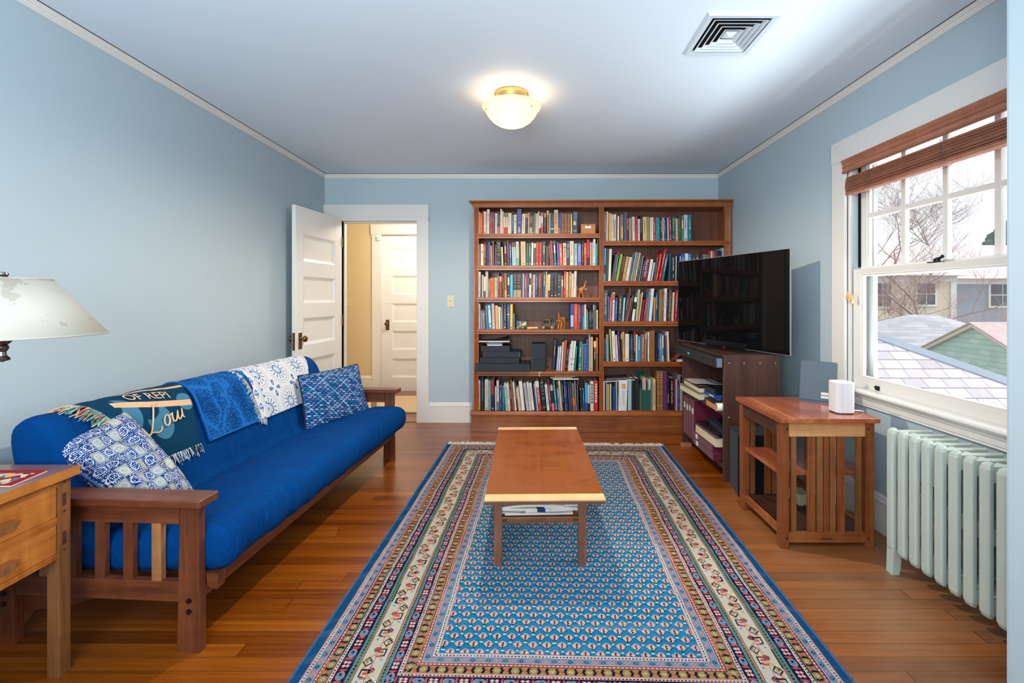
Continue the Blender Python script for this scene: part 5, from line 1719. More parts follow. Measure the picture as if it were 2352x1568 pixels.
def stroke(P, r=.0030):
    P = smooth_poly(P, 3); k_ = .118
    mb.tube([drape(.385+x*k_+y*.02, .225-y*k_-x*k_*.10, .0185) for x, y in P], [r*(.55+.6*abs(sin(i*2.2/len(P)+.4))) for i in range(len(P))], 6)
stroke([(.62,1.0),(.52,1.06),(.40,.92),(.26,.55),(.10,.12),(-.06,-.04),(-.10,.02)]); stroke([(-.08,.02),(.12,.06),(.36,-.06),(.52,.0),(.56,.12)])
stroke([(.92,.46),(.80,.44),(.70,.26),(.76,.06),(.90,.06),(1.0,.24),(.96,.42),(.90,.46),(1.02,.38),(1.12,.42)]); stroke([(1.16,.46),(1.12,.26),(1.16,.08),(1.30,.10),(1.42,.40)]); stroke([(1.44,.46),(1.38,.16),(1.48,.06),(1.62,.24)]); stroke([(1.66,.46),(1.62,.18),(1.70,.08)])
mb2 = drape_text('OF REPI', .056, .37, .050, -.20, 0, sx=1.05)
mb.add(mb2.v, mb2.f); mobj('lettering', mb, M['tanthread'], t1)
def fringe(parent, pts, dirs, mats, name='fringe', L=.05, n=120, r=.0012, seed=0, off=None):
    rnd = random.Random(seed); mb = MB()
    for i in range(n):
        q = rnd.random(); k = q*(len(pts)-1); j = min(int(k), len(pts)-2); p = pts[j].lerp(pts[j+1], k-j); d = dirs[j].lerp(dirs[j+1], k-j)
        l = L*rnd.uniform(.6,1.15); w = Vector((rnd.uniform(-1,1),rnd.uniform(-1,1),rnd.uniform(-.7,.7)))*l*.32
        mb.tube([p, p+d*l*.5+w*.5+Vector((0,0,.003)), p+d*l+w], r*rnd.uniform(.8,1.3), 4, rnd.randrange(len(mats)))
    return mobj(name, mb, mats, parent)
ft = [cloth('thread_%d' % i, col(*c_), .9) for i, c_ in enumerate(((190,60,70),(226,214,180),(60,150,160),(30,90,110),(230,170,120),(120,190,170)))]
pts = [f1(0, q/10)+Vector((.006,0,.002)) for q in range(11)]; fringe(t1, pts, [Vector((.25,-.95,-.15))]*11, ft, L=.068, n=520, r=.0017, seed=2)
fw = [cloth('white_thread', col(214,220,230), .9), cloth('navy_thread', col(10,40,66), .9)]
pts = [f1(q/8, 1)+Vector((.002,0,0)) for q in range(9)]; fringe(t1, pts, [Vector((.22,.10,-.97))]*9, fw, L=.045, n=210, r=.0016, seed=3)
# ---- throw 2: blue throw with veined leaf pattern
m2 = Mat('blue_leaf_throw', .9, .1); u, v, _ = m2.xyz('UV')
dn = m2.noise(m2.comb(u*6.0, v*6.0, 0), 1.0, 3); wv = m2.noise(m2.comb(u*260.0, v*260.0, 0), 1.0, 0)
edge_ = m2.voro(m2.comb(u*6.5+dn*1.6, v*4.2+dn*1.2, 0), 1.0, 'DISTANCE_TO_EDGE')
sp = m2.noise(m2.comb(u*110.0, v*110.0, 4.0), 1.0, 1)
vein = (edge_ < .035); spk = (sp+(.24-edge_)*.55) > .56
m2.base(m2.mix(vein.max(spk*.8), m2.mix(wv, col(6,52,104), col(10,66,124)), m2.mix(wv, col(18,92,168), col(34,112,190)))); m2.bump(wv, .4, .001)
t2, f2 = throw('leaf_throw', 'bright blue throw with veined leaf pattern in the middle of the sofa back', .705, 1.150, .69, 1.115, -.10, .345, m2.m, off=.012, th=.009, seed=5)
mb = MB()
pts = [f2(0, q/20)+Vector((.004,0,.001)) for q in range(21)]; mb.tube(pts, .006, 6); mb.tube([f2(q/14, 1)+Vector((.001,0,-.001)) for q in range(15)], .006, 6)
mobj('selvedge', mb, m2.m, t2, smooth=True)
# ---- throw 3: white throw with blue suns
m3 = Mat('sun_print_throw', .88, .1); u, v, _ = m3.xyz('UV'); wv = m3.noise(m3.comb(u*500.0, v*500.0, 0), 1.0, 0)
P_ = .225
ux = ((u+.02) % P_)-P_/2; vx = ((v+.035) % P_)-P_/2
r = (ux*ux+vx*vx).sqrt(); an = vx.atan2(ux)
ray_ = band(r, .040, .068)*((an*14.0).cos() > .62)
core = band(r, .026, .036).max((r < .022)*(((ux*300.0).sin()*(vx*300.0).sin()) > .6)).max(band(r,.018,.021))
wre = band(r, .080, .100)*((((an*34.0).sin()*.5+(r*260.0).sin()) > .35))
ux2 = ((u+.02+P_/2) % P_)-P_/2; vx2 = ((v+.035+P_/2) % P_)-P_/2
r2 = (ux2*ux2+vx2*vx2).sqrt(); an2 = vx2.atan2(ux2)
leaf = band(r2, .018, .055)*((an2*4.0).cos() > (r2*14.0-.15)); leafh = band(r2,.030,.036)*((an2*4.0).cos() > .9)
pat = ray_.max(core).max(wre).max(leaf*(1.0-leafh)).min(1.0)
bd = (u-1.165)     # printed border along the near edge
vb = (v+.02) % .085-.0425; hand = (abs(bd+.020)*1.2+abs(vb)*.8 < .026)*(((bd*330.0).sin()+(vb*260.0).sin()) > -.35)
dots = (((bd*620.0).sin()*(v*560.0).sin()) > .55)*band(bd, -.002, .024)
line = band(bd, .026, .029).max(band(bd,-.050,-.047)).max(band(bd,.033,.045)*((v*150.0).sin() > .2))
pb = hand.max(dots).max(line)
pat = pat*(bd > .045)+pb*(bd < .045)
m3.base(m3.mix(pat, m3.mix(wv, col(206,208,210), col(230,230,232)), m3.mix(wv, col(66,108,158), col(90,132,178)))); m3.bump(wv, .4, .001)
t3, f3 = throw('sun_throw', 'white throw printed with blue suns, farthest on the sofa back', 1.105, 1.880, 1.110, 1.62, -.10, .350, m3.m, off=.011, seed=9)
fw2 = [cloth('pale_fringe', col(206,210,214), .9), cloth('grey_blue_fringe', col(120,140,160), .9)]
pts = [f3(0, q/10)+Vector((.005,0,.001)) for q in range(11)]; fringe(t3, pts, [Vector((.20,-.96,-.22))]*11, fw2, L=.034, n=300, r=.0016, seed=6)
pts = [f3(q/20, 1) for q in range(3)]; fringe(t3, pts, [Vector((.2,.0,-.98))]*3, fw2, L=.03, n=30, r=.0016, seed=7)
# ---------------------------------------------------------------- cushions
def cushion(name, label, Cn, puff, mat, pipe, N=28, crumple=0, seed=0, uvs=.45, sag=None):
    # Cn: four corners in world space, bottom-left, bottom-right, top-right, top-left
    Cn = [Vector(c_) for c_ in Cn]; org = sum(Cn, Vector())/4
    nrm = ((Cn[1]-Cn[0]).cross(Cn[3]-Cn[0])).normalized()
    def P(u, v, s):
        p = Cn[0]*(1-u)*(1-v)+Cn[1]*u*(1-v)+Cn[2]*u*v+Cn[3]*(1-u)*v
        c_ = p-org; e = (1-(2*u-1)**2)*(1-(2*v-1)**2)
        # edges bow inward between the corners
        ku = 1-.075*(1-(2*v-1)**2)*abs(2*u-1)**2*1.0; kv = 1-.075*(1-(2*u-1)**2)*abs(2*v-1)**2
        p = org+c_*(.5*(ku+kv)) if True else p
        h = puff*(e**.42)
        if crumple: h += crumple*e*(hnoise(u*3.2+seed, v*3.2, seed)+.5*hnoise(u*7+seed, v*7, 2))
        q = p+nrm*h*s-org
        if sag: q = q+sag(u, v)
        return q
    t = thing(name, label, 'cushion', org)
    mb = MB(); mb.grid(lambda u_,v_: P(u_,v_,1), N, N, uvf=lambda a,b: (a*uvs,b*uvs)); mb.grid(lambda u_,v_: P(u_,v_,-.8), N, N, uvf=lambda a,b: (a*uvs,b*uvs))
    mobj('cushion_cover', mb, mat, t, smooth=True)
    ring = [P(i/N,0,0) for i in range(N)]+[P(1,i/N,0) for i in range(N)]+[P(1-i/N,1,0) for i in range(N)]+[P(0,1-i/N,0) for i in range(N+1)]
    mb = MB(); mb.tube(ring, .0042, 6); mobj('piping', mb, pipe, t, smooth=True)
    return t
# right cushion: dense blue floral mosaic
c1 = Mat('blue_mosaic_print', .8, .15); u, v, _ = c1.xyz('UV')
k = .030; row = ((v+u*.35)/.017).floor(); uu = (u+(row % 2.0)*.015) % .030-.015; vv = ((v+u*.35) % .017)-.0085
rr = (uu*uu+vv*vv*3.2).sqrt(); an = vv.atan2(uu)
rnd_ = c1.white(c1.comb(((u+(row%2.0)*.015)/.030).floor(), row, 0)); ns_ = c1.noise(c1.comb(u*240.0, v*240.0, 0), 1.0, 1)
ped = rr < (.0112+(an*8.0).cos()*.0018)
pc = c1.ramp(rnd_, [(0,col(150,170,206)),(.3,col(104,118,180)),(.5,col(30,126,160)),(.75,col(170,186,216)),(.85,col(16,90,140))], 'CONSTANT')
bgc = c1.mix(ns_ > .58, col(4,28,84), col(14,90,140))
c = c1.mix(ped*(ns_ > .40), bgc, pc); c = c1.mix(rr < .0032, c, col(70,30,120))
grid_ = (((u+v*.5) % .105 < .003)).max(((v-u*.6) % .14) < .003); c = c1.mix(grid_*.8, c, col(150,200,216))
c1.base(c)
cushion('mosaic_cushion', 'square cushion with dense blue floral mosaic print, far end of the sofa', [(-1.485,3.13,.375),(-1.225,3.585,.400),(-1.345,3.67,.745),(-1.595,3.235,.725)], .062, c1.m, M['piping'], seed=3)
# left cushion: crumpled, checked pale and blue with dotted ovals
c2 = Mat('checked_block_print', .85, .1); u, v, _ = c2.xyz('UV')
K = .056; iu = (u/K).floor(); iv = (v/K).floor(); fu = (u/K) % 1.0-.5; fv = (v/K) % 1.0-.5
chk = ((iu+iv) % 2.0); q = c2.white(c2.comb(iu, iv, 0))
rr = (fu*fu*1.2+fv*fv*1.9).sqrt(); ring_ = band(rr, .36, .42)
dot = c2.voro(c2.comb(u*135.0, v*135.0, 0), 1.0, 'F1', .35) < .34
inn = rr < .33; dark = ((chk > .5)+(q > .72)).min(1)
blu = c2.mix(q, col(8,34,106), col(28,62,126)); pale = c2.mix(q, col(168,168,154), col(130,148,162))
c = c2.mix(dark, pale, blu); c = c2.mix((dot*dark).max(ring_*dark), c, col(214,220,228)); c = c2.mix((dot*inn*(1.0-dark)).max(ring_*(1.0-dark))*.6, c, col(226,228,226))
c = c2.mix((abs(fu) > .475).max(abs(fv) > .475)*.7, c, col(70,84,110)); c2.base(c)
def sagf(u, v): return Vector((.0,0,-.03*sin(PI*u)*sin(PI*v)))
cushion('block_print_cushion', 'crumpled cushion in pale and blue checked block print, near end of the sofa', [(-1.475,1.80,.425),(-1.420,2.00,.440),(-1.760,2.05,.768),(-1.800,1.760,.690)], .098, c2.m, M['bluepipe'], N=40, crumple=.05, seed=5, sag=sagf)
# ================================================================ RUG
m = Mat('persian_rug_wool', .95, .05); U, V, _ = m.xyz('UV')
q = .0024; u = (U/q).floor()*q; v = (V/q).floor()*q      # knots
HW, HL = .922, 1.408
wob = m.noise(m.comb(u*.9, v*3.2, 0), 1.0, 2)*.016-.008
du = (HW-abs(u))+wob*.35; dv = (HL-abs(v))*1.10
d = du.min(dv); isu = (du < dv); w = isu*v+(1.0-isu)*u     # distance along the border
jt = m.white(m.comb(u*517.0, v*733.0, 0))
cB = col(6,68,108); cPk = col(190,112,104); cW = col(178,174,166); cLB = col(78,122,148); cN = col(10,16,46); cR = col(176,72,64); cY = col(136,118,60); cG = col(84,106,72); cI = col(176,168,150); cF = col(8,108,148)
st = [(0,cB),(35,cPk),(38,cW),(50,cPk),(52,cLB),(75,cW),(78,cN),(81,cR),(90,cN),(93,cY),(121,cN),(124,cPk),(126,cW),(135,cPk),(137,cN),(180,cLB),(184,cG),(200,cPk),(203,cN),(206,cI)]
st2 = [(206,cI),(286,cN),(289,cPk),(292,cG),(306,cLB),(309,cN),(345,cPk),(347,cW),(357,cPk),(360,cN),(363,cY),(395,cN),(398,cR),(409,cN),(412,cW),(414,cLB),(440,cPk),(443,cW),(456,cPk),(460,cF)]
c1_ = m.ramp(d*2.0, [(a/500.0,b) for a, b in st], 'CONSTANT'); c2_ = m.ramp(d*2.0, [(a/500.0,b) for a, b in st2], 'CONSTANT')
c = m.mix(d > .206, c1_, c2_)
def dots(c, lo, hi, p, k, colr, off=0.0, frac=.42):
    mk = band(d, lo, hi)*(((w+off) % p) < p*frac); return m.mix(mk*k, c, colr)
for lo, hi in ((.042,.0475),(.128,.1335),(.3495,.355),(.447,.4525)): c = dots(c, lo, hi, .0120, 1, cN)
for lo, hi in ((.0835,.0885),(.401,.406)): c = dots(c, lo, hi, .0145, 1, cW, .003, .5)
for lo, hi in ((.189,.195),(.296,.302)): c = dots(c, lo, hi, .0145, 1, cN)
def cell(p, off=0.0): return ((w+off) % p)-p/2
# light blue stripes: pink clusters and navy crosses
for lo, hi in ((.053,.075),(.414,.440)):
    cc = (lo+hi)/2; y_ = d-cc; x_ = cell(.056); x2 = cell(.056,.028)
    pk = (abs(x_) < .013)*(abs(y_) < .009)*(((x_*420.0).sin()*(y_*420.0).cos()) > -.05)
    c = m.mix(pk, c, cPk); cr = (abs(x2)+abs(y_) < .0085); c = m.mix(cr*band(d,lo,hi), c, cN); c = m.mix((abs(x2)+abs(y_) < .0042), c, cPk)
# yellow stripes: navy brackets, red bars, small diamonds
for lo, hi in ((.093,.121),(.363,.395)):
    cc = (lo+hi)/2; h_ = (hi-lo)/2; y_ = d-cc; x_ = cell(.062); x2 = cell(.062,.031)
    br_ = band(abs(abs(x_)-.011-abs(y_)*.35), -.001, .0050)*(abs(y_) < h_-.002)
    c = m.mix(br_*band(d,lo,hi), c, cN); c = m.mix((abs(x_+y_*.9) < .0050)*(abs(y_) < h_-.006), c, cR)
    c = m.mix((abs(x2)+abs(y_)*1.2 < .0085), c, col(214,160,120)); c = m.mix((abs(x2)+abs(y_) < .0042), c, cLB)
# navy stripes: flower squares and curled leaves
for lo, hi in ((.137,.180),(.309,.345)):
    cc = (lo+hi)/2; h_ = (hi-lo)/2; y_ = d-cc; x_ = cell(.100); x2 = cell(.100,.050); k = h_/.0215
    sq = (abs(x_) < .016)*(abs(y_) < .0135*k); pet = sq*((abs(abs(x_)-.008)+abs(abs(y_)-.0065*k) < .0085))
    c = m.mix(pet, c, cPk); c = m.mix(sq*(abs(abs(x_)-.008)+abs(abs(y_)-.0065*k) < .0052), c, cW)
    lf = ((x2*x2*.9+y_*y_*1.9/k).sqrt()); an_ = (y_+.003).atan2(x2-.003)
    c = m.mix((lf < .0190), c, cPk); c = m.mix((lf < .0158), c, cLB); c = m.mix((lf < .0105)*((an_*1.0+lf*260.0).sin() > .1), c, cN)
    vn = band(abs(abs(abs(x_)-.025)-.001)-.0, -.001,.0024)*(abs(y_+((x_*125.0).sin())*.008) < .012); c = m.mix(vn*band(d,lo+.004,hi-.004), c, cR)
# ivory main border: angular vine, flowers, hooked shapes
lo, hi = .206, .286; y_ = d-.246; P1 = .190
tr_ = ((w/P1) % 1.0); ph = abs(tr_*2.0-1.0)
vy = ((ph-.5)*2.6).max(-.72).min(.72)*.030
vn = abs(y_-vy); c = m.mix((vn < .0058)*(vn > .0022)*band(d,lo,hi), c, col(150,160,96)); c = m.mix((vn < .0024)*band(d,lo,hi), c, col(206,110,84))
for off, sy in ((0.0, 1.0), (P1/2, -1.0)):
    x_ = cell(P1, off); yy = y_*sy
    fl = ((x_+.030)*(x_+.030)+(yy-.006)*(yy-.006)).sqrt(); c = m.mix((fl < .0125), c, col(92,26,44)); c = m.mix((fl < .0125)*((((x_+yy)*640.0).sin()) > .55), c, cPk)
    c = m.mix((abs(yy-.001) < .0016)*(abs(x_) < .032), c, cR)
    c = m.mix(band(abs(x_-.006)+abs(yy+.018)*1.1, .0150, .0215)*(yy < -.002), c, cN)
    hk = band((abs(x_-.052).max(abs(yy-.012)*1.1)), .0120, .0180)*((x_ > .052).max(yy > .012)); c = m.mix(hk, c, cN)
    c = m.mix((abs(x_-.052) < .005)*(abs(yy-.010) < .008), c, cR)
    c = m.mix((abs(x_+.062) < .0045)*(abs(yy+.010) < .012), c, cR)
    c = m.mix(band((abs(x_+.078)+abs(yy-.020)), .0105,.0135), c, cN); c = m.mix((abs(x_-.030)+abs(yy+.026) < .006), c, col(206,190,110)); c = m.mix((abs(x_-.018)+abs(yy-.024) < .0055), c, cLB)
# field: staggered boteh rows
RH, CW = .0402, .0530
row = (v/RH).floor(); sh = (row % 2.0)*(CW/2)
ci = ((u+sh)/CW).floor(); rj = (m.white(m.comb(ci, row, 2.0))-.5)*.004
x_ = ((u+sh) % CW)-CW/2+rj; y_ = (v % RH)-RH/2
s_ = abs(x_)*.92+abs(y_-.001)*1.0
infield = (d > .462)
out = (s_ < .0222)*(y_ < .003)*(s_ > .0165); c = m.mix(out*infield*(jt > .25), c, cN)
wt = band(s_, .0165, .0215)*(y_ > .004)*(((x_*900.0+y_*500.0).sin()) > -.1); c = m.mix(wt*infield, c, cW)
body = (s_ < .0178)*((abs(y_) % .0048 > .0012).max(abs(x_) < .0125)); c = m.mix(body*infield, c, m.mix(jt, col(184,118,112), col(204,150,134)))
c = m.mix(((abs(abs(x_)-.009)+abs(y_-.003)) < .0030)*infield, c, col(214,196,140))
lw = band(s_, .0125, .0170)*(y_ < -.004); c = m.mix(lw*infield, c, cW)
cen = (abs(x_+(y_*520.0).sin()*.0018) < .0027)*band(y_, -.0185, .0130); c = m.mix(cen*infield, c, cN)
c = m.mix((abs(x_) < .0016)*band(y_, -.0205, -.0165)*infield, c, col(150,30,50))
c = m.mix(((abs(x_) > CW/2-.0052)*(abs(y_-.0125) < .0022))*infield, c, col(214,196,140))
ab = m.noise(m.comb(u*1.2, v*16.0, 0), 1.0, 2)
c = m.mix(jt*.10, c, col(70,80,96), 'MIX'); c = m.mix((ab-.5).max(0)*.35, c, col(170,190,210))
m.base(c); m.bump(m.noise(m.comb(U*260.0, V*260.0, 0), 1.0, 1), .5, .002); RO, RA = Vector((.160, 4.055-1.408, 0)), -.028
rug = thing('persian_rug', 'large blue Persian-style wool rug with many-banded border and fringed ends', 'rug', RO, RA)
mb = MB()
def rp_(a, b):
    x = lerp(-HW, HW, a); y = lerp(-HL, HL, b); e = min(HW-abs(x), HL-abs(y))
    return (x+.006*hnoise(y*3, 1)+.0025*hnoise(y*14,3)*1, y, .009 if e > .004 else .001)
nx_, ny_ = 60, 90
mb.grid(lambda a,b: ((lambda p: (p[0], p[1], p[2]+.0015*hnoise(p[0]*3,p[1]*3)))(rp_(a,b))), nx_, ny_, uvf=lambda a,b: (lerp(-HW,HW,a), lerp(-HL,HL,b)))
mobj('pile', mb, m.m, rug, smooth=True)
rnd = random.Random(5)
M['fringe'] = cloth('ivory_fringe', col(222,212,194), .95); M['edge'] = cloth('blue_overcast_edge', col(24,78,128), .95)
for s_ in (1, -1):
    mb = MB()
    mb.box(-HW+.004, HW-.004, min(s_*HL, s_*(HL+.012)), max(s_*HL, s_*(HL+.012)), .001, .0075)
    for i in range(420 if s_ > 0 else 120):
        x = rnd.uniform(-HW+.005, HW-.005); l = rnd.uniform(.025,.062)*(1+.35*hnoise(x*9,s_)); a = rnd.uniform(-.55,.55)
        mb.tube([(x, s_*(HL+.008), .006), (x+a*l*.5, s_*(HL+.008+l*.55), rnd.uniform(.006,.012)), (x+a*l, s_*(HL+.008+l), rnd.uniform(.002,.006))], [.0022,.0018,.0009], 4)
    mobj('fringe', mb, M['fringe'], rug)
for s_ in (1, -1):
    mb = MB(); mb.box(s_*HW-.003, s_*HW+.002, -HL, HL, .0005, .007)
    for i in range(420):
        y = rnd.uniform(-HL, HL); x = s_*(HW-.002); mb.tube([(x,y,.006),(x+s_*rnd.uniform(.003,.010),y+rnd.uniform(-.005,.005),rnd.uniform(.002,.006))], .0018, 4)
    mobj('side_edging', mb, M['edge'], rug)
# ================================================================ COFFEE TABLE
TO, TA = Vector((.0601, 2.08, .0)), .0172
ct_ = thing('coffee_table', 'low cherry coffee table with pale maple end strips and walnut legs', 'coffee table', TO, TA)
def cp(name, mb, mat, **k): return mobj(name, mb, mat, ct_, **k)
RZ = .009
W2 = .2665; LT = 1.175; zt = .373
def tprof(mb, y0, y1):   # board with under-bevelled long edges
    mb.prism([(-W2,zt),(W2,zt),(W2+.001,zt-.004),(W2-.010,zt-.020),(-W2+.010,zt-.020),(-W2-.001,zt-.004)], y0, y1, 'y')
cp('table_top', (lambda q_: (tprof(q_, .066, LT-.066), q_)[1])(MB()), M['top'])
for y0, y1 in ((.004,.0655),(LT-.0655,LT-.004)):
    mb = MB(); mb.box(-W2, W2, y0, y1, zt-.008, zt); cp('maple_strip', mb, M['maple'], bevel=.0008, seg=1)
for y0, y1 in ((0,.0655),(LT-.0655,LT)):
    mb = MB(); mb.prism([(-W2-.001,zt-.0085),(W2+.001,zt-.0085),(W2-.006,zt-.021),(-W2+.006,zt-.021)], y0, y1, 'y'); cp('walnut_edge', mb, M['walx'], bevel=.0008, seg=1)
mb = MB(); mb.box(-.0006,.0006,.066,LT-.066,zt-.0001,zt+.00015); cp('board_seam', mb, plain('seam_brown', col(110,50,22), .4))  # thin brown line along the joint of the top boards
lx0, lx1 = -.2325, .1975
for yl in (.132, LT-.168):
    for x0 in (lx0, lx1-.0365): cp('leg', MB().box(x0, x0+.0365, yl, yl+.040, RZ, zt-.021), M['walz'], bevel=.0015)
    cp('cross_rail', MB().box(lx0+.0365, lx1-.0365, yl+.004, yl+.034, .207, .234), M['nsx'], bevel=.001)
    for x0 in (lx0+.0405, lx1-.0365-.024):
        s_ = yl+.0032 if yl < .5 else yl+.0342
        cp('tenon_plug', MB().box(x0, x0+.020, s_, s_+.0012, .213, .228), M['plug'])
for x0 in (lx0+.040, lx1-.062): cp('shelf_runner', MB().box(x0, x0+.022, .166, LT-.168, .211, .231), M['nsy'])
for k in range(9): cp('shelf_slat', MB().box(lx0+.05, lx1-.05, .175+.098*k, .230+.098*k, .231, .238), M['walx'])
TM = Matrix.Translation(TO) @ Matrix.Rotation(TA, 4, 'Z')
mp = Mat('newsprint', .7); x, y, z = mp.xyz('Object')
ln = ((y*170.0).sin() > .1)*(mp.noise(mp.comb(x*60.0,y*170.0,0),1.0,1) > .45)*(((x*9.0) % 1.0) > .12); mp.base(mp.mix(ln*.5, col(222,226,232), col(96,104,120))); M['news'] = mp.m
mp = Mat('magazine_photo', .35); n1 = mp.voro(mp.scale(mp.coord(),(14,14,14)),1.0); n2 = mp.noise(mp.coord(), 9, 3)
mp.base(mp.ramp(n2, [(.3,col(46,60,84)),(.45,col(150,160,178)),(.55,col(214,216,222)),(.68,col(190,150,136)),(.8,col(96,66,58))])); M['photo'] = mp.m
M['notebook'] = plain('notebook_pages', col(214,222,214), .6); M['navylab'] = plain('navy_label', col(18,52,96), .4)
def slab(name, label, x0, x1, y0, y1, z0, h, rz, mats, warp=.004, cat='papers', sag=0.0, parts=None):
    cx, cy = (x0+x1)/2, (y0+y1)/2; t = thing(name, label, cat, TM @ Vector((cx,cy,z0)), TA+rz, 'papers on the coffee table shelf')
    w, d_ = x1-x0, y1-y0
    top = lambda a,b: ((a-.5)*w, (b-.5)*d_, h+warp*hnoise(a*2.5+x0*40, b*2.5, z0*30)*1.5-sag*(2*a-1)**2)
    bot = lambda a,b: ((a-.5)*w, (b-.5)*d_, warp*.4*(1+hnoise(a*2.5+x0*40, b*2.5, z0*30))*0-sag*(2*a-1)**2*.8)
    mb = MB(); n_ = 14; mb.grid(top, n_, 6); mb.grid(bot, n_, 6)
    for i in range(n_):
        a, b = i/n_, (i+1)/n_
        for s_ in (0,1): mb.add([top(a,s_),top(b,s_),bot(b,s_),bot(a,s_)], [(0,1,2,3)], 1)
    for s_ in (0,1):
        for i in range(6):
            a, b = i/6, (i+1)/6; mb.add([top(s_,a),top(s_,b),bot(s_,b),bot(s_,a)], [(0,1,2,3)], 1)
    mobj('pages', mb, mats, t, smooth=False)
    if parts: parts(t, w, d_, top)
    return t
z_ = .239
slab('newspaper', 'folded newspaper lowest on the coffee table shelf', -.185,.135,.150,.42,z_,.009,.02,[M['news'],M['label']]); z_ += .011
slab('envelope', 'white envelope jutting left under the notebook on the table shelf', -.200,-.10,.140,.30,z_,.004,-.10,[M['label'],M['label']],.001); 
slab('newspaper', 'loose printed sheets spreading right on the coffee table shelf', -.10,.175,.160,.43,z_,.016,.10,[M['news'],M['label']],.008); z_ += .014
def nb(t, w, d_, top):
    mb = MB(); p = top(.80,0); mb.box(w*.26,w*.42,-d_/2-.0008,-d_/2+.0,-.004,.014); mobj('cover_label', mb, M['navylab'], t)
    mb = MB(); mb.grid(lambda a,b: (w*.24+w*.18*a, -d_/2+.001+.05*b, top(.8,b*.2)[2]+.0006), 2, 2); mobj('navy_tab', mb, M['navylab'], t)
slab('notebook', 'spiral notebook with navy corner label, left on the table shelf', -.205,.03,.136,.33,z_,.012,-.05,[M['notebook'],M['label']],.003, 'notebook', parts=nb); z_ += .017
slab('newspaper', 'crumpled newspaper bulging right on the coffee table shelf', -.02,.185,.150,.40,z_-.004,.024,.16,[M['news'],M['news']],.014,sag=.006)
def mg_(t, w, d_, top):
    mb = MB(); mb.grid(lambda a,b: (w*(.12+.34*a), -d_/2+.004+(d_-.01)*b, top(.62+.34*a,b)[2]+.0008), 6, 6); mobj('article_page', mb, M['news'], t)
slab('magazine', 'open glossy magazine with photo page, uppermost on the table shelf', -.205,.095,.140,.36,z_,.012,.01,[M['photo'],M['label']],.004,'magazine',sag=.010,parts=mg_)
# ================================================================ MISSION SIDE TABLE (by the window)
SO = Vector((1.250, 2.380, 0))
stb = thing('side_table', 'mission-style cherry side table with slatted ends below the window', 'side table', SO)
def sp_(name, mb, mat, **k): return mobj(name, mb, mat, stb, **k)
SW, SD, STZ = .470, .475, .659
sp_('table_top', MB().box(-.015, .483, -.025, .495, STZ-.024, STZ), M['sttop'], bevel=.003)
for x0 in (0, SW-.042):
    for y0 in (0, SD-.042): sp_('leg', MB().box(x0, x0+.042, y0, y0+.042, 0, STZ-.024), M['stz'], bevel=.002)
for y0 in (.006, SD-.028):
    sp_('apron', MB().box(.042, SW-.042, y0, y0+.022, .561, STZ-.024), M['stp'] if y0 < .1 else M['stx'], bevel=.001)
    sp_('lower_rail', MB().box(.042, SW-.042, y0, y0+.022, .028, .078), M['stx'], bevel=.001)
    for xc, w_, mt in ((.071,.026,'stl'),(.161,.037,'stz'),(.203,.028,'stl'),(.235,.026,'stz'),(.267,.028,'stl'),(.309,.037,'stz'),(.399,.027,'stl')):
        sp_('slat', MB().box(xc-w_/2, xc+w_/2, y0+.004, y0+.018, .078, .561), M[mt], bevel=.001)
for x0 in (.006, SW-.028):
    sp_('apron', MB().box(x0, x0+.022, .042, SD-.042, .561, STZ-.024), M['caby'], bevel=.001)
    sp_('lower_rail', MB().box(x0+.01, x0+.032, .042, SD-.042, .050, .092), M['stx'], bevel=.001)
sp_('middle_shelf', MB().box(.018, .452, .044, SD-.030, .352, .373), M['sttop'], bevel=.002)
sp_('bottom_shelf', MB().box(.03, .44, .030, SD-.030, .078, .092), M['caby'], bevel=.001)
for x_, z_ in ((.031,.602),(.439,.602),(.031,.052),(.439,.052)):
    mb = MB(); mb.tube([(x_,-.0012,z_),(x_,.004,z_)], .0045, 10); sp_('peg', mb, M['bolt'], smooth=True, angle=40)
sp_('maker_label', MB().box(.205,.262,.0045,.0058,.044,.052), M['plug'])
# white router
t = thing('router', 'white rounded upright wireless router on the mission side table', 'router', (1.576, 2.440, STZ))
mb = MB(); P = rrect(0, .098, 0, .100, .030, 8); mb.prism(P, .004, .162, 'z'); mobj('router_body', mb, M['white'], t, smooth=True, bevel=.004, seg=3, angle=60)
mb = MB(); mb.prism(rrect(.004,.094,.004,.096,.027,6), 0, .0045, 'z'); mobj('router_base', mb, M['black'], t)
mb = MB(); mb.prism([(.052+.014*cos(i*PI/10), .055+.010*sin(i*PI/10)) for i in range(20)], .1622, .1626, 'z'); mobj('top_recess', mb, plain('recess_grey', col(176,172,176), .4), t)
t2_ = MB(); t2_.tube([(.096,.03,.012),(.115,.028,.014),(.140,.034,.010),(.166,.050,.004),(.178,.08,-.05),(.18,.12,-.30)], .003, 8)
mobj('power_cable', t2_, M['white'], t, smooth=True)
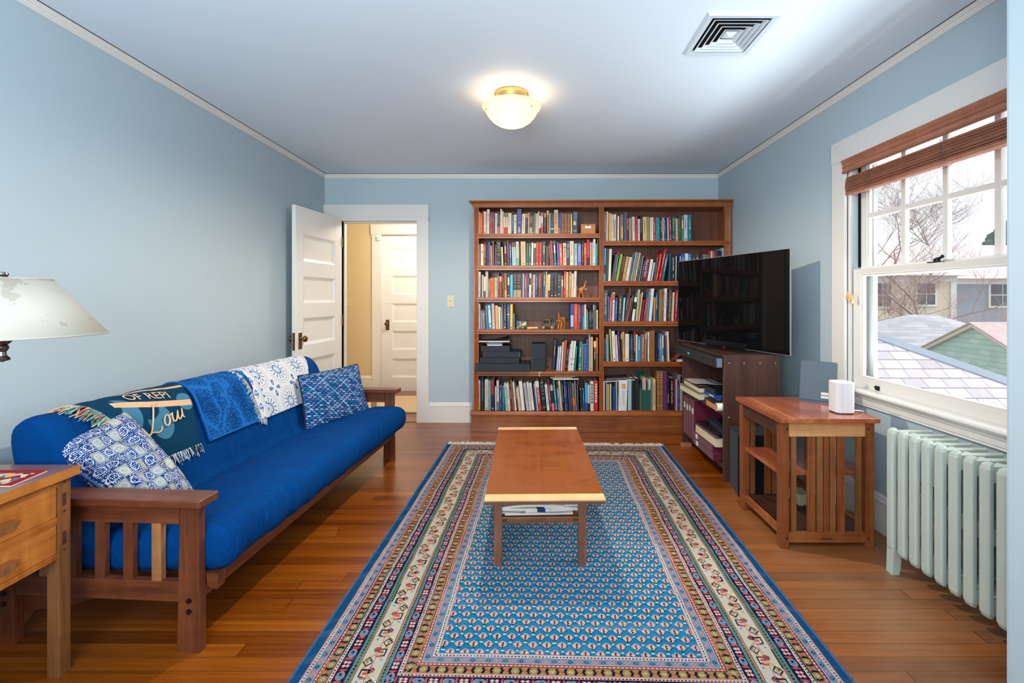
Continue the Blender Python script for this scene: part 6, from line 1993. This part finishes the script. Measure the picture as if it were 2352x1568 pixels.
# silver tablet on a stand
t = thing('tablet', 'grey-silver tablet seen from behind, propped on a stand behind the router', 'tablet', (1.585, 2.815, STZ), radians(-46))
M['alu'] = plain('anodised_grey_aluminium', col(92,104,114), .4, .5, .35, vary=.06)
Rt = Matrix.Rotation(radians(-9), 4, 'X')
mb = MB(); mb.prism([(x, z) for x, z in rrect(0,.190,.004,.232,.012,5)], 0, .014, 'y', M=Rt); mobj('tablet_body', mb, M['alu'], t, bevel=.002, smooth=True, angle=40)
mb = MB(); mb.prism([(-.0016,.02),(.0002,.02),(.0002,.218),(-.0016,.218)], .002, .014, 'y', M=Rt); b_ = mobj('tablet_edge', mb, M['black'], t)
mb = MB(); mb.box(.01, .185, -.052, .045, 0, .004); mobj('stand_foot', mb, M['alu'], t, bevel=.001)
mb = MB(); mb.box(.115,.188,-.0012,-.0002,.022,.036); mb.box(.115,.188,-.0012,-.0002,.040,.056); mb.v = [tuple(Rt @ Vector(v_)) for v_ in mb.v]; l_ = mobj('paper_label', mb, M['label'], t)
mb = MB(); mb.box(.117,.188,-.0014,-.0002,.0362,.0398); mb.v = [tuple(Rt @ Vector(v_)) for v_ in mb.v]; mobj('blue_print', mb, M['navylab'], l_)
# power strip and small things on the bottom shelf
t = thing('power_adapter', 'beige power adapter with glowing red switch on the side table bottom shelf', 'power adapter', (1.500, 2.66, .092))
mb = MB(); mb.box(0,.075,0,.11,0,.062); mobj('adapter_body', mb, plain('beige_plastic', col(190,184,150), .4), t, bevel=.004)
rd = Mat('red_switch_lamp', .3); rd.base(col(200,20,10)); rd.b.inputs['Emission Color'].default_value = (1,.03,.01,1); rd.b.inputs['Emission Strength'].default_value = 1.5
mobj('red_switch', MB().box(.050,.064,-.003,0,.030,.044), rd.m, t, bevel=.001)
mb = MB(); mb.tube([(.03,0,.01),(.0,-.05,.006),(-.06,-.03,.004),(-.10,.03,.004),(-.14,.12,.004)], .003, 6); mobj('cord', mb, M['black'], t, smooth=True)
t = thing('white_cable', 'white cable looped on the side table bottom shelf', 'cable', (1.60, 2.60, .094))
mb = MB(); mb.tube([(.06,.20,.10),(.05,.16,.04),(.02,.12,.006),(-.06,.06,.004),(-.03,-.02,.004),(.04,.0,.004),(.06,.08,.01),(.08,.18,.08)], .003, 6); mobj('cable', mb, M['white'], t, smooth=True)
# ================================================================ SUBWOOFER
t = thing('subwoofer', 'dark fabric-covered subwoofer standing between side table and media cabinet', 'speaker', (1.303, 3.0, 0))
subm = cloth('dark_teal_speaker_cloth', col(10,22,32), .85, 1500, .05, .1)
mb = MB(); mb.prism([(0,0),(.32,0),(.32,.225),(.042,.225),(.006,.02)], .0, .39, 'z'); mobj('speaker_box', mb, subm, t, bevel=.010, seg=3)
# ================================================================ MEDIA CABINET
KO = Vector((1.3125, 3.240, 0)); KX, KY, KH = .3875, .895, .867
cab = thing('media_cabinet', 'dark wood open media cabinet holding albums and discs under the television', 'cabinet', KO)
def kp(name, mb, mat, **k): return mobj(name, mb, mat, cab, **k)
kp('side_panel', MB().box(0,KX,0,.020,0,KH), M['cab'], bevel=.001); kp('side_panel', MB().box(0,KX,KY-.020,KY,0,KH), M['cab'], bevel=.001)
kp('top_panel', MB().box(0,KX,.020,KY-.020,KH-.020,KH), M['caby']); kp('shelf', MB().box(.004,KX-.01,.020,KY-.020,.446,.472), M['caby'], bevel=.001)
kp('bottom_shelf', MB().box(.004,KX-.01,.020,KY-.020,.082,.104), M['caby'], bevel=.001); kp('back_panel', MB().box(KX-.010,KX-.002,.020,KY-.020,.082,KH-.02), M['cab'])
M['cap'] = plain('grey_screw_cap', col(150,140,138), .5)
for x_, z_ in ((.037,.812),(.138,.812),(.248,.812),(.352,.812),(.035,.442)):
    mb = MB(); mb.tube([(x_,-.001,z_),(x_,.004,z_)], .0055, 10); kp('screw_cap', mb, M['cap'], smooth=True, angle=30)
M['block'] = plain('raw_wood_block', col(150,100,72), .7)
o = mobj('wood_block', MB().box(0,.09,0,.045,0,.028), M['block'], bevel=.002); o.location = (1.262, 4.00, 0); tag(o, 'small wooden block on the floor under the far corner of the media cabinet', 'block')
# soundbar across the cabinet front
t = thing('soundbar', 'long black soundbar fixed across the front top of the media cabinet', 'soundbar', (1.262, 3.250, .776))
mb = MB(); mb.box(.0,.046,0,.935,0,.070); mobj('soundbar_body', mb, plain('soundbar_grille', col(40,42,48), .5, .4, bump=.3, bscale=900), t, bevel=.004)
mb = MB(); mb.box(.006,.044,-.0025,.0,.004,.066); mobj('end_cap', mb, plain('glossy_blue_grey_cap', col(120,150,170), .08, .6, .6), t, bevel=.003)
for yc in (.055,.135,.215,.72,.80,.88):
    mb = MB(); r_ = .024 if yc not in (.055,.88) else .018; mb.lathe([(.001,0),(r_*.8,.0004),(r_,.0016),(r_*1.05,0)], 20); mb.v = [(-z, x+yc, y+.035) for x,y,z in mb.v]; mobj('speaker_cone', mb, M['satin'], t, smooth=True)
disp = Mat('teal_display', .3); disp.base(col(10,60,70)); disp.b.inputs['Emission Color'].default_value = (.02,.35,.42,1); disp.b.inputs['Emission Strength'].default_value = .8
mobj('display', MB().box(-.0008,.0002,.545,.585,.030,.044), disp.m, t)
# ---- contents, upper shelf
def kthing(name, label, cat, x, y, z, rz=0, group=None): return thing(name, label, cat, KO+Vector((x,y,z)), rz, group)
def kbox(name, label, cat, x, y, z, w, d_, h, mat, rz=0, group=None, bevel=.001):
    o = mobj(name, MB().box(0,w,0,d_,0,h), mat, bevel=bevel); o.location = KO+Vector((x,y,z)); o.rotation_euler = (0,0,rz); return tag(o, label, cat, group)
def kbook(name, label, x, y, z, w, d_, h, cov, rz=0, cat='book', group=None):
    mb = MB(); mb.box(0,w,0,d_,0,.003,1); mb.box(0,w,0,d_,h-.003,h,1); mb.box(w-.003,w,0,d_,.003,h-.003,1); mb.box(.004,w-.003,.004,d_-.004,.003,h-.003,0)
    o = mobj(name, mb, [M['page'], cov]); o.location = KO+Vector((x,y,z)); o.rotation_euler = (0,0,rz); return tag(o, label, cat, group)
grn = plain('sage_cover', col(122,134,98), .6); dgr = plain('dark_green_cover', col(38,66,62), .5); bcov = plain('black_glossy_case', col(26,28,32), .25)
g_ = 'things piled on the media cabinet shelf'
zs = .4725
kbook('album', 'sage green album lowest at the far end of the cabinet shelf', -.028, .40, zs, .24, .44, .048, grn, .03, 'album', g_)
kbook('album', 'dark green album resting on the sage album in the cabinet', -.018, .43, zs+.049, .22, .40, .040, dgr, -.02, 'album', g_)
for i, (lab, dy, cc, cu) in enumerate((('magazine with brown cover lying on the dark green album', .0, (120,84,66), .02), ('uppermost curled magazine with white edge on the far pile', .05, (190,196,200), .045))):
    mb = MB(); mb.grid(lambda a,b: (a*.22, b*.30, .0+cu*max(0,(.45-b))**1.5*(1-a*.5)+.003*sin(a*6)), 6, 10)
    o = mobj('magazine', mb, plain('magazine_cover_%d' % i, col(*cc), .35)); o.location = KO+Vector((-.015, .44+dy, zs+.0935+.006*i)); tag(o, lab, 'magazine', g_)
    sm = o.modifiers.new('thickness','SOLIDIFY'); sm.thickness = .003; sm.offset = 1
y0 = .16
kbox('disc_case', 'black disc case lowest in the middle pile of the cabinet shelf', 'disc case', .02, y0+.02, zs, .19, .22, .028, bcov, .04, g_)
kbox('disc_case', 'pale grey flat case second in the middle pile', 'disc case', .06, y0, zs+.029, .19, .16, .014, bmat('silver'), .0, g_)
kbox('disc_case', 'thin white case below the blue one in the middle pile', 'disc case', .055, y0+.005, zs+.044, .19, .15, .014, M['label'], -.03, g_)
o = kbox('disc_case', 'bright blue case with white print in the middle pile', 'disc case', .005, y0+.01, zs+.059, .24, .20, .024, bmat('blue'), .03, g_)
mb = MB(); mb.box(-.001,-.0002,.02,.10,.008,.016); mb.box(.10,.12,-.001,-.0002,.008,.018); mobj('print', mb, M['label'], o)
kbox('disc_case', 'thick black boxed set uppermost of the middle pile', 'disc case', .01, y0+.02, zs+.084, .24, .20, .038, bcov, .02, g_)
kbox('disc_player', 'black box with teal light near the front end of the cabinet shelf', 'disc case', .03, .030, zs, .20, .12, .060, bcov, .0, g_)
kbox('disc_case', 'slanting black case on the near black box of the cabinet shelf', 'disc case', .05, .028, zs+.061, .18, .12, .014, bcov, .06, g_)
mb = MB(); mb.box(0,.006,0,.20,0,.034); mb.box(.006,.10,0,.20,0,.004); o = mobj('kraft_folder', mb, M['kraft'], bevel=.001); o.location = KO+Vector((-.028,.055,zs)); tag(o, 'orange-brown kraft folder jutting from the cabinet shelf edge', 'folder', g_)
mb = MB(); mb.lathe([(.026,0),(.027,.0),(.027,.12),(.026,.12)], 20); mb.v = [(z*.9-.034, y+.052, x+.028-.0) for x,y,z in mb.v]; o = mobj('paper_roll', mb, M['label'], smooth=True); o.location = KO+Vector((.0,.0,zs)); tag(o, 'rolled cream paper at the near end of the cabinet shelf', 'paper', g_)
# ---- contents, bottom shelf
burg = cloth('burgundy_album_cloth', col(96,24,48), .7, 1200, .08, .2); M['burg'] = burg
zb = .1045; g2_ = 'burgundy albums standing in the media cabinet'
for i in range(4):
    ww = (.066,.070,.060,.078)[i]; y0 = .870-.0-sum((.066,.070,.060,.078)[:i+1])
    t = kthing('album', ['far burgundy album, leftmost of the standing four','second standing burgundy album from the left','third standing burgundy album from the left','widest standing burgundy album, nearest of the four'][i], 'album', .002, y0, zb, 0, g2_)
    mobj('album_cover', MB().box(0,.33,.001,ww-.001,0,.318), burg, t, bevel=.006, seg=2)
    mobj('spine_label', MB().box(-.001,.0002,ww*.25,ww*.72,.215-.008*(i%2),.262-.008*(i%2)), M['label'], t)
kbox('binder', 'grey folder squeezed beside the far end panel of the cabinet', 'binder', .003, .8705, zb, .3, .004, .30, bmat('charcoal'), 0)
for i, (zz, hh, yy) in enumerate(((zb, .052, .115), (zb+.053, .050, .125))):
    t = kthing('album', ['burgundy album lying flat at the very bottom of the cabinet','burgundy album lying flat on the lowest one'][i], 'album', -.030, yy, zz, 0, 'burgundy albums lying in the media cabinet')
    mobj('album_cover', MB().box(0,.30,0,.42-.01*i,0,hh), burg, t, bevel=.006, seg=2); mobj('spine_label', MB().box(-.001,.0002,.30,.345,.008,.042), M['label'], t)
kbook('album', 'thick burgundy album with exposed white pages on the lying albums', -.024, .080, zb+.104, .30, .40, .066, burg, .02, 'album')
kbox('folder', 'black folder lying on the white-paged album', 'folder', .0, .09, zb+.171, .28, .40, .020, bcov, .05); kbox('folder', 'dark slanting portfolio uppermost on the cabinet bottom shelf', 'folder', .03, .07, zb+.192, .27, .34, .028, plain('dark_blue_grey_portfolio', col(40,52,64), .4), -.06)
# ================================================================ TELEVISION
TL_, TR_ = Vector((1.307,4.239,0)), Vector((1.677,3.077,0)); tvw = (TR_-TL_).length; tva = atan2((TR_-TL_).y, (TR_-TL_).x)
tv = thing('television', 'large thin black flat-screen television angled on the media cabinet', 'television', (TL_.x, TL_.y, .8675), tva)
scr_ = Mat('tv_screen_glass', .04, .5); scr_.base((.0035,.004,.005,1)); scr_.b.inputs['IOR'].default_value = 1.22
zt0, zt1 = .0125, .7130
mobj('screen', MB().box(.004,tvw-.004,-.0006,.004,zt0+.004,zt1-.004), scr_.m, tv)
mb = MB(); mb.box(0,tvw,.0,.010,zt0,zt1); mobj('silver_frame', mb, plain('thin_silver_bezel', col(190,196,200), .25, .5, .8), tv, bevel=.001)
mb = MB(); mb.box(.06,tvw-.06,.010,.034,zt0+.01,zt0+.40); mobj('rear_housing', mb, M['black'], tv, bevel=.004)
mobj('stand_neck', MB().box(tvw/2-.22,tvw/2+.22,-.004,.05,.009,.055), M['satin'], tv, bevel=.004)
mb = MB(); mb.prism(rrect(tvw/2-.30,tvw/2+.26,-.10,.135,.012,4), 0, .010, 'z'); mobj('stand_base', mb, M['satin'], tv, bevel=.002)
led = Mat('red_standby_light', .3); led.base(col(220,20,40)); led.b.inputs['Emission Color'].default_value = (1,.02,.08,1); led.b.inputs['Emission Strength'].default_value = 3
mb = MB(); mb.ball((.60,-.002,zt0-.002), .0035, 8); mobj('standby_light', mb, led.m, tv, smooth=True)
# ================================================================ NIGHTSTAND
NO = Vector((-1.55, 1.63, 0))
ns_ = thing('nightstand', 'figured light-wood nightstand with two drawers and dark through-tenons, front left', 'nightstand', NO)
def np_(name, mb, mat, **k): return mobj(name, mb, mat, ns_, **k)
NW, ND, NH = .50, .56, .6865
np_('table_top', MB().box(-NW, -.0012, -ND, -.0012, NH-.031, NH), M['nstop'], bevel=.0015)
mb = MB(); mb.box(-.0012, 0, -ND, 0, NH-.0305, NH-.0006); mb.box(-NW, -.0012, -.0012, 0, NH-.0305, NH-.0006); np_('edge_band', mb, M['nsy'])
topm = plain
for y0 in (-.060, -ND+.020):
    for x0 in (-.054, -NW+.014): np_('leg', MB().box(x0, x0+.040, y0, y0+.041, 0, NH-.031), M['nsz'], bevel=.002)
y0, y1 = -ND+.061, -.060
np_('front_rail', MB().box(-.042,-.018, y0, y1, .632, .6555), M['nsy']); np_('front_rail', MB().box(-.042,-.018, y0, y1, .5105, .5325), M['nsy'], bevel=.001); np_('front_rail', MB().box(-.042,-.018, y0, y1, .394, .4115), M['nsy'], bevel=.001)
for za, zb_ in ((.5340,.6310),(.4130,.5095)):
    dr = np_('drawer', MB().box(-.045,-.020, y0+.0015, y1-.0015, za, zb_), M['nsy'], bevel=.0012)
    mb = MB(); zc = (za+zb_)/2; ya, yb = y0+.09, y1-.112
    P = [(yb,zc-.004),(yb-.03,zc+.010),(ya+.03,zc+.010),(ya,zc-.004),(ya,zc-.010),(yb,zc-.010)]
    mb.prism(P, -.0203, -.0192, 'x'); mobj('finger_pull', mb, M['pull'], dr)
    mb = MB(); P = [(yb,zc-.010),(ya,zc-.010),(ya+.02,zc-.030),(yb-.02,zc-.030)]; mb.prism(P, -.0203, -.0188, 'x'); mobj('pull_lip', mb, M['nsz'], dr)
np_('side_panel', MB().box(-NW+.054, -.054, -.046, -.030, .394, .6555), M['nsx']); np_('side_panel', MB().box(-NW+.054, -.054, -ND+.030, -ND+.046, .394, .6555), M['nsx']); np_('back_panel', MB().box(-NW+.020, -NW+.035, y0, y1, .394, .6555), M['nsx'])
np_('bottom_panel', MB().box(-NW+.03, -.03, -ND+.04, -.04, .394, .402), M['nsx'])
np_('drawer_box', MB().box(-NW+.04, -.046, y0+.004, y1-.004, .413, .630), M['nsx'])
for yl in (-.060, -ND+.020):
    yc = yl+.012
    for a, b in ((.566,.607),(.4355,.4796)): np_('through_tenon', MB().box(-.0142,-.0128, yc, yc+.012, a, b), M['plug'])
    for a in (.640,.543,.414): np_('peg', MB().box(-.0142,-.0128, yc+.003, yc+.010, a, a+.007), M['plug'])
t = thing('woven_mat', 'small woven red, cream and blue mat with white underside on the nightstand', 'mat', (-1.765, 1.440, NH))
wm = Mat('woven_kilim', .9, .1); x, y, z = wm.xyz('Object')
st_ = ((x+y*.4)/.026).floor(); zz_ = ((y/.03).floor() % 2.0); rr_ = wm.white(wm.comb(st_+zz_, ((y+abs(((x/.05)%1.0)-.5)*.05)/.028).floor(), 0))
cw = wm.ramp(rr_, [(0,col(150,36,44)),(.25,col(206,196,176)),(.5,col(86,116,140)),(.68,col(200,170,110)),(.84,col(96,60,50))], 'CONSTANT')
bdr = (x > .155).max(y > .100).max(y < .010); wm.base(wm.mix(bdr, cw, col(150,30,44))); wm.bump(wm.noise(wm.comb(x*90.0,y*700.0,0),1.0,0), .5, .001)
mb = MB(); mb.prism([(0,0),(.185,0),(.165,.128),(0,.128)], .0022, .0040, 'z'); mobj('woven_face', mb, wm.m, t)
mb = MB(); mb.prism([(0,0),(.185,0),(.165,.128),(0,.128)], .0, .0022, 'z'); mobj('backing', mb, M['label'], t)
# ================================================================ FLOOR LAMP with swing arm
LP = Vector((-1.46, .86, 0)); SH_ = Vector((-1.3946, 1.25, 0))
lp = thing('floor_lamp', 'brushed-metal swing-arm floor lamp with cream conical shade beside the nightstand', 'lamp', LP)
def lpart(name, mb, mat, **k): return mobj(name, mb, mat, lp, **k)
d_ = SH_-LP
mb = MB(); mb.lathe([(.001,0),(.135,0),(.137,.008),(.125,.018),(.04,.024),(.014,.040),(.001,.040)], 36); lpart('lamp_base', mb, M['nickel'], smooth=True, angle=40)
mb = MB(); mb.tube([(0,0,.03),(0,0,1.10)], .0095, 14); lpart('pole', mb, M['nickel'], smooth=True, angle=40)
mb = MB(); mid = Vector((-.10,.22,0)); mb.tube([(0,0,1.085),(mid.x,mid.y,1.085)], .007, 10); mb.tube([(mid.x,mid.y,1.075),(mid.x,mid.y,1.115)], .010, 12); mb.tube([(mid.x,mid.y,1.105),(d_.x,d_.y,1.105)], .007, 10); lpart('swing_arm', mb, M['nickel'], smooth=True, angle=40)
mb = MB(); mb.lathe([(.001,-.145),(.006,-.143),(.015,-.140),(.016,-.136),(.009,-.128),(.008,-.118),(.013,-.110),(.013,-.104),(.010,-.100),(.018,-.092),(.026,-.078),(.028,-.060),(.027,-.040),(.030,-.038),(.030,-.032),(.018,-.026),(.018,.010),(.001,.010)], 24, (d_.x,d_.y,1.235)); lpart('socket_cup', mb, M['nickel'], smooth=True, angle=35)
mb = MB(); mb.lathe([(.001,.0),(.006,0),(.010,.006),(.012,.012),(.010,.016),(.013,.020),(.011,.026),(.001,.028)], 18, (d_.x,d_.y,1.300)); lpart('finial', mb, M['nickel'], smooth=True, angle=40)
mb = MB(); c_ = (d_.x, d_.y, 0)
mb.tube([(d_.x,d_.y,1.20),(d_.x+.03,d_.y,1.24),(d_.x+.03,d_.y,1.28),(d_.x,d_.y,1.300)], .0018, 6); mb.tube([(d_.x,d_.y,1.20),(d_.x-.03,d_.y,1.24),(d_.x-.03,d_.y,1.28),(d_.x,d_.y,1.300)], .0018, 6); lpart('harp', mb, M['nickel'], smooth=True)
shm = Mat('aged_cream_shade', .75, .15); x, y, z = shm.xyz('Object'); sn = shm.noise(shm.coord(), 14, 5, .65)
shm.base(shm.mix((sn > .64)*.5, shm.mix(sn, col(168,165,152), col(188,185,174)), col(146,136,118)))
shm.b.inputs['Transmission Weight'].default_value = 0; shm.b.inputs['Subsurface Weight'].default_value = 0
z0_, z1_ = 1.159, 1.309
mb = MB(); mb.lathe([(.210,z0_),(.0955,z1_)], 64, c_); sh = lpart('lamp_shade', mb, shm.m, smooth=True); sm = sh.modifiers.new('thickness','SOLIDIFY'); sm.thickness = .0015
mb = MB()
for r_, z_ in ((.2105,z0_+.001),(.0955,z1_)):
    mb.tube([(d_.x+r_*cos(2*PI*i/48), d_.y+r_*sin(2*PI*i/48), z_) for i in range(49)], .0022, 6, cap=False)
lpart('shade_trim', mb, shm.m, smooth=True)
mb = MB(); a = radians(-66); mb.tube([(d_.x+.0962*cos(a),d_.y+.0962*sin(a),z1_-.002),(d_.x+.2107*cos(a),d_.y+.2107*sin(a),z0_+.002)], .0007, 5); lpart('shade_seam', mb, M['cord'])
mb = MB()
for k in range(3): mb.tube([(d_.x,d_.y,1.299),(d_.x+.095*cos(k*2.094),d_.y+.095*sin(k*2.094),z1_)], .0012, 5)
lpart('shade_spider', mb, M['nickel'])
